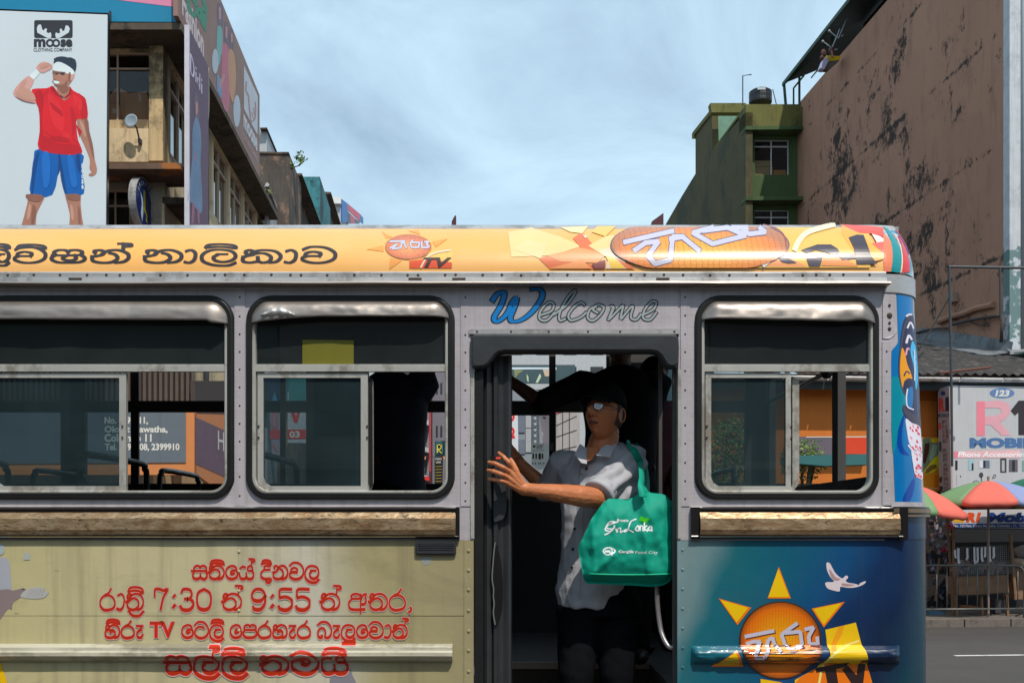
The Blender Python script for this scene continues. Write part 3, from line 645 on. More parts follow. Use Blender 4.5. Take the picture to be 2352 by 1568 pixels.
dc.poly(zk([(340,900),(380,925),(430,940),(440,1000),(445,1110),(400,1100),(365,1065),(348,980)]), WH)
dc.poly(zk([(375,1090),(400,1110),(446,1120),(452,1280),(425,1286),(402,1270),(388,1200)]), WH)
for i in range(34):
    q = random.random(); y = 930+340*q; x0 = 350+45*min(1, max(0, (y-960)/180)); x1 = 440+8*q
    x = random.uniform(x0, x1-12)
    dc.poly(zk([(x, y), (x+random.uniform(9, 16), y+6), (x+random.uniform(9, 16), y+random.uniform(14, 30)), (x, y+random.uniform(12, 24))]), random.choice((RD, RD, PK)))
dc.stroke(zk([(358,1075),(390,1110),(446,1125)]), 4, WH)
dc.build('graffiti_print', bus)
g = G()
for y in (662, 735): pass
g.slab(CORNER, [zk([(190,90),(272,92),(280,200),(285,330),(270,355),(232,382),(190,382)])], .004, .004)
g.build('patch_plate', m_white, bus)
g = G()
for y, r_ in ((165, .006), (232, .012), (280, .006), (318, .008)): g.sph(CORNER(*zK(234, y), .004), (r_, .003, r_), 8, 4)
g.build('rusty_hole', m_screw, bus, kind='stuff')

# pillar strips with rivets
def pillar(x0, x1, y0, y1, mat, sp, rmat, rsz=.0042, r2=None):
    g = G(); g.slab(BUS, [rect(x0, y0, x1, y1)], .003, .0035); o = g.build('pillar_strip', mat, bus)
    g = G(); y = y0+22
    while y < y1-8:
        g.sph(BUS((x0+x1)/2, y, .0035), (rsz, rsz*.7, rsz), 8, 4); y += sp+random.uniform(-2, 2)
    g.build('rivet', rmat, o, kind='stuff'); return o
for x0, x1 in ((-78, -53), (539, 563), (1058, 1080), (1563, 1584)): pillar(x0, x1, 661, 1162, m_white, 42, m_screw)
pillar(2026, 2046, 785, 1160, m_white, 45, m_screw)
g = G(); g.slab(BUS, [rect(1080, 664, 1557, 756)], .002, .003); g.build('name_panel', m_white, bus)
g = G(); g.slab(BUS, [rect(1078, 757.5, 1560, 768)], .01, .012); o = g.build('door_head_strip', m_alu, bus)
g = G()
for x in (1096, 1174, 1260, 1350, 1424, 1548): g.sph(BUS(x, 762.5, .012), (.005, .003, .005), 8, 4)
g.build('bolt', m_screw, o, kind='stuff')
for x0, x1 in ((1081, 1089.5), (1557, 1564)):
    g = G(); g.slab(BUS, [rect(x0, 850, x1, 1236)], .04, .006); g.build('door_jamb_edge', m_frame, bus)

# belt mouldings
for x0, x1 in ((-900, 1055), (1586, 2070)):
    g = G(); extr(g, [(0,1163),(.008,1163.5),(.014,1166),(.012,1168)], x0, x1, 30, 0, .5); g.build('chrome_strip', m_chrome, bus)
    g = G(); extr(g, [(.010,1168),(.016,1170),(.012,1174.5),(0,1175)], x0, x1, 1); g.build('black_strip', m_black, bus)
    a_, b_ = (x0, x1-8) if x0 < 0 else (x0+20, x1-8)
    g = G(); extr(g, [(0,1175.5),(.010,1176),(.030,1190),(.034,1216),(.016,1228),(0,1228.5)], a_, b_, 90, 0, .8); g.build('gold_moulding', m_gold, bus)
    g = G(); extr(g, [(0,1229),(.018,1229.5),(.024,1231.5),(.018,1233.5)], x0, x1, 30, 0, .4); g.build('chrome_strip', m_chrome, bus)
    g = G(); extr(g, [(.016,1233.5),(.010,1236),(0,1238)], x0, x1, 1); g.build('black_strip', m_black, bus)
    for xx in ([b_, ] if x0 < 0 else [x0, b_]): g = G(); g.slab(BUS, [rect(xx, 1164, xx+(9 if x0 < 0 else 20), 1238)], .03, .018); g.build('moulding_end', m_black, bus)

# lower panels (tan, with a seam) and the blue rear panel
for x0, x1, y0, y1 in ((-900, 546.8, 1240.5, 1413), (547.2, 1088, 1240.5, 1413), (-900, 546.8, 1414, 2000), (547.2, 1088, 1414.5, 2000)):
    n, m = 40, 8; vs = []
    for i in range(n+1):
        for j in range(m+1):
            x = x0+(x1-x0)*i/n; y = y0+(y1-y0)*j/m
            vs.append(BUS(x, y, .0) + Vector((0, .0016*noise.noise(Vector((x*.006, y*.012, 5))), 0)))
    mesh('side_panel', vs, [(i*(m+1)+j, (i+1)*(m+1)+j, (i+1)*(m+1)+j+1, i*(m+1)+j+1) for i in range(n) for j in range(m)], m_tan, bus, True)
g = G(); g.slab(BUS, [rect(1556, 1241, XF, 2000)], .02, 0); g.build('side_panel', m_blue, bus)
pillar(1066, 1087, 1242, 1995, m_tan, 46, m_tan, .0075); 
g = G(); y = 1262
while y < 1560: g.sph(BUS(1572, y, .0), (.007, .004, .007), 8, 4); g.sph(BUS(549, y+4, .001), (.007, .004, .007), 8, 4); y += 40.5
g.build('rivet', m_blue, bus, kind='stuff') if 0 else None
g1 = G(); g2 = G(); y = 1262
while y < 1700: g1.sph(BUS(1568, y, .0), (.007, .004, .007), 8, 4); g2.sph(BUS(549, y+4, .001), (.007, .004, .007), 8, 4); y += 45
g1.build('rivet', m_blue, bus, kind='stuff'); g2.build('rivet', m_tan, bus, kind='stuff')
# rub rails: (off, y)
RT = [(.001,1477),(.014,1479),(.030,1484),(.032,1491),(.040,1495),(.041,1503),(.030,1508),(.022,1513),(.004,1518)]
def railoff(prof, y):
    for (o0, y0), (o1, y1) in zip(prof, prof[1:]):
        if y0 <= y <= y1: return o0+(o1-o0)*(y-y0)/(y1-y0)
    return 0
g = G(); x0, x1, n = -900, 1040, 110; m = len(RT); vs = []
for i in range(n+1):
    x = x0+(x1-x0)*i/n
    for o_, y_ in RT: vs.append(BUS(x, y_ + 1.2*noise.noise(Vector((x*.004, 2, 0))), 0) + Vector((0, -o_ - .002*noise.noise(Vector((x*.02, y_*.1, 9))), 0)))
g.add(vs, [(i*m+j, (i+1)*m+j, (i+1)*m+j+1, i*m+j+1) for i in range(n) for j in range(m-1)] + [tuple(n*m+j for j in range(m))])
g.build('rub_rail', M('cream_rub_rail', (.50, .47, .36), .4, .1, var=.12, scale=3, dirt=(.12, .10, .06), damt=.6, dscale=3, dvec=(.4, 1, 4), coat=.15), bus, smooth=False)
RB = [(.0,1482),(.012,1484.5),(.028,1489),(.036,1497),(.036,1506),(.028,1514),(.012,1521),(.0,1524)]
bx0, bx1 = 1588, 2066
def bro(px, py, off=0):
    e_ = min(1, max(0, (px-bx0)/12), max(0, (bx1-px)/14)); o_ = railoff(RB, py)*e_**.5
    cr_ = .006*noise.noise(Vector((px*.05, py*.16, 1)))*(max(0, 1-(px-bx0)/90) + max(0, 1-(bx1-px)/90)) + .0012*noise.noise(Vector((px*.02, py*.3, 4)))
    return CORNER(px, py, off) + Vector((0, -o_ - (cr_ if o_ > .008 else 0), 0))
vs = []; n = 120; ys = [1482 + 42*j/16 for j in range(17)]
for i in range(n+1):
    for y_ in ys: vs.append(bro(bx0+(bx1-bx0)*i/n, y_, .0008))
mesh('rub_rail', vs, [(i*17+j, (i+1)*17+j, (i+1)*17+j+1, i*17+j+1) for i in range(n) for j in range(16)], m_blue, bus, True)
# side vent
g = G(); g.slab(BUS, [rrect(955, 1242, 1048, 1273, 3, 3)], .012, .014); ring(g, rrect(958, 1245, 1045, 1270, 3, 3), [(0, .014), (0, .018), (-3, .018), (-3, .010)], BUS)
for i in range(4): g.slab(BUS, [rect(963, 1249+5*i, 1040, 1252+5*i)], .003, .018)
g.build('side_marker', m_dark, bus)

# wheels, skirt, rear wall, far side, ceiling, floor
g = G(); XL = busX(-900); XRr = busX(XF)+.2
YF = YB+2.4
FAR = Pl((0, YF-.04, 0), (0, -1, 0))
openings = [rect(-520, 812, 139, 1110), rect(195, 812, 540, 1110), rect(588, 812, 703, 1110), rect(846, 812, 1150, 1110), rect(1176, 812, 1400, 1110), rect(1500, 812, 1562, 1110), rect(1600, 812, 1712, 1108)]
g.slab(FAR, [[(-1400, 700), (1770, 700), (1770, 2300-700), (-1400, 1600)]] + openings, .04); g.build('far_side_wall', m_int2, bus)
g = G(); g.slab(FAR, [rect(-520, 921, 1712, 947)], .02, .02)
for x0, x1 in ((303, 321), (1261, 1276), (1392, 1400), (-200, -180)): g.slab(FAR, [rect(x0, 812, x1, 1112)], .02, .021)
g.slab(FAR, [rect(1176, 947, 1261, 954)], .02, .0205)
g.build('far_window_bar', m_int2, bus)
g = G(); g.slab(FAR, [rect(zW2(278,0)[0], 860, zW2(315,0)[0], 1110)], .015, .03); g.build('far_window_bar', m_frame, bus)
g = G(); g.slab(FAR, [rect(zD(740,0)[0], zD(0,1015)[1], zD(772,0)[0], zD(0,1085)[1])], .02, .04); g.build('window_latch', m_alu, bus)
RX = XOUT-.06
g = G()
def rear_pts(ya, yb, za, zb): return [(1.60, ya, za), (1.60, yb, za), (1.60, yb, zb), (1.60, ya, zb)]
for (ya, yb, za, zb) in ((YB+.25, YF-.05, .6, 2.08), (YB+.25, YF-.05, 2.92, 3.04), (YB+.22, YB+.30, 2.08, 2.92), (YB+.88, YB+.97, 2.08, 2.92), (YB+2.2, YF-.05, 2.08, 2.92)):
    g.box((RX-.02, ya, za), (RX+.02, yb, zb))
g.build('rear_wall', m_int, bus)
g = G(); g.tube([(RX-.07, YB+.35, 2.62), (RX-.07, YB+2.1, 2.62)], .012, 8); g.tube([(RX-.07, YB+.35, 2.60), (RX-.1, YB+.6, 2.70)], .01, 8); g.sph((RX-.07, YB+.9, 2.62), .03); g.build('rear_grab_rail', m_black, bus)
g = G(); g.slab(FAR, [rect(zW3(1000,0)[0]-180, 0, 0, 0)] if 0 else [rect(1905, 985, 1930, 1030)], .002, 1.7) if 0 else None
g = G()
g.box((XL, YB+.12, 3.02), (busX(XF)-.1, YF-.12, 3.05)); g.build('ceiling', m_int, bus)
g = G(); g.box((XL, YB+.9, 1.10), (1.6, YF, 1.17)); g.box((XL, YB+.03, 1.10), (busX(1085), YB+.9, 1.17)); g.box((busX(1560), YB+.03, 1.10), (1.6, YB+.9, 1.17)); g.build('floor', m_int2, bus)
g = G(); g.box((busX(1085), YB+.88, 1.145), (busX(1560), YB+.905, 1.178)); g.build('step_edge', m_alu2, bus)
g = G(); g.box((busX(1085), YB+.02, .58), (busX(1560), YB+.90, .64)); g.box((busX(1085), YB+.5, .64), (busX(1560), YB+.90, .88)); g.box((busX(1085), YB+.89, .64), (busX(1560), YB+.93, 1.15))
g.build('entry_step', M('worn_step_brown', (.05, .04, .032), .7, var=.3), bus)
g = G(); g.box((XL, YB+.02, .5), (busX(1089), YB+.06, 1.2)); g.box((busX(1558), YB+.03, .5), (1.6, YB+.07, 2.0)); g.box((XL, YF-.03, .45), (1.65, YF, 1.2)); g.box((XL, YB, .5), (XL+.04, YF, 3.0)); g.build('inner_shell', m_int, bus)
g = G(); n = 12
for i in range(n+1): pass
for (ya, yb) in ((YB+.2, YF-.2),): g.box((RX+.02, ya, .5), (XOUT-.005, yb, 2.05)); g.box((RX+.02, ya, 2.95), (XOUT-.02, yb, 3.04))
g.build('rear_panel', m_blue, bus)
def wheel(x, y):
    prof = [(.0, .30), (.30, .30), (.46, .27), (.50, .22), (.50, .05), (.46, 0), (.30, 0)]
    g = G(); n = 28; vs = []
    for k in range(n):
        a_ = 2*math.pi*k/n
        for r_, d in prof[1:]: vs.append((x+r_*math.cos(a_), y+.3-d, .5+r_*math.sin(a_)))
    m = len(prof)-1; g.add(vs, [(k*m+j, ((k+1)%n)*m+j, ((k+1)%n)*m+j+1, k*m+j+1) for k in range(n) for j in range(m-1)])
    wl = g.build('wheel', m_rubber, bus)
    g = G(); g.tube([(x, y+.06, .5), (x, y+.26, .5)], .29, 24)
    for k in range(8): a_ = k*math.pi/4; g.tube([(x+.12*math.cos(a_), y+.03, .5+.12*math.sin(a_)), (x+.12*math.cos(a_), y+.06, .5+.12*math.sin(a_))], .015, 6)
    g.build('rim', m_alu, wl)
for x in (-2.6,): wheel(x, YB-.02); wheel(x, YF-.33)

# seats
def seat(X, y0, y1):
    g = G()
    for i in range(1): g.box((X-.05, y0+.03, 1.5), (X+.05, y1-.03, 2.0)); g.box((X-.45, y0+.03, 1.48), (X, y1-.03, 1.58))
    o = g.build('seat', m_vinyl, bus)
    bm = bmesh.new(); bm.from_mesh(o.data); bmesh.ops.bevel(bm, geom=bm.edges[:], offset=.025, segments=2, affect='EDGES'); bm.to_mesh(o.data); bm.free()
    g = G(); p = cat([(X, y0+.02, 1.55), (X, y0+.02, 2.08), (X, y0+.05, 2.15), (X, y0+.11, 2.175), (X, y1-.11, 2.175), (X, y1-.05, 2.15), (X, y1-.02, 2.08), (X, y1-.02, 1.55)], 4)
    g.tube(p, .016, 8); g.build('grab_rail', m_tube, o, smooth=True)
    g = G()
    for yy in (y0+.1, y1-.1): g.tube([(X-.2, yy, 1.17), (X-.2, yy, 1.5)], .015, 6)
    g.build('leg', m_tube, o)
for X in (-1.12, -1.9, -2.62, -3.34):
    seat(X, YB+.28, YB+1.12); 
    if X < -1.2: seat(X-.1, YB+1.55, YB+2.3)
seat(1.25, YB+1.5, YB+2.3)
g = G(); g.tube([(XL+.2, YB+1.1, 2.9), (1.5, YB+1.1, 2.9)], .014, 8); g.tube([(XL+.2, YB+1.5, 2.9), (1.5, YB+1.5, 2.9)], .014, 8); g.build('handrail', m_tube, bus)

# door surround, folded leaf
def pad(g, path, fn, prof):
    ring(g, path, prof, fn); n = len(path); q, o_ = prof[-1]; pp = []
    for i in range(n):
        a_ = Vector(path[i-1]); b_ = Vector(path[(i+1) % n]); t = (b_-a_).normalized(); pp.append((path[i][0]+t.y*q, path[i][1]-t.x*q))
    g.slab(fn, [pp], 0, o_)
hd = [(1082,778),(1088,770),(1100,769),(1540,769),(1552,771),(1557,780),(1558,800),(1557,838),(1550,846),(1538,846),(1528,842),(1520,830),(1514,820),(1506,813),(1494,811),(1160,811),(1146,814),(1138,820),(1129,832),(1120,842),(1110,847),(1092,848),(1084,844),(1082,830)]
g = G(); pad(g, hd, BUS, [(0, -.03), (0, .016), (-2, .028), (-6, .034)]); g.build('door_header', m_dark, bus, smooth=False)
g = G()
prof = [(1110,.0),(1111,.035),(1118,.045),(1128,.036),(1131,.030),(1134,.048),(1142,.050),(1146,.032),(1156,.030),(1168,.040),(1173,.034),(1176,.0)]
vs = []
for y in (812, 1190, 1200, 2000):
    for x, o_ in prof: vs.append(BUS(x, y, o_-.075))
k = len(prof); g.add(vs, [(i*k+j, i*k+j+1, (i+1)*k+j+1, (i+1)*k+j) for i in range(3) for j in range(k-1)])
dl = g.build('door_leaf', M('door_leaf_grey', (.05, .053, .056), .33, .35, var=.15, scale=10, fine=.3, bump=.1, bscale=25), bus)
g = G(); g.box(tuple(BUS(1090,0,0)[:2]) + (.6,), tuple((BUS(1110,0,0)+Vector((0,.1,0)))[:2]) + (2.56,)); g.build('door_gap_shade', m_rubber, bus)  # black box standing for the dark gap beside the leaf
g = G(); tear = zl(zN, [(240,480),(262,520),(285,620),(300,760),(302,900),(296,1010),(270,1100),(245,1145),(232,1090),(228,980),(234,860),(222,760),(230,640),(236,560)])
g.slab(BUS, [tear], .003, -.022); g.build('torn_hole', m_black, dl)
g = G(); pts = [BUS(*zN(x, y), -.02) for x, y in ((240,480),(230,560),(224,640),(216,760),(228,840),(226,900),(232,960),(226,1030),(240,1120))]; g.tube(cat(pts, 3), .003, 5); g.build('torn_edge', M('torn_vinyl', (.16, .155, .14), .7), dl)
g = G(); g.slab(BUS, [zl(zN, [(232,30),(322,30),(330,180),(325,250),(300,300),(240,322),(228,300)])], .012, -.016); g.build('leaf_pocket', m_dark, dl)
g = G(); g.slab(BUS, [rect(zD(228,0)[0], zD(0,1128)[1], zD(312,0)[0], zD(0,1158)[1])], .003, -.01); g.build('hinge_slot', m_black, dl)
g = G(); g.slab(BUS, [rect(zD(275,0)[0], zD(0,1134)[1], zD(316,0)[0], zD(0,1153)[1])], .003, -.008); g.build('reflector', ink(225, 80, 60), dl)
g = G(); p = cat([BUS(1519, 1300, -.12), BUS(1519, 1380, -.12), BUS(1524, 1440, -.10), BUS(1530, 1468, -.08), BUS(1541, 1488, -.06), BUS(1552, 1490, -.05)], 5); g.tube(p, .011, 8); g.build('door_handrail', M('worn_tube', (.3, .27, .27), .3, .6), bus, smooth=True)
g = G(); g.slab(BUS, [rect(1522, 812, 1530, 1260)], .03, -.10); g.slab(BUS, [rect(1549, 812, 1557, 2000)], .03, -.03); g.build('door_side_post', m_int2, bus)

# ------------------------------------------------------------------ lettering and emblems on the bus
INK = ink(45, 38, 40, 1.0, .3, .3)
def wf_top(p, t): return .62 + .75*abs(t.y)                  # heavy uprights
def si_print(dc, words, box, layers, wf=None, step=0):
    st, k = sinhala(words, box)
    for wd, m in layers:
        for q in st: dc.stroke(q, wd, m, wf=wf, step=step)
dc = Decal(ROOF, .0012, st=6)
# title: ...li vi sha n  naa li kaa va
L1 = [('la+i',(-62,602,40,27)), ('va+i',(50,602,178,27)), ('sha',(189,601,327,29))]
for gl, (x0, b_, x1, h_) in [('la+i',(-10-60,599,42,30)),('va+i',(48,597,181,28)),('sha',(190,599,328,30)),('na+h',(342,600,491,31)),('na',(540,601,690,31)),('aa',(688,602,745,32)),
                             ('la+i',(757,602,892,31)),('ka',(905,603,1064,33)),('aa',(1065,603,1118,32)),('va',(1133,602,1266,32))]:
    pass
tt = [('la+i',-72,42),('va+i',50,178),('sha',190,326),('na+h',341,486),('na',538,686),('aa',690,743),('la+i',757,892),('ka',905,1062),('aa',1066,1120),('va',1132,1264)]
for nm, x0, x1 in tt:                    # widths measured in the zT crop
    a_ = (x0/1.8375*1.0)/1 * 1.0
rows = [('la+i',-70,75),('va+i',90,325),('sha',345,600),('na+h',622,898),('na',985,1262),('aa',1262,1362),('la+i',1385,1640),('ka',1662,1948),('aa',1952,2055),('va',2072,2322)]
for nm, x0, x1 in rows:
    px0 = zT(x0, 0)[0]; px1 = zT(x1, 0)[0]; bl = zT(0, 303 if nm[:2] != 'la' else 300)[1]
    st, k = sinhala([nm], (px0+3, bl, px1-3, 28.5 if nm != 'va' else 29))
    for q in st: dc.stroke(q, 7.4, INK, wf=lambda p, t: .62+.7*abs(t.y), step=12)
dc.build('side_title_lettering', bus)

def sinhala_hiru(dc, P, wd, m_face, m_edge, step=0, edge=2.0):
    """angular silver letters on the sun emblem; P maps the emblem's own 0..1 box to px"""
    S = [[(.06,.30),(.44,.16)], [(.06,.46),(.24,.38),(.30,.42),(.14,.62),(.20,.74),(.33,.70),(.38,.58),(.38,.36),(.44,.30),(.56,.50)],
         [(.80,.06),(.60,.26),(.52,.30),(.60,.56),(.70,.58),(.86,.34),(.80,.22),(.62,.28)], [(.86,.16),(.98,.12),(.92,.24),(.90,.30),(1.0,.34),(1.03,.24)]]
    for k_, mm in ((edge, m_edge), (0, m_face)):
        for q in S: dc.stroke([P(*p) for p in q], wd+k_, mm, smooth=False, step=step)
SIL_ = ink(178, 175, 190, 1.2, .25, .4); DKR = ink(90, 35, 40, 1.0)
def ballmat(name, cx, cz, yel, redd, ed, scl):
    def ex(t, co, cc):
        v = nd(t, 'ShaderNodeVectorMath', operation='SUBTRACT'); t.links.new(co, v.inputs[0]); v.inputs[1].default_value = cx
        m_ = nd(t, 'ShaderNodeMapping'); m_.inputs['Scale'].default_value = cz; t.links.new(v.outputs[0], m_.inputs[0])
        l = nd(t, 'ShaderNodeVectorMath', operation='LENGTH'); t.links.new(m_.outputs[0], l.inputs[0])
        base = ramp(t, l.outputs['Value'], ((0, yel), (.5, tuple(.5*(a_+b_) for a_, b_ in zip(yel, redd))), (.85, redd), (1, ed)))
        vo = nd(t, 'ShaderNodeTexVoronoi', feature='DISTANCE_TO_EDGE'); vo.inputs['Scale'].default_value = scl; vo.inputs['Randomness'].default_value = .35
        mm = nd(t, 'ShaderNodeMapping'); mm.inputs['Scale'].default_value = (1, 0.001, 1.7); t.links.new(co, mm.inputs[0]); t.links.new(mm.outputs[0], vo.inputs['Vector'])
        return mixc(t, ramp(t, vo.outputs['Distance'], ((0, .75), (.09, 0))), base, tuple(x*.35 for x in redd))
    return M(name, yel, .25, coat=.45, extra=ex)
# big ball on the roof
dc = Decal(ROOF, .0016, st=6, inc=.00003)
PEA = ink(245, 190, 130, 1.15, .3, .3); PEA2 = ink(238, 148, 90, 1.1, .3, .3); YL = ink(248, 188, 95, 1.05, .3, .3); REDO = ink(212, 110, 66, 1.1, .3, .3); WHT = ink(232, 205, 175, 1.0, .3, .3); YEL2 = ink(240, 185, 70, 1.1, .3, .3)
zu = lambda pts: zl(zU, pts)
for pts, m in (([(1220,90),(1370,60),(1560,120),(1700,180),(1500,240),(1240,250)], PEA), ([(1420,262),(1500,235),(1760,300),(1830,328),(1490,326)], REDO), ([(1250,200),(1340,140),(1480,160),(1430,260)], ink(250,205,150,1.0,.3,.3)),
               ([(1470,240),(1700,190),(1860,230),(1800,290),(1560,280)], PEA2), ([(1640,130),(1700,90),(1760,160),(1800,215),(1690,190)], REDO), ([(1560,60),(1740,52),(1700,100),(1620,90)], ink(250,205,150,1.15,.3,.3)),
               ([(1800,52),(1920,52),(1850,120),(1760,90)], YL), ([(1740,180),(1850,120),(1905,110),(1915,190),(1850,250)], PEA), ([(1800,210),(1930,180),(1960,250),(2000,326),(1850,326),(1870,260)], WHT),
               ([(1850,240),(1900,255),(1985,322),(1890,326)], YEL2), ([(1905,250),(2050,326),(1990,326)], REDO), ([(1480,326),(1700,270),(1760,326)], PEA2), ([(1700,110),(1740,118),(1720,135)], WHT), ([(1760,300),(1850,270),(1850,326),(1780,326)], ink(120,60,60))):
    dc.poly(zu([(x, max(53, y)) for x, y in pts]), m, step=10)
zv = lambda pts: zl(zV, pts)
# yellow / red part right of the ball
dc.poly([(1660,525),(1995,525),(1997,560),(1998,616),(1660,616)], ink(248, 185, 85, 1.0, .25, .5), step=10)
for pts, m in (([(930,355),(1000,270),(1110,300),(1230,358)], PEA2), ([(1470,50),(1925,75),(1880,160),(1700,120),(1560,110)], ink(225, 80, 60, 1.1, .25, .5)), ([(1480,58),(1620,120),(1700,190),(1840,300),(1700,320),(1560,240),(1480,120)], ink(250,165,60,1.1,.25,.5)),
               ([(1700,120),(1900,180),(1850,240),(1740,190)], ink(235,205,200,1.1,.25,.5)), ([(1700,190),(1900,170),(1860,260),(1830,300)], ink(215,95,80,1.1,.25,.5)), ([(1330,350),(1350,280),(1440,262),(1600,356)], ink(240,145,80,1.1,.25,.5)),
               ([(1000,280),(1090,300),(1150,330),(1090,335),(1040,325)], ink(70,60,75,1,.25,.5)), ([(1180,240),(1300,200),(1400,200),(1450,230),(1480,290),(1440,290),(1380,262),(1290,240),(1220,262)], ink(60,50,65,1,.25,.5)),
               ([(1220,300),(1340,290),(1320,356),(1240,356)], ink(80,70,80,1,.25,.5)), ([(1530,150),(1590,130),(1640,132),(1700,290),(1740,340),(1590,340),(1570,230)], ink(60,50,60,1,.25,.5)), ([(1440,262),(1570,265),(1590,300),(1480,310)], ink(45,40,60,1,.25,.5))):
    dc.poly(zv([(x, max(52, y)) for x, y in pts]), m, step=10)
dc.stroke(zv([(905,345),(960,300),(1000,270)]), 11, ink(210,210,205,1.1,.25,.5), step=10)
dc.stroke(zv([(1135,235),(1170,170),(1240,110),(1420,58)]), 12, ink(225,215,175,1.15,.25,.5), step=10)
# the ball
bm_ = ballmat('roof_sun_ball', tuple(ROOF(1607, 575)), (1/.36, .01, 1/.135), (.95, .45, .04), (.80, .24, .05), (.5, .2, .1), 42)
c_ = ell(1607, 566, 202, 62, 56)
c_ = [(x, min(617, max(526, y))) for x, y in c_]
dc.poly([(x+ (x-1607)*.018, y) for x, y in c_], ink(120, 90, 90, 1, .3, .4), step=10)
dc.poly(c_, bm_, step=8)
zz = zv
S = [zu([(1975,165),(2285,95)]), zu([(2040,215),(2110,170),(2195,160),(2125,250),(2170,300),(2270,275),(2285,130),(2352,130)]) , zv([(222,165),(310,150),(430,245)]),
     zv([(530,70),(385,120),(530,200),(775,140),(640,80),(470,105)]), zv([(680,70),(790,55),(750,95),(800,130),(920,115),(880,85)])]
for k_, mm in ((3.5, ink(75, 65, 95, 1, .3, .4)), (0, SIL_)):
    for q in S: dc.stroke([(x, max(528, y)) for x, y in q], 11+k_, mm, smooth=False, step=8)
dc.stroke(zv([(905,62),(1000,90),(1060,150),(1068,260),(1010,290)]), 3.0, ink(150,80,80,1,.3,.4), step=8)
dc.build('roof_sun_print', bus)
# small emblem with TV
dc = Decal(ROOF, .0014, st=6, inc=.00003)
OUT = ink(235, 150, 70, 1.1, .3, .3)
for tri in ([(300,200),(410,175),(415,215)], [(400,85),(470,120),(430,130)], [(570,80),(640,78),(650,105)], [(730,150),(830,130),(750,185)], [(455,255),(530,275),(450,330)], [(580,262),(680,255),(665,325),(580,325)]):
    dc.poly(zu(tri), OUT, step=12)
dc.poly(zu([(700,215),(858,200),(858,300),(690,300)]), YL, step=12); dc.poly(zu([(580,275),(700,265),(855,285),(855,322),(580,322)]), ink(205, 75, 35, 1.2, .3, .3), step=12)
ec = zU(573, 186); dc.poly(ell(ec[0], ec[1], 53.5, 29), ink(190, 110, 60, 1, .3, .3), step=8); dc.poly(ell(ec[0], ec[1], 51, 27), ballmat('small_sun_ball', tuple(ROOF(*ec)), (1/.095, .01, 1/.055), (.95, .42, .16), (.80, .22, .10), (.6, .2, .1), 120), step=8)
x0, y0 = zU(440, 130); x1, y1 = zU(715, 235)
S = [[(455,152),(550,150)], [(455,195),(500,168),(470,200),(525,192),(530,160),(545,160),(560,192)], [(600,145),(585,165),(595,190),(640,190),(645,160),(600,158)], [(660,155),(660,192),(700,190)], [(680,155),(705,152),(690,170),(708,185)]]
for k_, mm in ((1.6, DKR), (0, SIL_)):
    for q in S: dc.stroke(zu(q), 4.6+k_, mm, smooth=False)
dc.stroke(zu([(655,318),(690,260),(750,225),(845,208)]), 4, WHT, step=12); dc.text('TV', zU(668, 255) + zU(855, 318), ink(60, 30, 30, 1), shear=.3, bold=.04)
dc.build('roof_small_emblem', bus)
# rear roof end patches
def CAPF(u, v, off=0): return cap(u, v, off)
dc = Decal(CAPF, .0016, st=.08, inc=.00003, xs=.08)
for pts, m in (([(.0,0),(.5,0),(.35,.5),(.25,.95),(0,.95)], ink(225,120,80,1.1,.25,.5)), ([(.15,.0),(.42,.0),(.62,.9),(.5,.95),(.3,.5)], ink(0,130,135,1.1,.25,.4)), ([(.42,0),(.72,.05),(.9,.7),(.8,.75),(.55,.35)], ink(205,40,40,1.1,.25,.4)), ([(.38,0),(.42,0),(.68,.75),(.66,.8)], WHT),
               ([(.8,.35),(1.0,.45),(1.0,.8),(.85,.75)], ink(90,50,110,1.1)), ([(1.0,.5),(1.3,.55),(1.2,.9),(1.0,.9)], ink(190,60,100,1.1))):
    dc.poly(pts, m, step=.1)
dc.build('roof_corner_print', bus)

# Welcome
dc = Decal(BUS, .0040)
BLK = ink(25, 35, 40, 1.0); WB = ink(0, 115, 185, 1.2); WG = ink(155, 165, 165, 1.1)
Wst = zu([(1120,530),(1150,490),(1195,480),(1175,560),(1130,640),(1150,668),(1210,620),(1250,540),(1275,515),(1262,570),(1235,640),(1250,668),(1310,655),(1380,600),(1440,510),(1425,460),(1365,462)])
for wd, m in ((14.5, BLK), (9.2, WB)): dc.stroke(Wst, wd, m, wf=lambda p, t: .55+.6*abs(t.y))
OL = [zu(q) for q in ([(1430,625),(1500,600),(1515,555),(1480,545),(1430,600),(1425,650),(1470,660),(1520,610)],
  [(1520,620),(1600,560),(1655,480),(1645,470),(1600,520),(1555,610),(1555,660),(1590,650)], [(1715,560),(1690,545),(1640,580),(1610,630),(1630,660),(1690,640),(1725,610)],
  [(1790,570),(1750,590),(1735,640),(1770,662),(1820,620),(1840,575),(1800,560),(1770,590),(1800,610)], [(1870,655),(1900,575),(1885,570),(1905,580),(1870,655),(1950,575),(1965,570),(1950,650),(2010,580),(2030,572),(2015,640),(2050,655),(2080,620)],
  [(2090,625),(2160,590),(2180,545),(2150,540),(2105,590),(2095,645),(2140,655),(2180,610)])]
for wd, m in ((9.2, BLK), (4.6, WG)):
    for q in OL: dc.stroke(q, wd, m)
dc.build('welcome_lettering', bus)

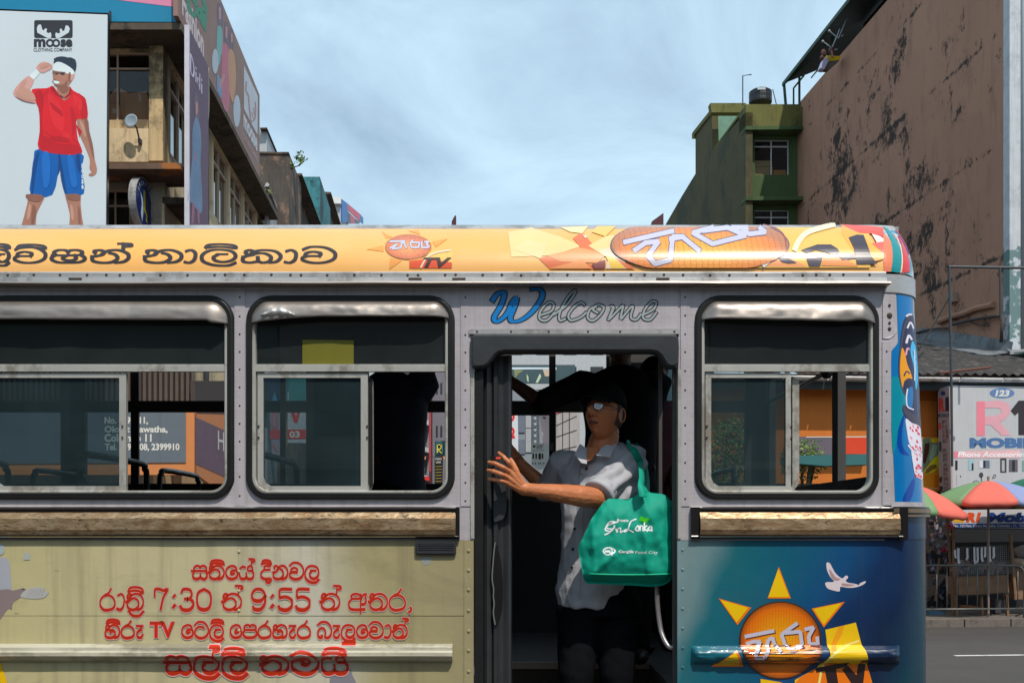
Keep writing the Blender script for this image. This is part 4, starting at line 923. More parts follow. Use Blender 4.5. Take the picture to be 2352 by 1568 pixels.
# red programme lettering on the tan side
HALO = ink(172, 166, 160, 1.1); RE = ink(214, 40, 40, 1.25); RC = ink(160, 40, 8, 1.25)
def TAN(px, py, off=0): return BUS(px, py, off) + Vector((0, -railoff(RT, py)*(1 if px < 1040 else 0), 0))
dc = Decal(TAN, .0012, st=2); dc.ymin = 1470
def red(words, x0, x1, base, h, step=0, wd=4.2):
    st, k = sinhala(words, (x0, base, x1, h))
    wf = lambda p, t: .62 + .62*abs(t.x)*(1.25 if p.y > base-h*.55 else .75)
    for wd_, m in ((wd*1.95, HALO), (wd*1.40, RE), (wd*.98, RC)):
        for q in st: dc.stroke(q, wd_, m, wf=wf, step=step)
def z2(x, y=0): return zP2(x, y)[0]
def z3(x, y=0): return zP3(x, y)[0]
b1 = zP2(0, 352)[1]; b2 = zP2(0, 690)[1]; b3 = zP2(0, 998)[1]; b4 = zP2(0, 1390)[1]
red(['sa','ta+i','ke','ya+h'], z2(1245), z2(1915), b1, 30); red(['da+i','na','va','la'], z2(1995), z3(578), b1, 30)
red(['ra','aa','ta+ii+r'], z2(225), z2(700), b2, 36); red(['c7','c:','c3','c0'], z2(812), z2(1455), b2, 41, wd=5.4)
red(['ta+h'], z2(1572), z2(1780), b2, 36); red(['c9','c:','c5','c5'], z2(1888), z3(480), b2, 41, wd=5.4)
red(['ta+h'], z3(598), z3(805), b2, 36); red(['a','ta','ra','c,'], z3(908), z3(1610), b2, 36)
red(['ha+i','ra','ae'], z2(280), z2(700), b3, 29); red(['ke','tta','la+i'], z2(1125), z2(1585), b3, 29)
red(['ke','pa','ra','ha','ae','ra'], z2(1660), z3(485), b3, 29); red(['ba','ae','la+u','ke','va','aa','ta+h'], z3(565), z3(1550), b3, 29)
for wb, m in ((.09, HALO), (.05, RE), (.0, RC)): dc.text('TV', (z2(775)-wb*16, zP2(0,822)[1]-wb*20, z2(1045)+wb*16, b3+wb*20), m, bold=wb)
red(['sa','la+h','la+i'], z2(955), z2(1850), b4, 41, wd=6.0); red(['ta','ma','ya+i'], z2(2000), z3(895), b4, 41, wd=6.0)
dc.build('programme_lettering', bus)
# dove and faded squares on the tan side
dc = Decal(BUS, .0012); dc.sm = True
zp = lambda pts: zl(zP1, pts)
GRB = ink(150, 152, 160, 1.15); GRB2 = ink(128, 112, 112, 1.1)
dc.poly(zp([(-90,620),(-10,530),(60,540),(85,600),(90,700),(98,800),(60,850),(0,860),(-60,800)]), GRB); dc.poly(zp([(-40,820),(60,790),(110,800),(190,782),(218,800),(180,850),(110,900),(100,960),(70,950),(30,1000),(-20,1060),(-60,980)]), GRB2)
dc.poly(zp([(210,800),(290,775),(370,780),(368,810),(405,812),(390,840),(350,865),(240,868),(170,850)]), ink(160, 160, 158, 1.15)); dc.poly(zp([(180,786),(205,784),(203,796),(184,797)]), ink(60, 60, 70, 1))
for i in range(6): dc.stroke(zp([(225+i*24, 850), (262+i*20, 790)]), .8, GRB2)
dc.poly(zp([(200,492),(250,492),(250,548),(200,548)]), ink(150, 158, 155, 1.15)); dc.poly(zp([(-30,420),(20,415),(38,450),(25,500),(-30,500)]), ink(150, 160, 162, 1.15))
dc.poly(zp([(-80,1380),(8,1405),(20,1440),(58,1600),(-80,1600)]), ink(215, 170, 0, 1.2)); dc.poly(zl(zP3, [(1710,110),(1805,110),(1808,170),(1790,192),(1720,190)]), ink(140, 145, 140, 1.1))
dc.poly(zl(zP3, [(720,1410),(900,1330),(950,1420),(975,1520),(720,1520)]), ink(125, 122, 130, 1.1))
dc.build('dove_print', bus)

# sun and TV emblem on the blue panel
def BLU(px, py, off=0): return bro(px, py, off + .003) if bx0 < px < bx1 and 1482 < py < 1524 else CORNER(px, py, off)
dc = Decal(BLU, .0012, st=4, xs=12, inc=.00001); zs = lambda pts: zl(zS, pts)
YO = ink(228, 170, 10, 1.3, .3, .4); OO = ink(235, 105, 10, 1.3, .3, .4)
def tri(a_, b_, c__, e1=.10):
    cx_ = (a_[0]+b_[0]+c__[0])/3; cy_ = (a_[1]+b_[1]+c__[1])/3
    dc.poly(zs([a_, b_, c__]), OO, step=6)
    dc.poly(zs([(cx_+(p[0]-cx_)*(1-e1)-4, cy_+(p[1]-cy_)*(1-e1)-3) for p in (a_, b_, c__)]), YO, step=6)
tri((928,605),(1028,866),(835,866)); tri((428,865),(700,942),(585,1086), .16); tri((1474,893),(1198,950),(1300,1106), .16); tri((365,1430),(635,1430),(565,1285), .2); tri((775,1530),(960,1560),(780,1660))
dc.poly(zs([(1312,1125),(1565,1065),(1600,1200),(1650,1390),(1700,1560),(1060,1570),(1060,1540),(1240,1440),(1330,1330),(1322,1200)]), YO, step=6)
dc.poly(zs([(1420,1100),(1470,1090),(1450,1160),(1380,1290),(1330,1320),(1380,1200)]), ink(225,140,20,1.3,.3,.4), step=6)
dc.poly(zs([(1100,1520),(1240,1440),(1340,1400),(1660,1420),(1700,1570),(1060,1570)]), OO, step=6)
bcx, bcy = zS(940, 1212)
dc.poly(ell(bcx, bcy, 341/3.605, 322/3.605, 60), ink(70, 40, 20, 1, .3, .4), step=6)
dc.poly(ell(bcx, bcy, 328/3.605, 312/3.605, 60), ballmat('sun_ball', tuple(BUS(bcx, bcy)), (1/.163, .01, 1/.155), (.85, .40, .005), (.78, .16, .004), (.30, .07, .01), 85), step=5)
S = [[(655,1180),(880,1135)], [(665,1240),(720,1222),(775,1222),(720,1310),(720,1350),(790,1350),(820,1290),(840,1210),(875,1190),(890,1240),(920,1290)],
     [(1075,1075),(1010,1120),(950,1165),(980,1250),(1010,1290),(1120,1250),(1105,1140),(990,1150)], [(1150,1120),(1215,1105),(1175,1180),(1180,1240),(1250,1245),(1245,1190)]]
for k_, mm, d in ((0, ink(90,25,20,1), 3), (0, SIL_, 0)):
    for q in S: dc.stroke(zs([(x+d*3, y+d*3) for x, y in q]), 8.6, mm, smooth=False, step=5)
dc.stroke(zs([(1260,1568),(1300,1400),(1400,1290),(1585,1218)]), 5.5, ink(230,205,110,1.2,.3,.4), step=6)
TVm = ink(48, 32, 32, 1, .3, .4)
dc.poly(zs([(1232,1440),(1500,1390),(1490,1430),(1400,1450),(1420,1570),(1330,1570),(1310,1465),(1238,1480)]), TVm, step=6)
dc.poly(zs([(1500,1420),(1570,1500),(1590,1370),(1650,1365),(1625,1570),(1530,1570),(1450,1450)]), TVm, step=6)
dc.build('sun_tv_emblem', bus)
dc = Decal(BUS, .0010); dc.sm = True
DV = ink(205, 190, 195, 1.15); DV2 = ink(165, 135, 135, 1.1)
dc.poly(zs([(1325,570),(1350,575),(1375,620),(1400,660),(1450,700),(1480,678),(1500,682),(1498,700),(1482,716),(1500,735),(1560,745),(1590,755),(1600,740),(1640,724),(1648,732),(1620,755),(1560,775),(1500,778),(1450,770),(1435,775),(1430,808),(1380,800),(1335,785),(1314,755),(1320,732),(1385,728),(1355,690),(1330,640),(1322,600)]), DV)
dc.poly(zs([(1345,620),(1400,690),(1440,705),(1400,722),(1360,690)]), DV2); dc.poly(zs([(1450,740),(1520,748),(1560,756),(1500,768),(1455,762)]), DV2)
dc.build('flying_dove_print', bus)

# ================================================================== PEOPLE
m_skin = M('brown_skin', (.52, .178, .072), .42, var=.12, scale=18, bump=.25, bscale=90, spec=.45)
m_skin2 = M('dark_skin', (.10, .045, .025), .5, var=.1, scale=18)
def ex_check(t, co, cc):
    wv = nd(t, 'ShaderNodeTexWave', wave_type='BANDS', bands_direction='Z'); wv.inputs['Scale'].default_value = 95; t.links.new(co, wv.inputs[0])
    wx = nd(t, 'ShaderNodeTexWave', wave_type='BANDS', bands_direction='X'); wx.inputs['Scale'].default_value = 95; t.links.new(co, wx.inputs[0])
    c2 = mixc(t, ramp(t, wv.outputs[0], ((.3, 0), (.7, .45))), cc, (.13, .135, .15)); return mixc(t, ramp(t, wx.outputs[0], ((.4, 0), (.7, .3))), c2, (.12, .125, .14))
m_shirt = M('grey_checked_cotton', (.56, .56, .60), .85, var=.06, scale=6, bump=.2, bscale=260, extra=ex_check, spec=.2)
m_trous = M('charcoal_trousers', (.0055, .006, .0075), .9, var=.2, scale=5, bump=.2, bscale=200, spec=.06)
m_cap = M('black_cap', (.010, .010, .011), .9, var=.2, spec=.1)
m_navy = M('navy_shirt', (.022, .026, .06), .6, var=.2); m_blk = M('black_clothes', (.014, .014, .015), .85, var=.2, spec=.1); m_maroon = M('maroon_cloth', (.10, .022, .03), .8, var=.2)
m_hair = M('grey_hair', (.05, .05, .05), .8, var=.4, scale=60)
m_shoe = M('dark_leather', (.02, .015, .012), .5)

def bake(g, vox, smooth_it=2, name='b', disp=None, keep=None):
    me = bpy.data.meshes.new(name); me.from_pydata([tuple(v) for v in g.v], [], g.f)
    bm = bmesh.new(); bm.from_mesh(me); bmesh.ops.recalc_face_normals(bm, faces=bm.faces); bm.to_mesh(me); bm.free()
    o = bpy.data.objects.new(name, me); C.objects.link(o)
    r = o.modifiers.new('r', 'REMESH'); r.mode = 'VOXEL'; r.voxel_size = vox
    if smooth_it: s_ = o.modifiers.new('s', 'SMOOTH'); s_.iterations = smooth_it; s_.factor = .5
    dg = bpy.context.evaluated_depsgraph_get(); m2 = bpy.data.meshes.new_from_object(o.evaluated_get(dg))
    bpy.data.objects.remove(o); bpy.data.meshes.remove(me)
    m2.polygons.foreach_set('use_smooth', [True]*len(m2.polygons))
    if disp or keep:
        bm = bmesh.new(); bm.from_mesh(m2); bm.normal_update()
        if disp:
            for v, nn in [(v, v.normal.copy()) for v in bm.verts]: v.co += nn*disp(v.co)
        if keep: bmesh.ops.delete(bm, geom=[v for v in bm.verts if not keep(v.co)], context='VERTS')
        bm.to_mesh(m2); bm.free()
    return m2
def limb(g, pts, rad, n=14):
    pts = [Vector(p) for p in pts]; P = []; Rr = []
    rad = [r_ if isinstance(r_, tuple) else (r_, r_) for r_ in rad]
    for i in range(len(pts)-1):
        for k in range(5): t = k/5; P.append(pts[i].lerp(pts[i+1], t)); Rr.append(tuple(rad[i][q]*(1-t)+rad[i+1][q]*t for q in (0, 1)))
    P.append(pts[-1]); Rr.append(rad[-1])
    g.tube(P, Rr, n); g.sph(P[0], Rr[0][0]*.98, 12, 8); g.sph(P[-1], Rr[-1][0]*.98, 12, 8)
def stack(g, secs, n=28):
    """horizontal elliptical sections: (centre, half width, half depth, yaw)"""
    vs = []
    for c, a_, b_, yw in secs:
        c = Vector(c)
        for k in range(n):
            t = 2*math.pi*k/n; x, y = math.copysign(abs(math.cos(t))**.85, math.cos(t))*a_, math.copysign(abs(math.sin(t))**.9, math.sin(t))*b_
            vs.append(c + Vector((x*math.cos(yw)-y*math.sin(yw), x*math.sin(yw)+y*math.cos(yw), 0)))
    m = len(secs); fs = [(i*n+k, i*n+(k+1) % n, (i+1)*n+(k+1) % n, (i+1)*n+k) for i in range(m-1) for k in range(n)]
    fs += [tuple(reversed(range(n))), tuple((m-1)*n+k for k in range(n))]
    g.add(vs, fs)
def head(g, c, yaw, pitch=0, roll=0, k=1.0):
    """head with brow, nose, lips, chin, cheeks, ears; looks along -y before turning"""
    MM = Matrix.Rotation(yaw, 3, 'Z') @ Matrix.Rotation(roll, 3, 'Y') @ Matrix.Rotation(pitch, 3, 'X'); c = Vector(c)
    bm = bmesh.new(); bmesh.ops.create_icosphere(bm, subdivisions=5, radius=1)
    gs = lambda a_, s_: math.exp(-(a_/s_)**2)
    for v in bm.verts:
        x, y, z = v.co; lo = max(0, -z); px = x*.074*(1-.26*lo**1.6); py = y*.094; pz = z*.116
        if y > 0: py *= 1-.42*lo**1.2
        else: py *= 1-.10*lo
        if y < 0.15:
            f = min(1, max(0, (.15-y)*2.2))
            py -= f*(.036*gs(px, .0105+.006*gs(pz+.022, .012))*gs(pz+.014, .017) + .018*gs(px, .009)*gs(pz-.012, .022))
            py += f*.010*(gs(px-.031, .014)+gs(px+.031, .014))*gs(pz-.014, .013)
            py -= f*.006*gs(pz-.036, .010)*gs(px, .05)
            py -= f*.006*(gs(px-.031, .012)+gs(px+.031, .012))*gs(pz-.012, .008)
            py -= f*.015*gs(px, .024)*(gs(pz+.050, .0065)+gs(pz+.064, .0075)) - f*.014*gs(px, .026)*gs(pz+.057, .003)
            py -= f*.012*gs(px, .024)*gs(pz+.096, .016); py -= f*.004*(gs(px-.046, .016)+gs(px+.046, .016))*gs(pz+.010, .02)
            py -= f*.005*(gs(px-.014, .006)+gs(px+.014, .006))*gs(pz+.024, .007)
            py += f*.004*(gs(px-.036, .01)+gs(px+.036, .01))*gs(pz+.055, .02)
        v.co = c + MM @ Vector((px, py, pz))*k
    g.add([v.co.copy() for v in bm.verts], [[v.index for v in f.verts] for f in bm.faces]); bm.free()
    for s_ in (-1, 1):
        RM = MM @ Matrix.Rotation(s_*.35, 3, 'Z')
        g.sph(c + MM @ Vector((s_*.077, .014, -.006))*k, (.006*k, .020*k, .032*k), 12, 10, M=RM)
        lob = [c + MM @ Vector((s_*(.083+.004*math.cos(q)), .016+.019*math.cos(q), -.004+.030*math.sin(q)))*k for q in [i*math.pi*2/14 for i in range(14)]]
        g.tube(lob, .0042*k, 6, closed=True)
    return MM
def eyes(parent, c, MM, k=1):
    g = G(); 
    for s_ in (-1, 1): g.sph(Vector(c) + MM @ Vector((s_*.031, -.0785, .014))*k, .0105*k, 12, 8)
    g.build('eyes', M('eye_white', (.5, .46, .42), .3), parent, smooth=True)
    g = G()
    for s_ in (-1, 1): g.sph(Vector(c) + MM @ Vector((s_*.031, -.0865, .014))*k, .0048*k, 10, 6)
    g.build('pupils', M('eye_dark', (.01, .006, .005), .2), parent, smooth=True)
def generic_hand(g, wr, dr, pn, k=1.0, curl=.5):
    """palm, four bent fingers and a thumb; dr: towards finger tips, pn: palm normal"""
    wr = Vector(wr); dr = Vector(dr).normalized(); pn = Vector(pn); pn = (pn - dr*pn.dot(dr)).normalized(); sd_ = dr.cross(pn)
    for i, off in enumerate((-.03, -.01, .01, .028)):
        b_ = wr + dr*.085*k + sd_*off*k; limb(g, [wr + sd_*off*.6*k, b_], [(.014*k, .014*k), .011*k], 8)
        L = (.068, .076, .072, .056)[i]*k; p = b_; d = dr.copy(); P = [b_]
        for j in range(3):
            d = (d*math.cos(curl) + pn*math.sin(curl)).normalized(); p = p + d*L*(.45, .32, .23)[j]; P.append(p)
        limb(g, P, [.0095*k, .009*k, .008*k, .007*k], 8)
    b_ = wr + dr*.02*k - sd_*.03*k; limb(g, [b_, b_ + dr*.03*k - sd_*.022*k + pn*.01*k, b_ + dr*.055*k - sd_*.03*k + pn*.03*k], [.013*k, .0105*k, .008*k], 8)

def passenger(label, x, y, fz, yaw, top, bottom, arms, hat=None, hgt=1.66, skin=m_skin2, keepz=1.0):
    """standing passenger; arms: list of (shoulder side, elbow, wrist, hand direction, palm normal) in world metres"""
    s = hgt/1.7; e_ = empty('person', (x, y, fz), label, 'person'); c = math.cos(yaw); sn = math.sin(yaw)
    L = lambda px, py, pz: Vector((x + (px*c - py*sn)*s, y + (px*sn + py*c)*s, fz + pz*s))
    g = G(); MM = head(g, L(0, -.01, 1.58), yaw, k=s)
    limb(g, [L(0, .01, 1.38), L(0, .005, 1.52)], [.056*s, .05*s])
    stack(g, [(L(0, 0, .86), .15*s, .09*s, yaw), (L(0, 0, 1.05), .135*s, .085*s, yaw), (L(0, 0, 1.25), .16*s, .10*s, yaw), (L(0, 0, 1.38), .13*s, .075*s, yaw)])
    g2 = G(); stack(g2, [(L(0, 0, .80), .19*s, .125*s, yaw), (L(0, 0, .95), .175*s, .12*s, yaw), (L(0, 0, 1.15), .18*s, .125*s, yaw), (L(0, 0, 1.32), .195*s, .12*s, yaw), (L(0, 0, 1.42), .14*s, .09*s, yaw), (L(0, .01, 1.46), .07*s, .065*s, yaw)])
    for sd_, el, wr, dr, pn in arms:
        sh = L(sd_*.185, 0, 1.38); limb(g, [sh, el, Vector(el).lerp(Vector(wr), .4), wr], [.045*s, .038*s, .035*s, .025*s]); generic_hand(g, wr, dr, pn, s)
        mid = Vector(el); q = mid.lerp(Vector(wr), .0); limb(g2, [L(sd_*.16, 0, 1.37), sh, mid], [.07*s, .068*s, .058*s])
    g3 = G(); stack(g3, [(L(0, 0, .97), .165*s, .115*s, yaw), (L(0, 0, .84), .18*s, .125*s, yaw)])
    for sd_ in (-1, 1):
        limb(g3, [L(sd_*.09, 0, .84), L(sd_*.095, -.02, .48), L(sd_*.1, 0, .08)], [.088*s, .065*s, .05*s]); limb(g, [L(sd_*.09, 0, .8), L(sd_*.1, 0, .05)], [.06*s, .035*s])
    link('body', bake(g, .006), e_).data.materials.append(skin); link('shirt', bake(g2, .009, disp=lambda p: .007*noise.noise(p*9)), e_).data.materials.append(top)
    link('trousers', bake(g3, .011, disp=lambda p: .006*noise.noise(p*8)), e_).data.materials.append(bottom)
    g = G()
    for sd_ in (-1, 1): g.sph(L(sd_*.1, -.05, .035), (.045, .13, .04), 12, 8, M=Matrix.Rotation(yaw, 3, 'Z'))
    g.build('shoes', m_shoe, e_, smooth=True)
    g = G(); bm = bmesh.new(); bmesh.ops.create_icosphere(bm, subdivisions=3, radius=1)
    for v in bm.verts:
        q = v.co.copy(); q = Vector((q.x*.083, q.y*.104+.008, max(q.z, -.35 if q.y > -.1 else .25)*.126))
        v.co = L(0, -.01, 1.58) + MM @ q*s
    g.add([v.co.copy() for v in bm.verts], [[v.index for v in f.verts] for f in bm.faces]); bm.free(); g.build('hair', m_blk, e_, smooth=True)
    return e_

# ---------------------------------------------------------------- the man in the doorway
man = empty('person', (busX(1375), YB+.34, .64), 'man in black cap, glasses and grey checked shirt standing in the bus doorway', 'person')
HC = at(1388, 951, 4.38); HYAW = -R(38)
def A(px, py, Y): return at(px, py, Y)
g = G(); MM = head(g, HC, HYAW, R(-9), R(2), 1.0)
for v_ in g.v: pass
HL = lambda x, y, z: HC + MM @ Vector((x, y, z))*1.0
limb(g, [A(1380, 1056, 4.43), A(1384, 1022, 4.42), A(1393, 992, 4.42)], [(.076, .074), (.066, .066), (.058, .060)])
stack(g, [(A(1376, 1400, 4.44), .15, .10, -.2), (A(1380, 1250, 4.44), .13, .09, -.3), (A(1380, 1120, 4.44), .15, .095, -.35), (A(1384, 1062, 4.44), .12, .07, -.35), (A(1386, 1045, 4.44), .06, .06, -.35)])
# the arm to the door leaf: shoulder, elbow, forearm, wrist
SH = A(1450, 1054, 4.44); EL = A(1368, 1143, 4.24); W = A(1203, 1122, 4.055)
limb(g, [SH, EL], [.045, .042]); 
limb(g, [EL, EL.lerp(W, .22), EL.lerp(W, .55), EL.lerp(W, .85), W], [.043, .046, .037, .027, .0265])
g.sph(EL + Vector((.02, .01, -.018)), .034, 12, 8)
PALM = A(1182, 1096, 4.05)
base = [A(1179, 1077, 4.035), A(1172, 1085, 4.03), A(1168, 1097, 4.03), A(1167, 1109, 4.035)]
for b_, q in zip(base, (-8, -3, 3, 8)): limb(g, [W + Vector((0, 0, -q*.0012)), b_], [(.019, .019), (.0125, .0125)], 10)
FT = [[(1179,1077,4.035),(1169,1062,4.015),(1157,1049,4.03),(1146,1040,4.055)],
      [(1172,1085,4.03),(1156,1073,4.005),(1137,1064,4.02),(1123,1061,4.05)],
      [(1168,1097,4.03),(1150,1088,4.0),(1133,1082,4.018),(1121,1079.5,4.05)],
      [(1167,1109,4.035),(1151,1104,4.01),(1135,1101,4.025),(1123,1099.5,4.05)]]
for f_, r0 in zip(FT, (.0098, .0100, .0098, .0088)): limb(g, [A(*p) for p in f_], [r0*1.12, r0*.98, r0*.93, r0*.74], 10)
limb(g, [A(1196, 1108, 4.06), A(1187, 1084, 4.09), A(1179, 1066, 4.115), A(1172, 1054, 4.125)], [.017, .0125, .011, .0085], 10)     # thumb behind the leaf edge
for b_ in base: limb(g, [W.lerp(b_, .35) + Vector((0, -.011, .002)), b_ + Vector((0, -.009, 0))], [.0028, .0034], 6)      # tendons
# other arm, reaching back into the shade
SH2 = A(1292, 1068, 4.50); EL2 = A(1262, 1130, 4.58); W2 = A(1192, 1062, 4.60)
limb(g, [SH2, EL2, EL2.lerp(W2, .4), W2], [.045, .040, .036, .027]); generic_hand(g, W2, W2-EL2, (0, -1, 0), 1, .5)
hip = {-1: A(1330, 1400, 4.44), 1: A(1420, 1400, 4.44)}
kn = {-1: A(1322, 1545, 4.36), 1: A(1417, 1545, 4.38)}
for s_ in (-1, 1): ft = Vector((kn[s_].x, kn[s_].y+.05, .70)); limb(g, [hip[s_], kn[s_], ft], [.075, .05, .035]); g.sph(ft + Vector((-.02, -.06, -.03)), (.04, .1, .03), 12, 8)
def skind(p): return .0008*noise.noise(p*60) + (.0016*max(0, noise.noise(Vector((p.x*8, p.y*40, p.z*55)))) if p.y < 4.3 else 0)
bod = link('body', bake(g, .0025, 1, disp=skind), man); bod.data.materials.append(m_skin)
from mathutils.bvhtree import BVHTree
_hb = bmesh.new(); _hb.from_mesh(bod.data); hbv = BVHTree.FromBMesh(_hb)
def onface(x, z, off=0):
    o_ = HL(x, -.25, z); d_ = (MM @ Vector((0, 1, 0))).normalized(); h = hbv.ray_cast(o_, d_); return (h[0] - d_*off) if h[0] else HL(x, -.09, z)
m_lip = M('lips_brown', (.20, .065, .045), .4); m_line = M('dark_crease', (.03, .012, .009), .6)
g = G(); g.tube([onface(x, -.0535 - 3.0*x*x) for x in [-.021+.0042*i for i in range(11)]], [(.0018+.0028*math.sin(math.pi*i/10)) for i in range(11)], 8); g.tube([onface(x, -.0625 + 5.5*x*x) for x in [-.019+.0038*i for i in range(11)]], [(.0018+.0036*math.sin(math.pi*i/10)) for i in range(11)], 8); g.build('lips', m_lip, man, smooth=True, kind='stuff')
g = G(); g.tube([onface(x, -.0580 - 2.0*x*x, .0022) for x in [-.023+.0046*i for i in range(11)]], .0013, 6)
for s_ in (-1, 1):
    g.sph(onface(s_*.0085, -.031, .0005), (.0042, .0042, .0026), 8, 6); g.tube([onface(s_*(.018+.010*t), -.026-.018*t, -.0003) for t in (0, .5, 1)], .0007, 5)
g.build('face_creases', m_line, man, smooth=True, kind='stuff')
g = G()
for s_ in (-1, 1): g.tube([onface(s_*(.014+.034*t), .033+.006*math.sin(math.pi*t), .001) for t in (0, .25, .5, .75, 1)], [(.002, .002), (.004, .003), (.004, .003), (.003, .002), (.001, .001)], 6)
g.build('eyebrows', m_hair, man, kind='stuff'); _hb.free()
eyes(man, HC, MM, 1.03)
# brow and short grey stubble hair at the nape
g = G(); bm = bmesh.new(); bmesh.ops.create_icosphere(bm, subdivisions=4, radius=1)
for v in bm.verts:
    q = v.co; q = Vector((q.x*.0785, max(q.y, -.1)*.0985, max(min(q.z, .6), -.42)*.116)); v.co = HL(*q)
g.add([v.co.copy() for v in bm.verts], [[v.index for v in f.verts] for f in bm.faces]); bm.free(); g.build('hair', m_hair, man, smooth=True)
# cap
g = G(); bm = bmesh.new(); bmesh.ops.create_icosphere(bm, subdivisions=4, radius=1)
for v in bm.verts:
    q = v.co; z_ = q.z
    q = Vector((q.x*.085, q.y*.105+.004, (max(z_, 0)**.85*.092 + .050) if z_ > 0 else .048 + z_*.012)); v.co = HL(*q)
g.add([v.co.copy() for v in bm.verts], [[v.index for v in f.verts] for f in bm.faces]); bm.free(); g.build('cap', m_cap, man, smooth=True)
vs = []; nb = 16
for i in range(nb+1):
    a_ = -1.15 + 2.3*i/nb
    for r_ in (0, .5, 1):
        ln = .066*math.cos(a_*.9)*r_; vs.append(HL(math.sin(a_)*(.078), -math.cos(a_)*.098 - ln, .052 - .014*r_*r_ - .012*abs(math.sin(a_))*r_))
o = mesh('cap_brim', vs, [(i*3+j, (i+1)*3+j, (i+1)*3+j+1, i*3+j+1) for i in range(nb) for j in range(2)], m_cap, man, True); s_ = o.modifiers.new('s', 'SOLIDIFY'); s_.thickness = .004
# glasses
g = G(); gl = G()
for s_ in (-1, 1):
    cx = s_*.031; P = [HL(cx + .0235*math.cos(q), -.104 + .010*abs(s_)*(.5-.5*math.cos(q) if s_ < 0 else .5+.5*math.cos(q))*.8, .012 + .0195*math.sin(q)) for q in [2*math.pi*i/24 for i in range(24)]]
    g.tube(P, .0018, 6, closed=True); gl.add(P, [tuple(range(24))])
    g.tube([HL(s_*.055, -.096, .016), HL(s_*.074, -.07, .016), HL(s_*.083, .0, .012), HL(s_*.082, .02, .002)], .0015, 6)
g.tube([HL(-.009, -.107, .016), HL(0, -.110, .018), HL(.009, -.107, .016)], .0016, 6)
gg = g.build('glasses', m_black, man, smooth=True); gl.build('lenses', glass('spectacle_lens', (.85, .85, .85), .5, .12, .17), gg)
# shirt: torso + sleeves + collar
def fold(p):
    q = .0
    if p.x > busX(1345) and p.z > busZ(1175) + .02 and p.y < 4.5:        # sleeve drag folds running from the shoulder to the cuff
        u_ = (p - EL).dot((SH - EL).normalized()); v_ = (p-EL).dot(Vector((.6, 0, -.8)))
        q += .0065*math.sin(v_*95 + 2.2*noise.noise(p*9)) * (1 if u_ > .02 else .3)
    q += (.0065 if p.z > busZ(1330) else .003)*noise.noise(Vector((p.x*11, p.y*9, p.z*5))) + .004*noise.noise(p*26) + .0035*(1-abs(noise.noise(Vector((p.x*16, p.y*10, p.z*7))))*4 if abs(noise.noise(Vector((p.x*16, p.y*10, p.z*7)))) < .25 else 0)
    if p.z < busZ(1180): q += .0035*math.sin(p.x*55 + 3*noise.noise(Vector((p.x*3, p.y*3, p.z*2))))*min(1, (busZ(1180)-p.z)*2.5)
    return q
g = G()
yw = -.30
stack(g, [(A(1352, 1392, 4.44), .135, .125, yw), (A(1360, 1350, 4.44), .165, .13, yw), (A(1374, 1290, 4.44), .165, .13, yw), (A(1378, 1200, 4.44), .17, .13, yw), (A(1380, 1130, 4.45), .185, .13, yw), (A(1378, 1082, 4.45), .195, .12, yw), (A(1382, 1054, 4.45), .165, .10, yw), (A(1388, 1036, 4.45), .105, .08, yw), (A(1390, 1026, 4.45), .074, .070, yw)])
CU = EL.lerp(SH, .10) + Vector((-.01, -.01, .0))
limb(g, [A(1425, 1050, 4.46), SH, SH.lerp(EL, .3)], [.062, .074, .073], 20); g.tube([SH.lerp(EL, k_/10) for k_ in range(2, 10)], [.073, .073, .072, .070, .068, .066, .064, .062], 20)
limb(g, [A(1330, 1075, 4.47), SH2 + Vector((0, 0, .005)), EL2 + Vector((.0, 0, .0)), EL2.lerp(W2, .12)], [.06, .070, .064, .058], 16)
sh_ = link('shirt', bake(g, .0055, 2, disp=fold), man); sh_.data.materials.append(m_shirt)
# rolled cuff
g = G(); ax = (W-EL).normalized().lerp((EL-SH).normalized(), .45).normalized(); ax = (EL-SH).normalized(); c0 = EL + (SH-EL)*.12
g.tube([c0 - ax*.030, c0 - ax*.027, c0 - ax*.004, c0 + ax*.017, c0+ax*.020], [.060, .069, .0715, .068, .062], 28, caps=True)
bk = bake(g, .005, 1, disp=lambda p: .0025*math.sin((p-c0).dot(ax)*150) + .003*noise.noise(p*22)); link('cuff', bk, man).data.materials.append(m_shirt)
# collar wings, placket, buttons, pocket line
def sheet(name, mat, pts, par, th=.003, bend=0):
    g = G(); g.add([Vector(p) for p in pts], [tuple(range(len(pts)))]); o = g.build(name, mat, par, fix=False); s_ = o.modifiers.new('s', 'SOLIDIFY'); s_.thickness = th; s_.offset = 0; return o
cz = lambda x, y, Y: at(*zM(x, y), Y)
for pts in ([(1030,690,4.365),(1092,735,4.36),(1098,888,4.285),(1045,878,4.285),(975,795,4.31)], [(1385,615,4.43),(1412,655,4.41),(1328,818,4.30),(1188,800,4.285),(1238,735,4.33),(1325,670,4.38)]):
    sheet('collar', m_shirt, [cz(*p) for p in pts], man, .005)
g = G(); limb(g, [cz(1010, 690, 4.42), cz(1110, 650, 4.40), cz(1250, 660, 4.40), cz(1370, 600, 4.44)], [.012, .012, .012, .012], 8) if 0 else None
g = G(); g.add([cz(1110, 720, 4.352), cz(1225, 730, 4.352), cz(1150, 838, 4.300), cz(1095, 860, 4.297)], [(0, 1, 2, 3)]); g.build('bare_chest', m_skin, man, fix=False)
_bm = bmesh.new(); _bm.from_mesh(sh_.data); bv = BVHTree.FromBMesh(_bm)
def on_shirt(px, py, off=.003):
    o_ = Vector((0, 0, CAMZ)); h = bv.ray_cast(o_, ray(px, py).normalized())
    return (h[0] + h[1]*off) if h[0] else A(px, py, 4.3)
g = G(); vs = []; PLK = [(1345,1060),(1340,1100),(1335,1160),(1333,1200),(1331,1260),(1328,1310),(1325,1355),(1326,1374)]
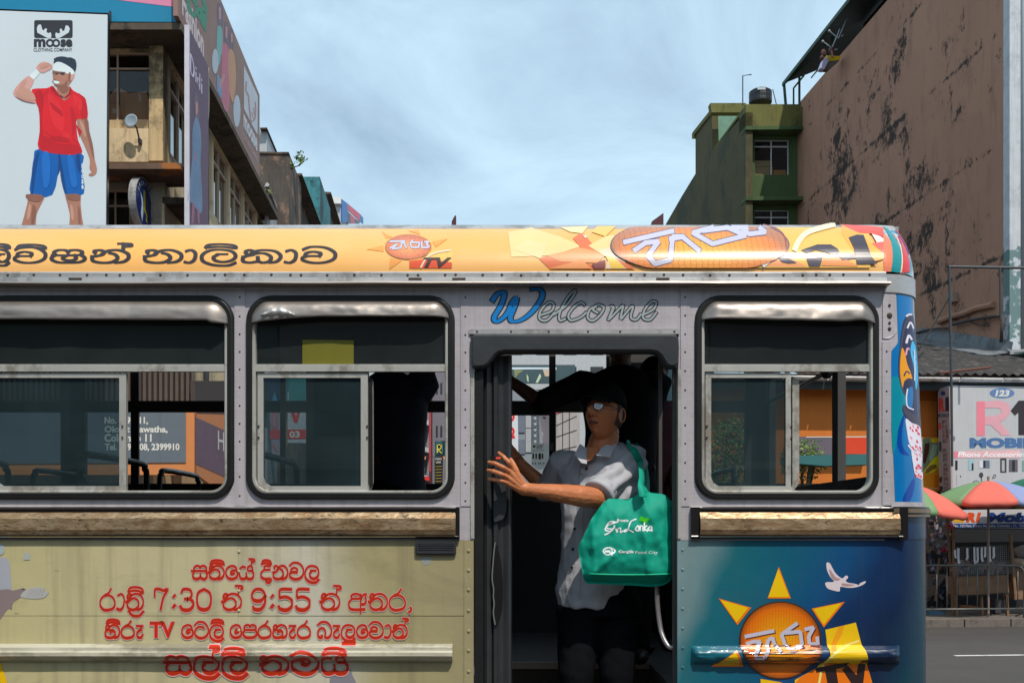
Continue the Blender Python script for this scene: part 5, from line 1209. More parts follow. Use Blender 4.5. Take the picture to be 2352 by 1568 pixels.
for x, y in cat([Vector(p) for p in PLK], 6): vs += [on_shirt(x-8, y), on_shirt(x+7, y)]
g.add(vs, [(2*i, 2*i+1, 2*i+3, 2*i+2) for i in range(len(vs)//2-1)]); g.build('placket', m_shirt, man, fix=False)
g = G()
for x, y in (zM(1097, 933), zN(858, 375), zN(847, 532), zN(838, 672)): p = on_shirt(x, y, .005); g.sph(p, (.0065, .003, .0065), 10, 6)
g.build('buttons', m_black, man)
# trousers
g = G(); stack(g, [(A(1376, 1318, 4.45), .15, .11, yw), (A(1376, 1370, 4.45), .18, .125, yw), (A(1376, 1410, 4.45), .19, .13, yw)])
for s_ in (-1, 1): limb(g, [hip[s_], hip[s_].lerp(kn[s_], .6), kn[s_], Vector((kn[s_].x, kn[s_].y+.05, .72))], [(.098, .11), (.082, .09), (.074, .08), .055], 18)
link('trousers', bake(g, .008, 2, disp=lambda p: .010*noise.noise(Vector((p.x*7, p.y*7, p.z*9))) + .004*noise.noise(p*22)), man).data.materials.append(m_trous)
_bm.free()

# tote bag on the shoulder
bagY = 4.17
bag = empty('tote_bag', at(1440, 1340, bagY), 'green cloth shopping bag with white lettering on the shoulder of the doorway man', 'bag')
outl = zl(zN, [(1100,150),(1180,140),(1280,142),(1372,82),(1450,92),(1555,112),(1592,150),(1625,190),(1628,400),(1622,560),(1618,705),(1610,745),(1580,790),(1480,822),(1300,812),(1120,806),(1000,800),(935,785),(905,650),(886,515),(920,440),(985,300),(1040,220)])
def inside(p, poly):
    c = False; j = len(poly)-1
    for i in range(len(poly)):
        (xi, yi), (xj, yj) = poly[i], poly[j]
        if (yi > p[1]) != (yj > p[1]) and p[0] < (xj-xi)*(p[1]-yi)/(yj-yi)+xi: c = not c
        j = i
    return c
def edged(p, poly):
    d = 1e9
    for i in range(len(poly)):
        a_ = Vector(poly[i]); b_ = Vector(poly[(i+1) % len(poly)]); q = Vector(p); t = max(0, min(1, (q-a_).dot(b_-a_)/max(1e-9, (b_-a_).length_squared))); d = min(d, (a_+(b_-a_)*t-q).length)
    return d
def ridge(px, py, a_, b_, w_, h_):
    A_ = Vector(a_); B_ = Vector(b_); q = Vector((px, py)); t = (q-A_).dot(B_-A_)/(B_-A_).length_squared; tt = max(0, min(1, t)); d = (A_+(B_-A_)*tt-q).length
    return h_*math.exp(-(d/w_)**2)*(1-.4*tt)
RG = [(zN(1372,90), zN(1430,700), 9, .014), (zN(1372,90), zN(1230,620), 9, .010), (zN(1372,90), zN(1590,680), 10, .014), (zN(1150,580), zN(990,740), 7, .010), (zN(1555,115), zN(1530,520), 4, .008), (zN(985,300), zN(1010,700), 6, .009), (zN(1060,240), zN(990,520), 8, .010)]
def BAGF(px, py, off=0):
    d = edged((px, py), outl); bul = .055*(1-math.exp(-d/26)); q = bul
    for r_ in RG: q += ridge(px, py, *r_)
    q += (.012*noise.noise(Vector((px*.028, py*.02, 1)))) + .004*noise.noise(Vector((px*.09, py*.06, 5)))
    by = 1850/1; yb = zN(0, 735)[1]
    if py > yb: q -= .028*min(1, (py-yb)/26)
    return at(px, py, bagY - q - off)
step = 5; vin = [Vector(p) for p in cat([Vector(p) for p in outl], 3, True)]; nb = len(vin)
xs = [p.x for p in vin]; ysv = [p.y for p in vin]; op = [(p.x, p.y) for p in vin]
y = min(ysv)
while y < max(ysv):
    x = min(xs)
    while x < max(xs):
        if inside((x, y), op) and edged((x, y), op) > 2.5: vin.append(Vector((x + random.uniform(-1, 1), y)))
        x += step
    y += step
rv, _, rf, *_r = delaunay_2d_cdt([Vector((v.x, v.y)) for v in vin], [(i, (i+1) % nb) for i in range(nb)], [], 0, 1e-4)
rf = [f for f in rf if inside((sum(rv[i].x for i in f)/3, sum(rv[i].y for i in f)/3), op)]
m_bag = M('green_nonwoven_cloth', (.0, .32, .215), .62, var=.10, scale=9, bump=.25, bscale=300, spec=.3)
fr = [BAGF(v.x, v.y) for v in rv]; n0 = len(fr); bk_ = [at(v.x, v.y, bagY + .05*(1-math.exp(-edged((v.x, v.y), op)/30))) for v in rv]
mesh('bag_body', fr + bk_, [tuple(f) for f in rf] + [tuple(reversed([i+n0 for i in f])) for f in rf] + [(i, (i+1) % nb, n0+(i+1) % nb, n0+i) for i in range(nb)], m_bag, bag, True)
g = G(); g.tube([BAGF(*zN(x, 722+8*math.sin((x-960)/660*3.1)), .002) for x in range(975, 1615, 25)], .0028, 6); g.build('bottom_piping', ink(20, 170, 130, 1.3, .6), bag)
def strap(name, pts, w_, mat):
    P = cat([Vector(p) for p in pts], 6); vs = []
    for i, p in enumerate(P):
        t = (P[min(i+1, len(P)-1)]-P[max(i-1, 0)]).normalized(); s_ = t.cross(Vector((.25, -1, 0))).normalized()*w_/2; vs += [p-s_, p+s_]
    o = mesh(name, vs, [(2*i, 2*i+1, 2*i+3, 2*i+2) for i in range(len(P)-1)], mat, bag, True); s_ = o.modifiers.new('s', 'SOLIDIFY'); s_.thickness = .003
strap('strap', [at(*zN(1385, 130), bagY-.075), at(*zN(1372, 40), bagY-.055), at(*zM(1640, 1010), 4.2), on_shirt(*zM(1606, 890), .012), on_shirt(*zM(1585, 820), .008), on_shirt(*zM(1560, 760), .008), on_shirt(*zM(1535, 715), .008), on_shirt(*zM(1520, 715), .006) + Vector((0, .06, .012)), on_shirt(*zM(1515, 720), 0) + Vector((0, .12, -.02))], .032, m_bag)
strap('strap', [at(*zN(1420, 120), bagY+.03), at(*zM(1690, 1050), 4.35), at(*zM(1665, 900), 4.45), at(*zM(1630, 760), 4.52), at(*zM(1560, 690), 4.56)], .028, m_bag)
dc = Decal(BAGF, .0012); WT = ink(215, 235, 225, 1.2, .6); LG = ink(60, 190, 20, 1.2, .6)
zn = lambda pts: zl(zN, pts)
for q in ([(1180,325),(1130,320),(1100,365),(1150,375),(1165,350)] , [(1188,322),(1120,345),(1092,380),(1130,392),(1165,360),(1130,400),(1090,420)], [(1175,375),(1185,400),(1190,375),(1205,368)], [(1212,368),(1210,402),(1226,392)],
          [(1330,300),(1290,320),(1265,385),(1235,395),(1262,378),(1310,402)], [(1345,350),(1325,380),(1350,388),(1352,350),(1356,388)], [(1362,388),(1366,352),(1385,360),(1384,388)], [(1396,330),(1392,390)], [(1415,350),(1395,370),(1420,392)], [(1440,355),(1422,378),(1448,385),(1450,352),(1455,392)]):
    dc.stroke(zn(q), 3.2, WT)
dc.text('from', zN(1180, 296)+zN(1272, 322), WT, shear=.2, bold=.03)
for c_ in ((1375,290),(1395,305),(1420,300),(1405,318),(1370,308)): dc.poly(ell(*zN(*c_), 5.2, 3.8, 12), LG)
dc.poly(ell(*zN(1112, 548), 11.5, 9.5, 20), WT, holes=[ell(*zN(1112, 548), 9, 7, 20)]); dc.stroke(zn([(1090,530),(1130,520),(1170,545),(1140,572)]), 3, WT); dc.stroke(zn([(1080,560),(1120,552),(1145,580)]), 3, WT); dc.stroke(zn([(1090,545),(1130,545)]), 2.5, WT)
dc.text('Cargills', zN(1195, 540)+zN(1312, 568), WT, bold=.04); dc.text('Food City', zN(1325, 545)+zN(1500, 575), WT, shear=.1, bold=.0)
dc.build('bag_print', bag)

# other passengers
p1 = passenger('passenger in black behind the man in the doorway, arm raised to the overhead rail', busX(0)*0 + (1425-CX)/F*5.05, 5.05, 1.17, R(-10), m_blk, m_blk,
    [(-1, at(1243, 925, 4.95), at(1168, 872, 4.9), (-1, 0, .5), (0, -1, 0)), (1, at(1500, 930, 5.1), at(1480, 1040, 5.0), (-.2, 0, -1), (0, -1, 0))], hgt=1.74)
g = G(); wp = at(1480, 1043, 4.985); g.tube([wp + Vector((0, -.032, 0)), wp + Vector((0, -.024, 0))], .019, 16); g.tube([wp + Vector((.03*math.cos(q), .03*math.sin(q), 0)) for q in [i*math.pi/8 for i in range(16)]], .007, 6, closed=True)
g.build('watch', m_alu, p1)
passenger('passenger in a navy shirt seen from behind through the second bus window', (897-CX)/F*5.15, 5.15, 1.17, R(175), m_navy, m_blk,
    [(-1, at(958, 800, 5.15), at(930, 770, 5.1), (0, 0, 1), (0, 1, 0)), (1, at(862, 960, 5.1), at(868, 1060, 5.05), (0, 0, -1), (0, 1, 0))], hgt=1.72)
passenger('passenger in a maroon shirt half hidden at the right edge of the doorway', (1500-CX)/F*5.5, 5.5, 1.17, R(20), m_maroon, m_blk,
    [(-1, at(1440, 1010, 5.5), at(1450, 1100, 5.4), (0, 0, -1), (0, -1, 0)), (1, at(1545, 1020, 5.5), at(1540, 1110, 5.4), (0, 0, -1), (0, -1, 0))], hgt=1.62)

def paper(name, c):
    m = bpy.data.materials.new(name); m.use_nodes = True; t = m.node_tree; t.nodes.clear(); o = nd(t, 'ShaderNodeOutputMaterial')
    a_ = nd(t, 'ShaderNodeBsdfTranslucent'); a_.inputs[0].default_value = c+(1,); b_ = nd(t, 'ShaderNodeBsdfDiffuse'); b_.inputs[0].default_value = c+(1,); x_ = nd(t, 'ShaderNodeMixShader'); x_.inputs[0].default_value = .4
    t.links.new(a_.outputs[0], x_.inputs[1]); t.links.new(b_.outputs[0], x_.inputs[2]); t.links.new(x_.outputs[0], o.inputs[0]); return m
# ================================================================== STREET, GROUND
DINC = .00002
def proj(P): return (CX + P.x/P.y*F, HY - (P.z-CAMZ)/P.y*F)
RZ = math.atan(K); GM = Matrix.Rotation(RZ, 4, 'Z')
def W3(s, t, z=0): p = V*s + U*t; return Vector((p.x, p.y, z))       # street grid: s to the right, t away
def ex_asph(t, co, cc):
    n = noise_(t, co, 90, 3, .7); c2 = mixc(t, ramp(t, n, ((.45, 0), (.7, .5))), cc, (.11, .10, .09))
    return mixc(t, ramp(t, noise_(t, co, .5, 6, .6, 0, (.25, 1, 1)), ((.45, 0), (.65, .4))), c2, (.03, .028, .027))
m_asph = M('asphalt', (.060, .052, .047), .8, var=.12, scale=1.5, bump=.4, bscale=70, extra=ex_asph)
g = G(); g.add([W3(-260, -60), W3(260, -60), W3(260, 420), W3(-260, 420)], [(0, 1, 2, 3)]); g.build('road', m_asph, kind='structure', fix=False)
m_pave = M('pavement_concrete', (.16, .14, .12), .85, var=.2, scale=3, dirt=(.04, .035, .03), damt=.7, dscale=1)
m_kerb = M('kerb_stone', (.16, .13, .11), .8, var=.2, scale=4, dirt=(.05, .04, .03), damt=.6, dscale=2)
for (s0, s1, t0, t1) in ((3.5, 60, 17.95, 140), (-60, -8.9, 17.95, 140)):
    g = G(); a_, b_ = W3(s0, t0, 0), W3(s1, t1, .13)
    g.add([W3(s0, t0, 0), W3(s1, t0, 0), W3(s1, t1, 0), W3(s0, t1, 0), W3(s0, t0, .13), W3(s1, t0, .13), W3(s1, t1, .13), W3(s0, t1, .13)], [(4,5,6,7),(0,1,5,4),(3,0,4,7),(1,2,6,5)])
    pv = g.build('pavement', m_pave, kind='structure')
    s_ = s0
    while s_ < min(s1, 16) and s0 > 0 or (s0 < 0 and s_ < s1 and False):
        k = G(); k.obox(W3(s_+.44, 17.86, .062), V*.436, U*.085, Vector((0, 0, .078))); k.build('kerb_stone', m_kerb, pv); s_ += .9
m_line = M('road_paint', (.62, .60, .56), .7, var=.15, scale=8, dirt=(.1, .09, .08), damt=.6, dscale=3)
g = G()
for s0 in (8.95-4.2*k for k in range(-2, 4)): 
    if s0 < 15: g.add([W3(s0-2.6, 13.75, .004), W3(s0+.0, 13.75, .004), W3(s0, 13.86, .004), W3(s0-2.6, 13.86, .004)], [(0, 1, 2, 3)])
g = G(); x0 = at(2245, HY, 13.8).x
for s0 in (x0+1.0, x0+1.0+5.5, x0+1.0-5.5, x0+1.0-11): g.add([W3(s0, 13.75, .004), W3(s0+3, 13.75, .004), W3(s0+3, 13.85, .004), W3(s0, 13.85, .004)], [(0, 1, 2, 3)])
g.build('road_marking', m_line, kind='structure', fix=False)

# shaded row across the road behind the photographer: what the windows and bright metal mirror
rw = empty('shaded_shop_row', (0, -15, 0), 'row of shaded shop buildings across the road behind the photographer, mirrored in the bus windows', 'building')
m_rw = [M('shaded_render_%d' % i, c_, .8, var=.2, scale=.4, streak=.3) for i, c_ in enumerate(((.22, .20, .17), (.15, .13, .12), (.30, .27, .22), (.12, .15, .13)))]
hx = -46; k = 0; rnd = random.Random(2)
while hx < 46:
    wd_ = rnd.uniform(7, 12); ht = rnd.uniform(8, 13.5); g = G(); g.box((hx, -26, 0), (hx+wd_-.05, -15, ht)); g.build('house_block', m_rw[k % 4], rw)
    n_ = int(wd_/2.2)
    for i in range(n_):
        for j in range(int(ht/3.2)): g = G(); x_ = hx+.8+i*(wd_-1)/n_; g.box((x_, -15.02, .8+3.2*j), (x_+1.3, -14.97, 2.5+3.2*j)); g.build('window', m_dark, rw)
    g = G(); g.box((hx, -15, 3.1), (hx+wd_-.05, -13.2, 3.25)); g.build('awning', m_rw[(k+1) % 4], rw); hx += wd_; k += 1

# ================================================================== LEFT CORNER BUILDING
m_cream = M('stained_cream_plaster', (.62, .45, .24), .85, var=.18, scale=1.2, streak=.5, dirt=(.05, .04, .03), damt=.75, dscale=1.1, dth=.50, bump=.2, bscale=12)
m_cream2 = M('cream_plaster', (.70, .54, .33), .85, var=.12, scale=1, streak=.25, dirt=(.12, .09, .06), damt=.5, dscale=1.2)
m_beigetile = M('beige_wall_tile', (.36, .30, .24), .7, var=.08, scale=1, dirt=(.08, .06, .05), damt=.4)
m_slab = M('weathered_concrete_slab', (.10, .075, .055), .9, var=.3, scale=2, dirt=(.02, .018, .015), damt=.8, dscale=2)
m_rust = M('rust_orange_ledge', (.14, .085, .06), .9, var=.3, extra=lambda t, co, cc: mixc(t, ramp(t, noise_(t, co, 1.6, 4), ((.56, 0), (.62, .8))), cc, (.40, .13, .025)))
m_wfr = M('beige_window_frame', (.50, .36, .27), .6, var=.1)
m_wdark = M('unlit_depth', (.012, .013, .016), .8)  # near-black colour of flat sheets that stand for unlit depth
g_win = glass('window_glass', (.72, .76, .78), .04); g_sky = glass('sky_reflecting_glass', (.05, .08, .10), .22, .03, .6)
m_card = M('cardboard', (.52, .27, .14), .85, var=.1, scale=3); m_tape = ink(190, 165, 150)
lb = empty('corner_building', at(200, HY, 24)*1 - Vector((0, 0, CAMZ)), 'stained cream corner building with cardboard boxes in its window and billboards along its roof', 'building')
def win_front(par, fn, x0, y0, x1, y1, ms=(), ts=(), fr=m_wfr, w_=2.4, gls=g_win, depth=.12, back=True, name='window'):
    g = G(); g.slab(fn, [rect(x0, y0, x1, y1), rect(x0+w_*1.4, y0+w_*1.4, x1-w_*1.4, y1-w_*1.4)], .07, -depth+.05)
    for m_ in ms: g.slab(fn, [rect(m_-w_*.7, y0+w_, m_+w_*.7, y1-w_)], .05, -depth+.045)
    for t_ in ts: g.slab(fn, [rect(x0+w_, t_-w_*.7, x1-w_, t_+w_*.7)], .055, -depth+.055)
    wf_ = g.build(name, fr, par)
    g = G(); g.slab(fn, [rect(x0+1, y0+1, x1-1, y1-1)], 0, -depth); g.build('pane', gls, wf_, fix=False)
    return wf_
F1 = front(22.6)
g = G(); h1 = rect(214, 118, 343.5, 276); h0 = rect(30, 118, 180, 276); h2 = rect(-180, 118, -10, 276)
g.slab(F1, [[(-500, 60), (378, 60), (378, 378), (-500, 378)], h1, h0, h2], .25)
wall = g.build('wall', m_cream, lb)
g = G(); h3 = rect(214, 434, 298, 560); h4 = rect(30, 434, 150, 560); g.slab(F1, [[(-500, 378), (374, 378), (374, 1390), (-500, 1390)], h3, h4], .25, -.02); g.build('wall', m_beigetile, lb)
g = G(); g.slab(F1, [rect(346, 82, 378, 374)], .2, .13); g.build('pier', m_cream, lb)
g = G(); g.slab(F1, [[zA(600, 885), zA(1028, 885), zA(1028, 1112), zA(600, 1112)]], .05, .05); g.build('sunlit_wall_panel', m_cream2, lb)  # paler sheet standing for the sunlit lower part of the wall
for i in range(4): 
    g = G(); g.slab(F1, [rect(214+40*i+(i>2)*0, 394, 252+40*i, 431) if i < 4 else None], .04, .012); g.build('wall_tile', m_beigetile, lb)
for yy in (435, 470, 505):
    g = G(); g.slab(F1, [rect(336, yy, 371, yy+33)], .04, .012); g.build('wall_tile', m_beigetile, lb)
win_front(lb, F1, 214, 118, 343.5, 276, (zA(795, 0)[0],), (zA(0, 460)[1],)); win_front(lb, F1, 30, 118, 180, 276, (105,), (154,)); win_front(lb, F1, -180, 118, -10, 276, (-95,), (154,))
win_front(lb, F1, 214, 434, 298, 560, (zA(780, 0)[0],), (zA(0, 1400)[1],)); win_front(lb, F1, 30, 434, 150, 560, (90,), (470,))
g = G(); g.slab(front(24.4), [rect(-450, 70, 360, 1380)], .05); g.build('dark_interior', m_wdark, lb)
def cbox(pts, th, lab, tape=None):
    g = G(); g.slab(F1, [zl(zA, pts)], th, -.22); o = tag(g.build('cardboard_box', [m_card]), lab, 'box', 'cardboard boxes stacked behind the upper window')
    if tape: g = G(); g.slab(F1, [zl(zA, tape)], .002, -.215); g.build('label', m_tape, o)
cbox([(800,575),(858,607),(815,690),(845,806),(835,806),(802,806)], .5, 'cardboard box with a pointed open flap, wedged beside the window mullion')
cbox([(855,607),(980,596),(1003,690),(1005,806),(845,806),(818,690)], .55, 'largest cardboard box, leaning in the right half of the upper window', [(925,612),(938,612),(945,665),(932,668)])
cbox([(730,680),(790,680),(832,806),(730,806)], .45, 'cardboard box with a pale label, at the lower left of the upper window', [(748,715),(782,715),(782,748),(748,748)])
cbox([(730,620),(778,566),(790,620),(790,677),(730,677)], .45, 'cardboard box with a raised flap on top of the labelled box in the upper window')
# slabs
S1 = front(21.75)
g = G(); g.slab(S1, [rect(-500, 52.5, 416, 68)], 13.2); g.build('roof_slab', m_slab, lb)
g = G(); g.slab(S1, [rect(-500, 374, 415, 388)], 1.15); g.build('ledge', m_rust, lb)
cr_ = F1(378, HY); cr_.z = 0
def SW(s, z, off=0): return cr_ + U*s + Vector((0, 0, z)) + V*off
bays = [(.5+2.2*i, .5+2.2*i+1.95) for i in range(6)]
rows_ = [(10.3, 12.35), (6.7, 8.7), (3.3, 5.1)]
g = G(); g.slab(SW, [[(0, .1), (13.6, .1), (13.6, 12.52), (0, 12.52)]] + [rect(a_, z0, b_, z1) for a_, b_ in bays for z0, z1 in rows_], .25); g.build('side_wall', m_cream2, lb)
for a_, b_ in bays:
    for z0, z1 in rows_[:2]:
        g = G(); g.slab(SW, [rect(a_, z0, b_, z1), rect(a_+.06, z0+.06, b_-.06, z1-.06)], .08, -.06); mid = (a_+b_)/2
        g.slab(SW, [rect(mid-.035, z0, mid+.035, z1)], .06, -.065); g.slab(SW, [rect(a_, z1-.55, b_, z1-.48)], .065, -.062); wo = g.build('window', m_wfr, lb)
        g = G(); g.slab(SW, [rect(a_, z0, b_, z1)], 0, -.12); g.build('pane', g_sky, wo, fix=False)
g = G(); g.slab(SW, [[(.3, .1), (13, .1), (13, 12.4), (.3, 12.4)]], .05, -1.4); g.build('dark_interior', m_wdark, lb)
g = G()
for zz_ in (9.0, ): g.slab(lambda s, z, off=0: SW(s, z, off), [rect(.0, zz_, 13.6, zz_+.14)], .6, .55)
g.build('ledge', m_slab, lb)
LP0 = front(21.75)(416, HY); LP0.z = 0
def LW(s, z, off=0): return LP0 + U*s + Vector((0, 0, z)) + V*off
LPP = Pl(LP0, V)
# soffit beams under the roof slab along the side
g = G()
# drain pipes
g = G(); g.tube([SW(3.4, 9.4, .14), SW(3.4, 12.6, .14)], .07, 10); g.tube([SW(3.4, 2, .14), SW(3.4, 9.3, .14)], .07, 10); g.build('drain_pipe', m_dark, lb, smooth=True)
g = G(); g.tube(cat([LW(2.1, 12.6, .08), LW(2.5, 11.8, .0), LW(2.6, 10.9, -.1), LW(2.5, 10.0, -.15), LW(2.35, 8.7, -.1)], 5), .035, 8); g.build('loose_cable', M('white_cable', (.45, .42, .38), .6), lb, smooth=True)
g = G()
for x_, y0, y1 in ((746, 75, 150),): g.slab(front(21.7), [[zA(744, y0), zA(756, y0), zA(756, y1), zA(744, y1)]], .06)
g.build('bracket_post', m_dark, lb)

# billboards
def board(label, fn, pts, mat, th=.12, edge=None, cat_='billboard', name='billboard', origin=None, off=0):
    g = G(); g.slab(fn, [pts], th, off); o = g.build(name, [mat]); tag(o, label, cat_); return o
m_moosebg = M('white_billboard_vinyl', (.60, .66, .69), .5, var=.03, scale=.8)
P1 = front(20.8)
mb = board('tall white billboard with a man in a red polo shirt and blue shorts', P1, [(-330, 12), (247, 34), (242, 700), (-330, 700)], m_moosebg, .1)
g = G(); ring(g, [(-331, 10), (248.5, 32), (243, 702), (-331, 702)], [(0, -.1), (1.6, -.1), (1.6, .012), (0, .012)], P1); g.build('frame', m_black, mb)
dc = Decal(P1, .004); za = lambda p: zl(zA, p)
BK = ink(38, 40, 45); dc.sm = False; SK = ink(200, 150, 140, 1.1); SK2 = ink(165, 115, 95, 1.1); RP = ink(205, 20, 32, 1.15); RP2 = ink(165, 14, 26, 1.1); BS = ink(0, 85, 160, 1.15); BS2 = ink(0, 62, 125, 1.1); HR = ink(35, 45, 60); WV = ink(208, 216, 216, 1.15)
dc.poly([zA(*p) for p in rrect(234, 140, 497, 262, 14, 4)], BK)
for pts in ([(262,172),(280,170),(290,205),(300,210),(310,196),(322,200),(318,222),(332,230),(345,222),(352,238),(350,262),(325,262),(255,225),(252,195)], [(466,178),(450,176),(440,212),(428,214),(420,196),(408,204),(412,226),(396,232),(384,222),(378,240),(384,262),(408,262),(470,225),(478,198)]):
    dc.poly(za(pts), m_moosebg)
dc.text('m', zA(232, 268)+zA(312, 324), BK, bold=.05)
for cx in (342, 384): dc.poly([zA(*p) for p in ell(cx, 296, 28, 28, 20)], BK, holes=[[zA(*p) for p in ell(cx, 296, 14, 15, 16)]])
dc.text('se', zA(414, 270)+zA(496, 324), BK, bold=.05)
dc.text('CLOTHING COMPANY', zA(230, 331)+zA(494, 354), BK, bold=.01)
# legs, shorts, shirt, arms, head
dc.sm = True
dc.poly(za([(210,1320),(305,1330),(270,1420),(250,1470),(235,1560),(150,1560),(165,1480),(185,1400)]), SK2); dc.poly(za([(450,1320),(545,1322),(552,1400),(560,1480),(565,1560),(480,1560),(478,1470),(460,1390)]), SK2)
dc.poly(za([(268,1020),(552,1045),(560,1150),(574,1322),(450,1325),(408,1160),(358,1332),(212,1328),(216,1200),(232,1080)]), BS)
dc.poly(za([(400,1050),(412,1050),(412,1150),(395,1200),(400,1120)]), BS2); dc.stroke(za([(240,1110),(262,1075),(275,1040)]), 1.2, BS2)
dc.text('moose', (0, 0, 1, 1), WV, bold=.03) if 0 else None
for i, ch in enumerate('moose'): dc.text(ch, zA(558, 1120+i*36)+zA(572, 1150+i*36), WV, bold=.03)
dc.poly(za([(196,520),(232,545),(218,590),(205,620),(238,640),(255,700),(215,708),(150,690),(100,660),(94,625),(130,575)]), SK)
dc.poly(za([(528,812),(598,812),(612,900),(635,990),(648,1090),(664,1160),(650,1195),(620,1206),(606,1192),(628,1178),(612,1150),(614,1090),(575,990),(545,920)]), SK2)
dc.poly(za([(256,450),(290,425),(330,430),(358,450),(350,475),(320,490),(290,502),(262,485),(250,470)]), SK); dc.poly(za([(200,520),(250,475),(275,500),(232,548)]), WV)
for q in ([(300,440),(322,462)], [(315,434),(338,458)], [(330,436),(350,455)]): dc.stroke(za(q), 1.0, SK2)
dc.poly(za([(392,590),(470,590),(490,640),(440,690),(400,640)]), SK2)
dc.poly(za([(360,478),(372,470),(450,470),(508,505),(498,545),(478,575),(455,596),(420,602),(385,592),(368,560),(362,530)]), SK2)
dc.poly(za([(480,510),(505,508),(508,530),(492,552),(480,540)]), SK)
dc.poly(za([(372,550),(400,556),(408,570),(392,574),(376,566)]), WV); dc.stroke(za([(370,508),(396,512)]), 1.2, HR); dc.stroke(za([(420,512),(440,514)]), 1.2, HR); dc.stroke(za([(366,545),(358,555),(368,558)]), 1, SK)
dc.poly(za([(368,425),(390,395),(430,388),(480,400),(515,415),(524,450),(515,490),(500,500),(440,440),(400,425),(372,436)]), HR)
for i in range(12): dc.poly([zA(*p) for p in ell(380+i*11.5, 402-6*math.sin(i*.9)+abs(i-4)*1.5, 12, 9, 8)], HR)
dc.poly(za([(370,440),(400,425),(440,438),(490,470),(512,500),(490,512),(440,500),(385,488),(362,478)]), WV)
dc.poly(za([(222,612),(320,605),(362,590),(400,640),(440,690),(485,650),(478,590),(500,620),(570,660),(592,700),(598,812),(528,815),(525,880),(535,960),(552,1000),(553,1052),(420,1056),(268,1020),(272,900),(268,760),(250,710),(232,660)]), RP)
dc.sm = 2; RL = ink(214, 32, 40, 1.15); SKL = ink(190, 140, 122, 1.1); SKD = ink(138, 92, 76, 1.05); RM = ink(185, 16, 28, 1.1)
for q in ([(240,640),(285,625),(300,700),(290,820),(300,1010),(270,1000),(275,850),(262,730)], [(560,680),(592,720),(594,808),(560,812),(548,740)], [(300,930),(380,980),(500,990),(550,1010),(550,1050),(420,1054),(290,1020)], [(480,730),(510,760),(520,860),(500,940),(490,840)], [(330,660),(370,700),(380,760),(350,740)]): dc.poly(za(q), RM)
for q in ([(330,640),(400,700),(440,800),(430,900),(370,860),(340,760)], [(500,650),(560,690),(556,760),(520,730)], [(440,900),(480,920),(470,960),(430,940)]): dc.poly(za(q), RL)
for q in ([(345,700),(420,760),(430,800),(360,745)], [(300,960),(400,930),(480,960),(400,975)], [(520,850),(560,900),(545,940)]): dc.poly(za(q), RM)
dc.poly(za([(362,590),(395,640),(432,668),(415,668),(380,650),(350,612)]), RP2); dc.poly(za([(478,594),(490,640),(455,672),(440,668),(470,640)]), RP2); dc.poly(za([(410,650),(436,668),(430,672),(412,660)]), BK)
for q in ([(262,610),(290,680),(280,760)], [(530,700),(528,815)], [(300,900),(400,960),(480,975)], [(500,950),(535,985)], [(330,620),(270,690)], [(540,640),(585,690)]): dc.stroke(za(q), 1.2, RP2)
for q in ([(110,640),(150,600),(195,610),(235,650),(240,690),(170,680)], [(150,560),(185,545),(160,600),(125,625)]): dc.poly(za(q), SKL)
for q in ([(110,660),(170,690),(240,706),(215,706),(150,690)], [(575,820),(600,830),(612,900),(634,990),(646,1080),(630,1060),(606,960)], [(180,1330),(290,1335),(270,1380),(200,1370)], [(462,1330),(540,1330),(545,1370),(470,1365)], [(225,1400),(250,1440),(225,1540),(215,1500)], [(535,1400),(552,1460),(550,1550),(535,1500)], [(400,598),(460,592),(468,620),(430,640)]): dc.poly(za(q), SKD)
for q in ([(545,830),(570,850),(590,930),(575,930)], [(200,1400),(215,1420),(200,1500),(185,1490)], [(480,1400),(500,1420),(505,1500),(490,1500)], [(270,440),(320,436),(330,455),(280,470)]): dc.poly(za(q), SKL)
for q in ([(382,500),(402,498),(404,504),(384,507)], [(412,502),(440,503),(440,509),(414,508)]): dc.poly(za(q), HR)
dc.poly(za([(362,500),(440,500),(445,495),(372,490)]), SKD)
dc.poly(za([(372,545),(360,560),(366,566),(384,564),(384,548)]), SKD); dc.poly(za([(366,552),(402,558),(404,572),(388,576),(372,570)]), WV); dc.stroke(za([(366,552),(385,553),(404,558)]), .9, HR)
dc.poly(za([(368,575),(400,582),(440,575),(455,550),(462,570),(445,596),(415,602),(385,592)]), SKD)
dc.poly(za([(470,505),(484,500),(482,545),(470,560)]), SKD)
for q in ([(255,1040),(265,1050),(240,1200),(228,1310),(215,1320),(225,1150)], [(410,1060),(430,1160),(455,1320),(440,1310),(415,1200)], [(520,1060),(545,1060),(550,1180),(530,1140)]): dc.poly(za(q), BS2)
for q in ([(290,1060),(340,1060),(340,1250),(300,1280)], [(460,1080),(500,1080),(530,1260),(490,1270)]): dc.poly(za(q), ink(20, 100, 178, 1.15))
dc.build('billboard_print', mb)
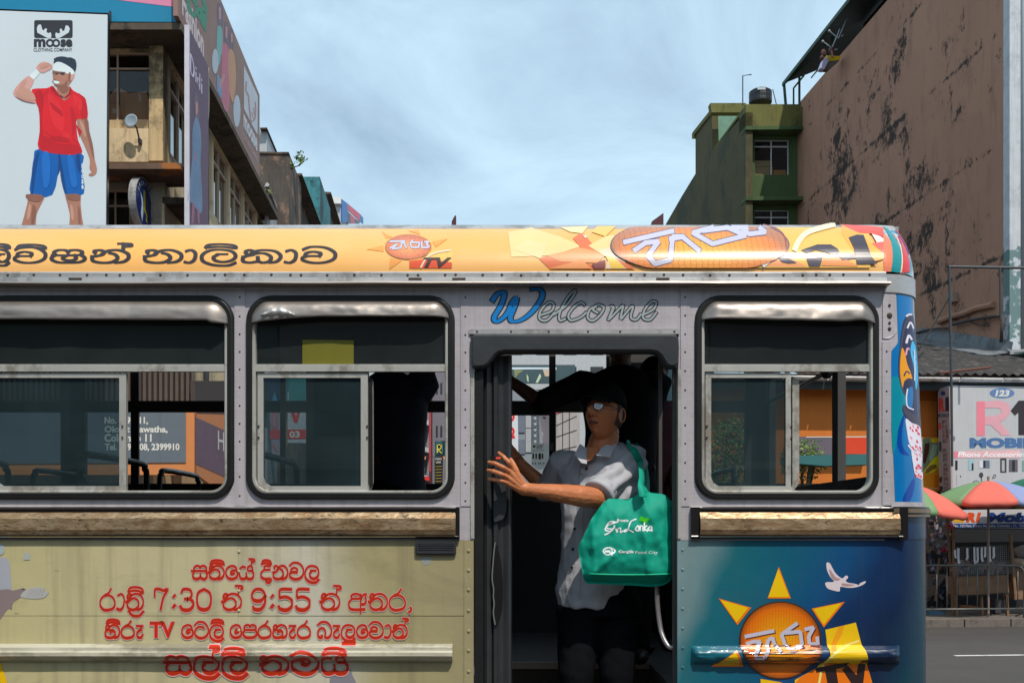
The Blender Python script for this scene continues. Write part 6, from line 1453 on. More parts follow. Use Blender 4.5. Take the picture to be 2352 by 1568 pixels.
# round sign
rs = at(zA(990, 0)[0], zA(0, 1395)[1], 21.6)
g = G(); n = 40; rr = 1.56/2.9
g.add([rs + Vector((0, rr*math.cos(2*math.pi*i/n), rr*1.0*math.sin(2*math.pi*i/n))) for i in range(n)], [tuple(range(n))])
o = tag(g.build('round_sign', ink(20, 35, 95, 1.2, .3)), 'round navy shop sign with a silver rim and yellow flash, hung from the cream building', 'sign')
g = G(); prf = [(-.15, 1.0), (-.15, 1.03), (.01, 1.03), (.01, .99), (0, .985)]; vs = []
for i in range(n):
    for dx, q in prf: vs.append(rs + Vector((dx, rr*q*math.cos(2*math.pi*i/n), rr*q*math.sin(2*math.pi*i/n))))
g.add(vs, [(i*5+j, ((i+1)%n)*5+j, ((i+1)%n)*5+j+1, i*5+j+1) for i in range(n) for j in range(4)]); g.build('rim', m_alu, o, smooth=False)
g = G(); g.tube([rs + Vector((-.07, .0, .2)), rs + Vector((-.07, 1.0, .2))], .03, 8); g.tube([rs + Vector((-.07, .0, -.2)), rs + Vector((-.07, 1.0, -.2))], .03, 8); g.build('bracket', m_dark, o)
RSF = lambda u, v, off=0: rs + Vector((.002+off, u*rr, -v*rr))
dc = Decal(RSF, .002); WQ = ink(190, 205, 220, 1.2)
for i, ch in enumerate('SPORTING'):
    a_ = R(-150 + i*17); vs_, fs_ = textmesh(ch, 0, .02); cx_ = sum(v[0] for v in vs_)/len(vs_); ox, oy = .80*math.cos(a_), .80*math.sin(a_)
    dc.cutadd([(ox + ((v[0]-cx_)*.26*math.cos(a_+R(90)) + (v[1]-.35)*.26*math.sin(a_+R(90))), oy + ((v[0]-cx_)*.26*math.sin(a_+R(90)) - (v[1]-.35)*.26*math.cos(a_+R(90)))) for v in vs_], fs_, WQ, 0)
dc.poly(ell(0, 0, .6, .6, 30), ink(40, 60, 130, 1.1), holes=[ell(0, 0, .56, .56, 30)])
dc.poly([(-.1,-.55),(.02,-.5),(.05,.2),(.3,.42),(.2,.5),(.34,.75),(.1,.6),(.14,.45),(-.12,.25)], ink(235, 200, 20, 1.2)); dc.poly([(-.5,-.35),(-.2,-.1),(-.18,.4),(-.3,.8),(-.45,.5),(-.35,.1)], WQ); dc.poly([(-.25,-.5),(-.15,-.52),(-.14,-.15),(-.24,-.1)], ink(80,150,190))
dc.build('sign_print', o)
# satellite dish on the wall
dp = F1(*zA(932, 872), .34); dn = Vector((-.15, -1, .10)).normalized()
q1 = dn.cross(Vector((0, 0, 1))).normalized(); q2 = q1.cross(dn)
g = G(); vs = [dp - dn*0]; n = 20
for r_, d in ((.06, .004), (.11, .014), (.15, .03)): vs += [dp + q1*r_*math.cos(2*math.pi*i/n) + q2*r_*math.sin(2*math.pi*i/n) + dn*d for i in range(n)]
fs = [(0, 1+i, 1+(i+1) % n) for i in range(n)] + [(1+k*n+i, 1+(k+1)*n+i, 1+(k+1)*n+(i+1) % n, 1+k*n+(i+1) % n) for k in range(2) for i in range(n)]
g.add(vs, fs); o = g.build('satellite_dish', [M('pale_blue_dish', (.28, .36, .42), .4)], smooth=True, fix=False); s_ = o.modifiers.new('s', 'SOLIDIFY'); s_.thickness = .008
tag(o, 'small pale round dish on a wall arm below the window with the cardboard boxes', 'satellite dish')
g = G(); a_ = F1(*zA(958, 905), .26); b_ = F1(*zA(966, 980), .12); g.tube([dp - dn*.02, a_, b_], .018, 8); g.obox(b_ + Vector((0, .06, 0)), (.03, 0, 0), (0, .09, 0), (0, 0, .05)); g.build('arm', m_dark, o)
# blue and pink board on the roof
m_bb = M('blue_billboard_vinyl', (.0, .20, .36), .5, var=.03)
S2 = front(21.85)
bb = board('blue rooftop billboard with a pink diagonal, above the corner building', S2, [(-500, -260), (412, -240), (412, 51), (-500, 45)], m_bb, .15)
dc = Decal(S2, .004); dc.poly(za([(-600,-60),(790,0),(1212,52)]) + [(412, -238), (-420, -250)], ink(205, 125, 155, 1.15)); dc.build('billboard_print', bb)
# tan board along the side street
m_tanb = M('tan_billboard_vinyl', (.26, .145, .11), .55, var=.04, scale=.5)
tb = board('long tan fashion billboard with three women, running down the side street above the eave', LW, [(-.25, 12.6), (9.5, 12.6), (9.5, 15.15), (-.25, 15.15)], m_tanb, .1, off=.0)
dc = Decal(LPP, .004); dc.sm = True
dc.fn = lambda u, v, off=0: LW(.02+2.05*u, 13.42-.62*v, off); dc.text('Fashion', (0.02, .05, 1.0, 1.0), ink(195, 175, 175, 1.2), bold=.04); dc.fn = LPP
GR = ink(10, 115, 75, 1.15)
dc.stroke(za([(1285,-20),(1290,60),(1330,110),(1345,40),(1310,-20)]), 9, GR); dc.stroke(za([(1345,40),(1370,130),(1400,60),(1385,-10)]), 8, GR); dc.poly(za([(1355,60),(1418,40),(1408,222),(1370,160)]), GR)
W1_ = ink(95, 155, 150, 1.1); W2_ = ink(175, 80, 100, 1.1); W3_ = ink(180, 125, 75, 1.1); FC = ink(175, 115, 110, 1.1); HRB = ink(85, 60, 75); PL_ = ink(165, 175, 185, 1.15); JN = ink(95, 125, 160, 1.1)
dc.poly(za([(1485,40),(1510,25),(1525,60),(1520,200),(1500,230),(1488,150)]), HRB); dc.poly(za([(1488,180),(1515,195),(1520,300),(1500,440),(1482,420),(1480,260)]), W1_); dc.poly(za([(1495,50),(1510,55),(1510,130),(1497,135)]), FC)
dc.poly(za([(1535,170),(1555,155),(1565,220),(1560,320),(1535,300)]), HRB); dc.poly(za([(1520,300),(1560,330),(1575,480),(1560,760),(1515,690),(1512,480)]), W2_); dc.poly(za([(1540,180),(1555,190),(1552,260),(1542,260)]), FC)
dc.poly(za([(1572,200),(1592,210),(1598,300),(1590,360),(1572,340)]), HRB); dc.poly(za([(1565,340),(1600,370),(1612,540),(1595,700),(1570,640),(1560,460)]), W3_); dc.poly(za([(1577,225),(1590,235),(1590,290),(1578,290)]), FC)
dc.poly(za([(1480,500),(1520,560),(1515,680),(1480,620)]), JN); dc.poly([zA(*p) for p in ell(1470, 420, 22, 85, 20)], PL_); dc.poly([zA(*p) for p in ell(1618, 760, 24, 110, 20)], PL_); dc.poly(za([(1500,560),(1530,500),(1536,530),(1500,620)]), FC)
# white logo panel with antlers at the far end
dc.sm = False; dc.poly(zl(zB, [(25,447),(120,657),(118,922),(80,855),(68,830),(25,745)]), ink(178, 182, 190, 1.15))
TB_ = ink(150, 108, 98, 1.15)
dc.stroke(zl(zB, [(42,560),(38,620),(55,655),(62,740),(75,850)]), 3.6, TB_); dc.stroke(zl(zB, [(80,770),(84,800),(92,812)]), 2.6, TB_); dc.stroke(zl(zB, [(102,700),(105,760),(98,815),(72,835)]), 3.2, TB_); dc.stroke(zl(zB, [(92,740),(96,790)]), 2.4, TB_); dc.stroke(zl(zB, [(52,640),(44,650)]), 2.2, TB_)
dc.fn = quadfn(LPP, zB(22, 775), zB(118, 955), zB(22, 870)); dc.text('moose', (0, 0, 1, 1), ink(185, 185, 192, 1.15), bold=.05)
dc.fn = quadfn(LPP, zB(20, 905), zB(118, 1075), zB(20, 945)); dc.text('CLOTHING COMPANY', (0, 0, 1, 1), ink(180, 145, 150, 1.15), bold=.01)
dc.build('billboard_print', tb)
# purple banner
m_pur = M('purple_banner', (.125, .065, .11), .55, var=.04)
LB2 = Pl(LP0 + V*.16, V)
LW2 = lambda s, z, off=0: LW(s, z, off+.16)
db = board('narrow upright purple banner with a woman in a blue dress on the cream building', LW2, [(.0, 7.2), (1.85, 7.2), (1.85, 12.5), (0, 12.5)], m_pur, .06)
g = G(); g.slab(LW2, [rect(-.05, 7.2, 0, 12.52)], .1, .02); g.build('edge_strip', M('pale_edge', (.55, .52, .58), .5), db)
dc = Decal(LB2, .004); dc.sm = True; PW = ink(200, 185, 205, 1.15)
dc.fn = quadfn(LB2, zA(1292, 345), zA(1382, 530), zA(1292, 475)); dc.stroke([(.12,.1),(.1,.9),(.28,.95),(.36,.5),(.2,.05),(.02,.15)], .09, PW)
for x in (.50, .95): dc.stroke([(x, .45), (x, .95)], .075, PW, smooth=False); dc.poly(ell(x, .22, .045, .07, 8), PW)
dc.stroke([(.80,.1),(.80,.95)], .07, PW, smooth=False); dc.stroke([(.78,.55),(.66,.5),(.63,.8),(.78,.85)], .06, PW); dc.fn = LB2
dc.poly(za([(1332,635),(1345,640),(1355,720),(1360,850),(1345,860),(1330,760),(1325,680)]), HRB); dc.poly(za([(1338,700),(1350,705),(1352,760),(1342,790),(1336,760)]), FC); dc.poly(za([(1322,840),(1340,800),(1365,860),(1375,980),(1370,1120),(1382,1380),(1370,1460),(1320,1400),(1285,1360),(1290,1280),(1312,1080),(1312,920)]), ink(95, 120, 155, 1.05)); dc.poly(za([(1325,1020),(1345,1090),(1350,1120),(1330,1080)]), ink(165,90,110,1.1)); dc.poly(za([(1312,1380),(1330,1400),(1322,1530),(1305,1530)]), ink(150,80,105,1.1)); dc.poly(za([(1345,1420),(1362,1440),(1362,1530),(1350,1530)]), ink(150,80,105,1.1))
for i in range(5): dc.stroke(za([(1322+i*11, 900+i*8), (1320+i*12, 1350)]), .6, ink(70, 95, 130))
dc.build('banner_print', db)

# ground-floor signs at the left, seen through the bus windows
m_orb = M('orange_fascia', (.62, .22, .07), .55, var=.05); m_gsg = M('grey_sign_board', (.13, .15, .17), .5, var=.05)
F3 = front(21.6)
gs = board('grey shop sign with a white address on an orange board, through the left bus window', F3, [(-320, 936), (446, 936), (446, 1090), (-320, 1090)], m_orb, .2, cat_='shop sign', name='shop_sign')
g = G(); g.slab(F3, [[(-320, 946), zW1(1640, 560), zW1(1640, 1020), (-320, 1066)]], .02, .022); g.build('sign_panel', m_gsg, gs)
dc = Decal(F3, .026); WT2 = ink(200, 195, 185, 1.2)
for s_, x0, y0, x1, y1 in (('No. 109, 111,', 925, 618, 1308, 690), ('Olcott Mawatha,', 925, 698, 1482, 765), ('Colombo 11', 925, 768, 1340, 838), ('Tel. 2399908, 2399910', 928, 852, 1586, 922)): dc.text(s_, zW1(x0, y0)+zW1(x1, y1), WT2, bold=.035)
for x_ in (0, 1385, 525): dc.stroke([zW1(x_+30, 580), zW1(x_+30, 1015)], .5, ink(60, 70, 78), smooth=False)
for i in range(46): dc.poly([( -10+i*9, 940), (-6+i*9, 940), (-6+i*9, 945), (-10+i*9, 945)], ink(160, 75, 50))
dc.build('address_lettering', gs)
pb = side_r(446, 21.6)
sg2 = tag(G().slab(pb, [zl(zW1, [(1720,590),(2010,600),(2100,640),(2100,1350),(1960,1290),(1720,1110)])], .1).build('shop_sign', m_orb), 'orange and purple shop sign facing the side street, through the left bus window', 'shop sign')
dc = Decal(pb, .006); dc.poly(zl(zW1, [(1722,620),(1880,690),(1990,740),(1990,1150),(1722,1030)]), ink(95, 70, 85)); dc.fn = quadfn(pb, zW1(1920, 735), zW1(2040, 775), zW1(1920, 905)); dc.text('HA', (0, 0, 1, 1), WT2); dc.build('sign_print', sg2)
g = G()
for i in range(60): g.slab(front(22.2), [rect(8+i*12.4-300, 800, 8+i*12.4-293, 930)], .06)
g.build('slat', M('brown_slats', (.10, .07, .055), .7), lb, kind='stuff')
g = G(); g.slab(front(22.3), [rect(-320, 700, 440, 935)], .05); g.build('shutter_backing', M('brown_shade', (.035, .028, .024), .8), lb)

# ================================================================== BUILDINGS DOWN THE SIDE STREET (LEFT)
m_mould = M('black_moulded_plaster', (.085, .07, .06), .95, var=.3, scale=1.5, streak=.6, dirt=(.36, .22, .14), damt=.8, dscale=.9, dth=.55)
m_brn = M('brown_soffit', (.12, .085, .075), .85, var=.1); m_teal = M('teal_plaster', (.05, .22, .25), .85, var=.2, scale=1, streak=.5, dirt=(.02, .03, .03), damt=.8, dscale=.8, dth=.5)
m_lgrey = M('light_grey_panel', (.42, .43, .44), .6, var=.08, streak=.2)
def blk(label, x0, yt, x1, Y, L, mat, name='building', cat_='building'):
    g = G(); g.slab(front(Y), [rect(x0, yt, x1, HY + (CAMZ-.1)*F/Y)], L); return tag(g.build(name, mat), label, cat_)
def onpx(o, fn, polys, mat, name, th=.1, off=.1):
    for p in polys: g = G(); g.slab(fn, [p], th, off); g.build(name, mat, o)
b = blk('pale shed with a dark sloping roof, peeping over the mouldy block on the side street', 585, 297, 613, 41, 9, m_lgrey)
Pr = front(40.8); g = G(); g.slab(Pr, [zl(zB, [(138,880),(187,878),(190,886),(140,888)])], 9.6, .1); g.build('roof', m_slab, b)
b = blk('black mouldy plaster block with bare brick-coloured patches and a sprouting plant, on the side street', 575, 349, 663, 36.6, 3.4, m_mould)
onpx(b, front(36.6), [[(575, 349), (664, 351), (664, 355), (575, 353)]], m_slab, 'coping', .3, .05)
wb_ = side_r(662, 36.6)
b2 = blk('low grey awning block with a white fascia, beyond the end of the cream building', 608, 426, 614, 34.5, 5, m_lgrey)
g = G(); g.add([at(*zB(185,1265), 33.6), at(*zB(275,1530), 37.5), at(*zB(205,1530), 36.8), at(*zB(150,1300), 33.8)], [(0,1,2,3)]); o = g.build('awning', m_brn, b2, fix=False); s_ = o.modifiers.new('s', 'SOLIDIFY'); s_.thickness = .12
g = G(); g.tube([at(*zB(186,1262), 33.55), at(*zB(278,1532), 37.45)], .07, 6); g.build('fascia', m_lgrey, b2)
b = blk('brown soffited block with a grey drain pipe, past the mouldy plaster block', 655, 406, 674, 40, 7.5, m_mould)
g = G(); P5 = front(39.6); g.slab(P5, [zl(zB, [(356,1205),(430,1203),(434,1216),(358,1225)])], 8.5, .3); g.build('canopy', m_slab, b)
g = G(); g.tube([at(*zB(348, 1185), 39.3), at(*zB(343, 1700), 39.3)], .14, 10); g.build('drain_pipe', m_lgrey, b, smooth=True)
sp_ = side_r(675, 40.3)
g = G(); g.add([at(*zB(432,1212), 39.4), at(*zB(535,1525), 46), at(*zB(470,1525), 46), at(*zB(360,1225), 39.4)], [(0,1,2,3)]); o = g.build('soffit', m_brn, b, fix=False); s_ = o.modifiers.new('s', 'SOLIDIFY'); s_.thickness = .15
b = blk('teal plaster block with dark stains along its parapet, down the side street', 690, 406, 734.5, 50, 5, m_teal)
b = blk('small brown block with a wide soffit and pale drain pipe, past the teal block', 735, 446, 748, 56, 8, m_mould)
g = G(); g.slab(front(55.5), [zl(zB, [(552,1322),(625,1325),(628,1335),(555,1345)])], 8, .3); g.build('canopy', m_slab, b)
g = G(); g.tube([at(*zB(571, 1350), 55), at(*zB(571, 1700), 55)], .14, 8); g.build('drain_pipe', m_lgrey, b, smooth=True)
g = G(); g.add([at(*zB(626,1330), 55.3), at(*zB(670,1512), 62), at(*zB(610,1512), 62), at(*zB(556,1345), 55.3)], [(0,1,2,3)]); o = g.build('soffit', m_brn, b, fix=False); s_ = o.modifiers.new('s', 'SOLIDIFY'); s_.thickness = .15
b = blk('white block with blue and red cladding and louvres, farthest of the row on the left', 764, 457, 783, 62, 17, m_lgrey)
sq = side_r(783, 61.95)
for p, m in (([(690,1362),(730,1392),(730,1520),(692,1520)], ink(15, 95, 165, 1.2)), ([(730,1392),(815,1462),(815,1510),(730,1430)], ink(205, 60, 80, 1.2)), ([(815,1462),(838,1490),(838,1530),(815,1512)], ink(30, 100, 165, 1.2)), ([(728,1440),(750,1465),(750,1530),(728,1530)], m_dark), ([(750,1462),(778,1488),(778,1530),(750,1530)], ink(190, 60, 85, 1.2)), ([(778,1490),(812,1515),(812,1530),(778,1530)], m_dark)):
    onpx(b, sq, [zl(zB, p)], m, 'cladding_panel', .08, .06)
onpx(b, front(62), [[(762, 456), (784, 456), (784, 471), (762, 471)]], M('white_fascia', (.7, .7, .68), .6), 'fascia', .4, .3)
# plants sprouting from the parapet
def leaves(g, c, rad, n, sz, seed=1):
    rnd = random.Random(seed)
    for i in range(n):
        d = Vector((rnd.gauss(0, 1), rnd.gauss(0, 1), rnd.gauss(0, 1))).normalized()*rnd.random()**.4
        p = Vector(c) + Vector((d.x*rad[0], d.y*rad[1], d.z*rad[2])); a_ = Vector((rnd.uniform(-1,1), rnd.uniform(-1,1), rnd.uniform(-.8,.5))).normalized(); b_ = a_.orthogonal().normalized()
        b_ = (b_ + a_.cross(b_)*rnd.uniform(-1, 1)).normalized(); s_ = sz*rnd.uniform(.6, 1.3)
        g.add([p, p+a_*s_*.5+b_*s_*.25, p+a_*s_, p+a_*s_*.5-b_*s_*.25], [(0,1,2,3)], rnd.randint(0, 1))
m_lf = [M('leaf_green', (.05, .12, .025), .55, var=.3, scale=6), M('leaf_yellow_green', (.15, .20, .03), .55, var=.3, scale=6)]
m_stem = M('plant_stem', (.12, .10, .07), .8)
def sprout(lab, base, top, rad, n, sz, seed):
    g = G(); g.tube(cat([Vector(base), (Vector(base)+Vector(top))/2 + Vector((.1, 0, -.08)), Vector(top)], 4), .02, 6); o = tag(g.build('wall_plant', m_stem), lab, 'plant')
    g = G(); leaves(g, top, rad, n, sz, seed); g.build('foliage', m_lf, o, fix=False)
sprout('weed with a tuft of leaves on a bare stem, growing from the mouldy parapet', at(*zB(368, 1142), 36.9), at(*zB(414, 1082), 36.9), (.22, .22, .24), 60, .17, 3)
sprout('low yellowish weed rooted in the corner of the mouldy block', at(*zB(345, 1150), 36.5), at(*zB(340, 1125), 36.45), (.2, .15, .18), 40, .13, 4)
sprout('tuft of light green weeds low on the mouldy wall above the white fascia', at(*zB(215, 1290), 36.4), at(*zB(215, 1262), 36.3), (.28, .15, .18), 50, .13, 5)
sprout('single drooping weed on the drain bracket beside the end of the eave', at(*zB(196, 1320), 33.4), at(*zB(190, 1302), 33.4), (.12, .1, .08), 16, .12, 6)

# street end, mostly hidden behind the bus, seen through its windows
e = blk('plain grey office block closing the end of the side street', 820, 760, 1540, 92, 12, m_lgrey)
for i in range(11):
    for j in range(6): onpx(e, front(92), [rect(860+i*62, 790+j*52, 890+i*62, 815+j*52)], m_dark, 'window', .05, .02)
# white framed balconies building
F4 = front(44); wb = M('white_concrete_frame', (.45, .47, .50), .7, var=.1); rdm = ink(175, 45, 55)
ab = tag(G().slab(F4, [[zW2(1135, 580), zW2(1290, 560), zW2(1290, 1700), zW2(1135, 1700)]], 4, -.5).build('apartment_building', M('shaded_grey_wall', (.22, .22, .24), .8)), 'white framed balcony building with red edging, seen through the second bus window', 'building')
onpx(ab, F4, [zl(zW2, [(1138,600),(1160,600),(1160,1400),(1138,1400)])], wb, 'column', .5, .1)
for y in (640, 860, 1045, 1235): onpx(ab, F4, [zl(zW2, [(1160,y),(1285,y+38),(1285,y+70),(1160,y+30)])], wb, 'floor_slab', .5, .08)
for x in (1190, 1225): onpx(ab, F4, [zl(zW2, [(x,600),(x+8,600),(x+8,1400),(x,1400)])], wb, 'column', .3, .05)
onpx(ab, F4, [zl(zW2, [(1278,690),(1290,700),(1290,1400),(1278,1400)]), zl(zW2, [(1138,632),(1165,640),(1290,700),(1290,712),(1165,652),(1138,644)])], rdm, 'red_edge', .1, .12)
for y in (720, 930, 1130): onpx(ab, F4, [zl(zW2, [(1165,y),(1185,y),(1185,y+100),(1165,y+100)]), zl(zW2, [(1200,y),(1220,y+8),(1220,y+110),(1200,y+100)]), zl(zW2, [(1236,y+10),(1262,y+20),(1262,y+110),(1236,y+100)])], m_dark, 'window', .05, -.3)
pg = tag(G().slab(front(48), [[zW2(1300, 560), zW2(1700, 560), zW2(1700, 1700), zW2(1300, 1700)]], 4).build('building', M('mauve_grey_wall', (.20, .185, .22), .8)), 'mauve grey building with narrow windows behind a yellow-green letter sign', 'building')
for x in (1325, 1355, 1392):
    for y in (640, 930): onpx(pg, front(48), [zl(zW2, [(x,y),(x+12,y),(x+12,y+72),(x,y+72)])], m_dark, 'window', .05, .03)
ys_ = tag(G().slab(front(50), [[zW2(1230, 580), zW2(1420, 590), zW2(1420, 1700), zW2(1230, 1700)]], 3).build('building', M('ochre_wall', (.45, .32, .16), .8)), 'ochre building glimpsed above the red edged balconies', 'building')
s3 = board('black square shop sign with a yellow and green letter, through the second bus window', front(43), zl(zW2, [(1318,1035),(1392,1030),(1392,1140),(1318,1140)]), ink(15, 40, 40), cat_='shop sign', name='shop_sign')
dc = Decal(front(43), .01); dc.stroke(zl(zW2, [(1335,1110),(1335,1060),(1358,1062),(1355,1085),(1338,1088),(1360,1112)]), 2.2, ink(215, 190, 60, 1.2)); dc.stroke(zl(zW2, [(1328,1118),(1328,1048),(1364,1048),(1366,1118)]), 1.3, ink(50, 140, 160, 1.2)); dc.build('sign_print', s3)
s4 = board('tall black sign board with small yellow lines, under the square black sign', front(42), zl(zW2, [(1315,1142),(1372,1142),(1366,1420),(1315,1420)]), ink(22, 24, 24), cat_='shop sign', name='shop_sign')
dc = Decal(front(42), .01); dc.text('KANDOS', zW2(1320,1146)+zW2(1362,1160), WT2, bold=.02); dc.text('LANKA', zW2(1324,1168)+zW2(1358,1182), WT2, bold=.02)
for i in range(6): dc.stroke(zl(zW2, [(1322,1205+i*20),(1362,1203+i*20)]), .9, ink(190, 160, 50), smooth=False)
dc.build('sign_print', s4)
# flags on a line
g = G(); g.tube([at(*zW2(1140, 1138), 40), at(*zW2(1420, 1140), 40)], .012, 5); fl = tag(g.build('bunting', m_black), 'string of small orange flags across the side street', 'bunting')
for x in (1175, 1215, 1235, 1370, 1388): g = G(); g.slab(front(40), [zl(zW2, [(x,1136),(x+22,1136),(x+18,1160),(x+6,1150)])], .01); g.build('flag', ink(230, 130, 90, 1.2), fl)
s5 = board('small red shop sign with white letters low in the second bus window', front(39), zl(zW2, [(1180,1258),(1280,1275),(1280,1300),(1180,1285)]), ink(200, 50, 40), cat_='shop sign', name='shop_sign')
# signs behind the left sash of the second window
F6 = front(33)
s6 = board('white sign with a big red V over a red strip numbered 03', F6, zl(zW2, [(322,700),(445,700),(445,1045),(322,1045)]), ink(185, 185, 190, 1.2), cat_='sign', name='sign_board')
dc = Decal(F6, .01); RDV = ink(215, 45, 40, 1.2)
dc.poly(zl(zW2, [(330,790),(360,790),(378,870),(400,790),(420,790),(388,908),(366,908)]), RDV); dc.poly(zl(zW2, [(322,955),(445,955),(445,1018),(322,1018)]), RDV); dc.text('03', zW2(334, 965)+zW2(404, 1010), ink(225, 220, 215, 1.2), bold=.04); dc.poly(zl(zW2, [(330,615),(445,615),(445,765),(330,765)]), ink(60, 130, 130)); dc.build('sign_print', s6)
s7 = board('white and pink hanging banner left of the white sign with the red V', front(32), zl(zW2, [(203,810),(272,810),(268,1130),(215,1130)]), ink(165, 150, 165, 1.1), cat_='banner', name='banner')
dc = Decal(front(32), .01); dc.poly(zl(zW2, [(203,955),(270,955),(270,1018),(203,1018)]), ink(210, 70, 80)); dc.stroke(zl(zW2, [(225,830),(220,930),(250,930),(245,830)]), 5, ink(185, 110, 120)); dc.stroke(zl(zW2, [(222,1060),(250,1100)]), 3, ink(200, 80, 90)); dc.build('sign_print', s7)
s8 = board('teal and dark shop board high behind the second bus window', front(34), zl(zW2, [(150,600),(460,600),(460,768),(150,768)]), ink(55, 105, 115), cat_='shop sign', name='shop_sign')
dc = Decal(front(34), .01); dc.poly(zl(zW2, [(355,622),(385,622),(385,720),(355,720)]), ink(110, 40, 50)); dc.poly(zl(zW2, [(150,610),(270,610),(270,765),(150,765)]), ink(45, 60, 85)); dc.poly(zl(zW2, [(215,765),(235,700),(255,765)]), ink(70, 130, 160)); dc.build('sign_print', s8)
s9 = tag(G().slab(side_r(446, 22), [zl(zW1, [(1722,300),(2350,300),(2350,640),(1722,590)])], .1).build('shutter', M('brown_shade2', (.06, .045, .04), .8)), 'brown shaded shutter above the corner shop sign, through the left bus window', 'shutter')
wr_ = blk('red-brown low shop seen through the left edge of the second bus window', 575, 930, 626, 36, 6, M('redbrown_wall', (.20, .07, .05), .8))
# door opening view
F7 = front(40)
zd = lambda p: zl(zD, p)
d1 = board('white sign with red letters cut off by the door leaf', F7, zd([(380,690),(466,690),(470,1110),(380,1110)]), ink(200, 205, 210, 1.2), cat_='sign', name='sign_board')
dc = Decal(F7, .01)
for cy in (790, 915): dc.poly([zD(*p) for p in ell(405, cy, 34, 40, 16)], RDV, holes=[[zD(*p) for p in ell(405, cy, 16, 18, 12)]])
dc.poly(zd([(415,950),(440,950),(440,975),(415,975)]), RDV); dc.build('sign_print', d1)
db_ = tag(G().slab(front(46), [zd([(420,560),(760,560),(760,1500),(420,1500)])], 6).build('building', M('blue_grey_cladding', (.26, .29, .32), .6)), 'blue-grey clad building seen through the bus doorway', 'building')
for (x0, y0, x1, y1) in ((470,700,526,925), (532,700,640,885), (532,892,640,1095), (470,985,528,1110)): onpx(db_, front(46), [zd([(x0,y0),(x1,y0),(x1,y1),(x0,y1)])], m_lgrey if x0 > 500 else M('grey_blue_panel', (.16, .19, .24), .5), 'cladding_panel', .08, .05)
lt = G(); F8 = front(38)
for a_, b_ in (((592,740),(592,1100)), ((642,740),(642,1100))): lt.tube([F8(*zD(*a_)), F8(*zD(*b_))], .05, 6)
for i in range(7): y = 750+i*50; lt.tube([F8(*zD(592, y)), F8(*zD(642, y+48))], .035, 5); lt.tube([F8(*zD(642, y)), F8(*zD(592, y+48))], .035, 5)
tag(lt.build('lattice_mast', M('mast_steel', (.12, .15, .19), .6)), 'thin steel lattice mast in front of the blue-grey building', 'mast')
d2 = board('slanted pale pink banner beside the lattice mast', front(36), zd([(650,735),(745,735),(745,1230),(695,1060)]), ink(225, 200, 195, 1.1), cat_='banner', name='banner')
dc = Decal(front(36), .01); dc.text('76', zD(680, 785)+zD(708, 808), BK, bold=.05); dc.build('sign_print', d2)
d3 = tag(G().slab(FAR, [zd([(588,1015),(738,1015),(740,1225),(640,1248),(584,1200)])], 0, -.02).build('shop_poster', paper('backlit_paper', (.75, .75, .70)), fix=False), 'faded paper phone poster stuck on the far bus window behind the doorway', 'poster')
dc = Decal(FAR, -.019); PKK = ink(205, 150, 150, 1.15); GRT = ink(120, 125, 120, 1.1)
dc.text('UNIC', zD(628,1024)+zD(690,1044), PKK, bold=.03); dc.text('MOB', zD(628,1047)+zD(678,1062), PKK, bold=.03); dc.poly([zD(*p) for p in ell(607,1042,12,12,12)], PKK)
for x in (592,618,672): dc.poly(zd([(x,1105),(x+14,1105),(x+14,1150),(x,1150)]), GRT)
dc.poly(zd([(645,1102),(666,1102),(666,1155),(645,1155)]), ink(185,130,100)); 
for x in (596,618,648,664,690): dc.poly([zD(*p) for p in ell(x,1190,6,9,8)], GRT)
dc.stroke(zd([(596,1080),(690,1076)]), 1, GRT, smooth=False); dc.build('poster_print', d3)
cw = tag(G().slab(front(37), [zd([(798,765),(975,690),(1000,690),(1000,1400),(798,1400)])], .3).build('panel_wall', M('concrete_panels', (.48, .45, .44), .8, var=.1, streak=.4)), 'pale concrete panel wall with a red capping, seen past the man in the doorway', 'wall')
for q in ([(800,860),(975,780),(975,786),(800,866)], [(800,960),(975,900),(975,906),(800,966)], [(800,1080),(975,1040),(975,1046),(800,1086)], [(850,750),(856,748),(856,1200),(850,1200)], [(908,725),(914,722),(914,1200),(908,1200)]): onpx(cw, front(37), [zd(q)], m_dark, 'joint', .02, .012)
onpx(cw, front(37), [zd([(798,680),(900,680),(975,660),(975,700),(798,765)])], ink(190, 70, 75), 'red_capping', .2, .02)
d4 = board('dark poster board with pale pointed shapes, high through the doorway', front(35), zd([(400,340),(960,340),(960,640),(800,640),(800,500),(400,500)]), ink(60, 80, 85), cat_='poster', name='poster_board')
dc = Decal(front(35), .01)
for pts, m in (([(400,362),(800,362),(800,380),(400,380)], ink(190,205,220)), ([(540,420),(556,440),(560,490),(545,480)], ink(170,190,150)), ([(655,415),(668,440),(640,495),(618,495)], ink(180,195,160)), ([(430,380),(520,385),(470,420),(440,460)], ink(120,125,90)), ([(680,378),(800,378),(760,440),(700,440)], ink(190,170,150)), ([(805,555),(960,555),(960,640),(805,640)], ink(195,80,95))): dc.poly(zd(pts), m)
dc.build('poster_print', d4)

d5 = board('dark teal shop board filling the narrow gap at the right of the doorway', front(40), [(1470, 800), (1640, 800), (1640, 1140), (1470, 1140)], ink(30, 58, 66), .3, cat_='shutter', name='shutter')  # board added to block bright sky seen through this gap
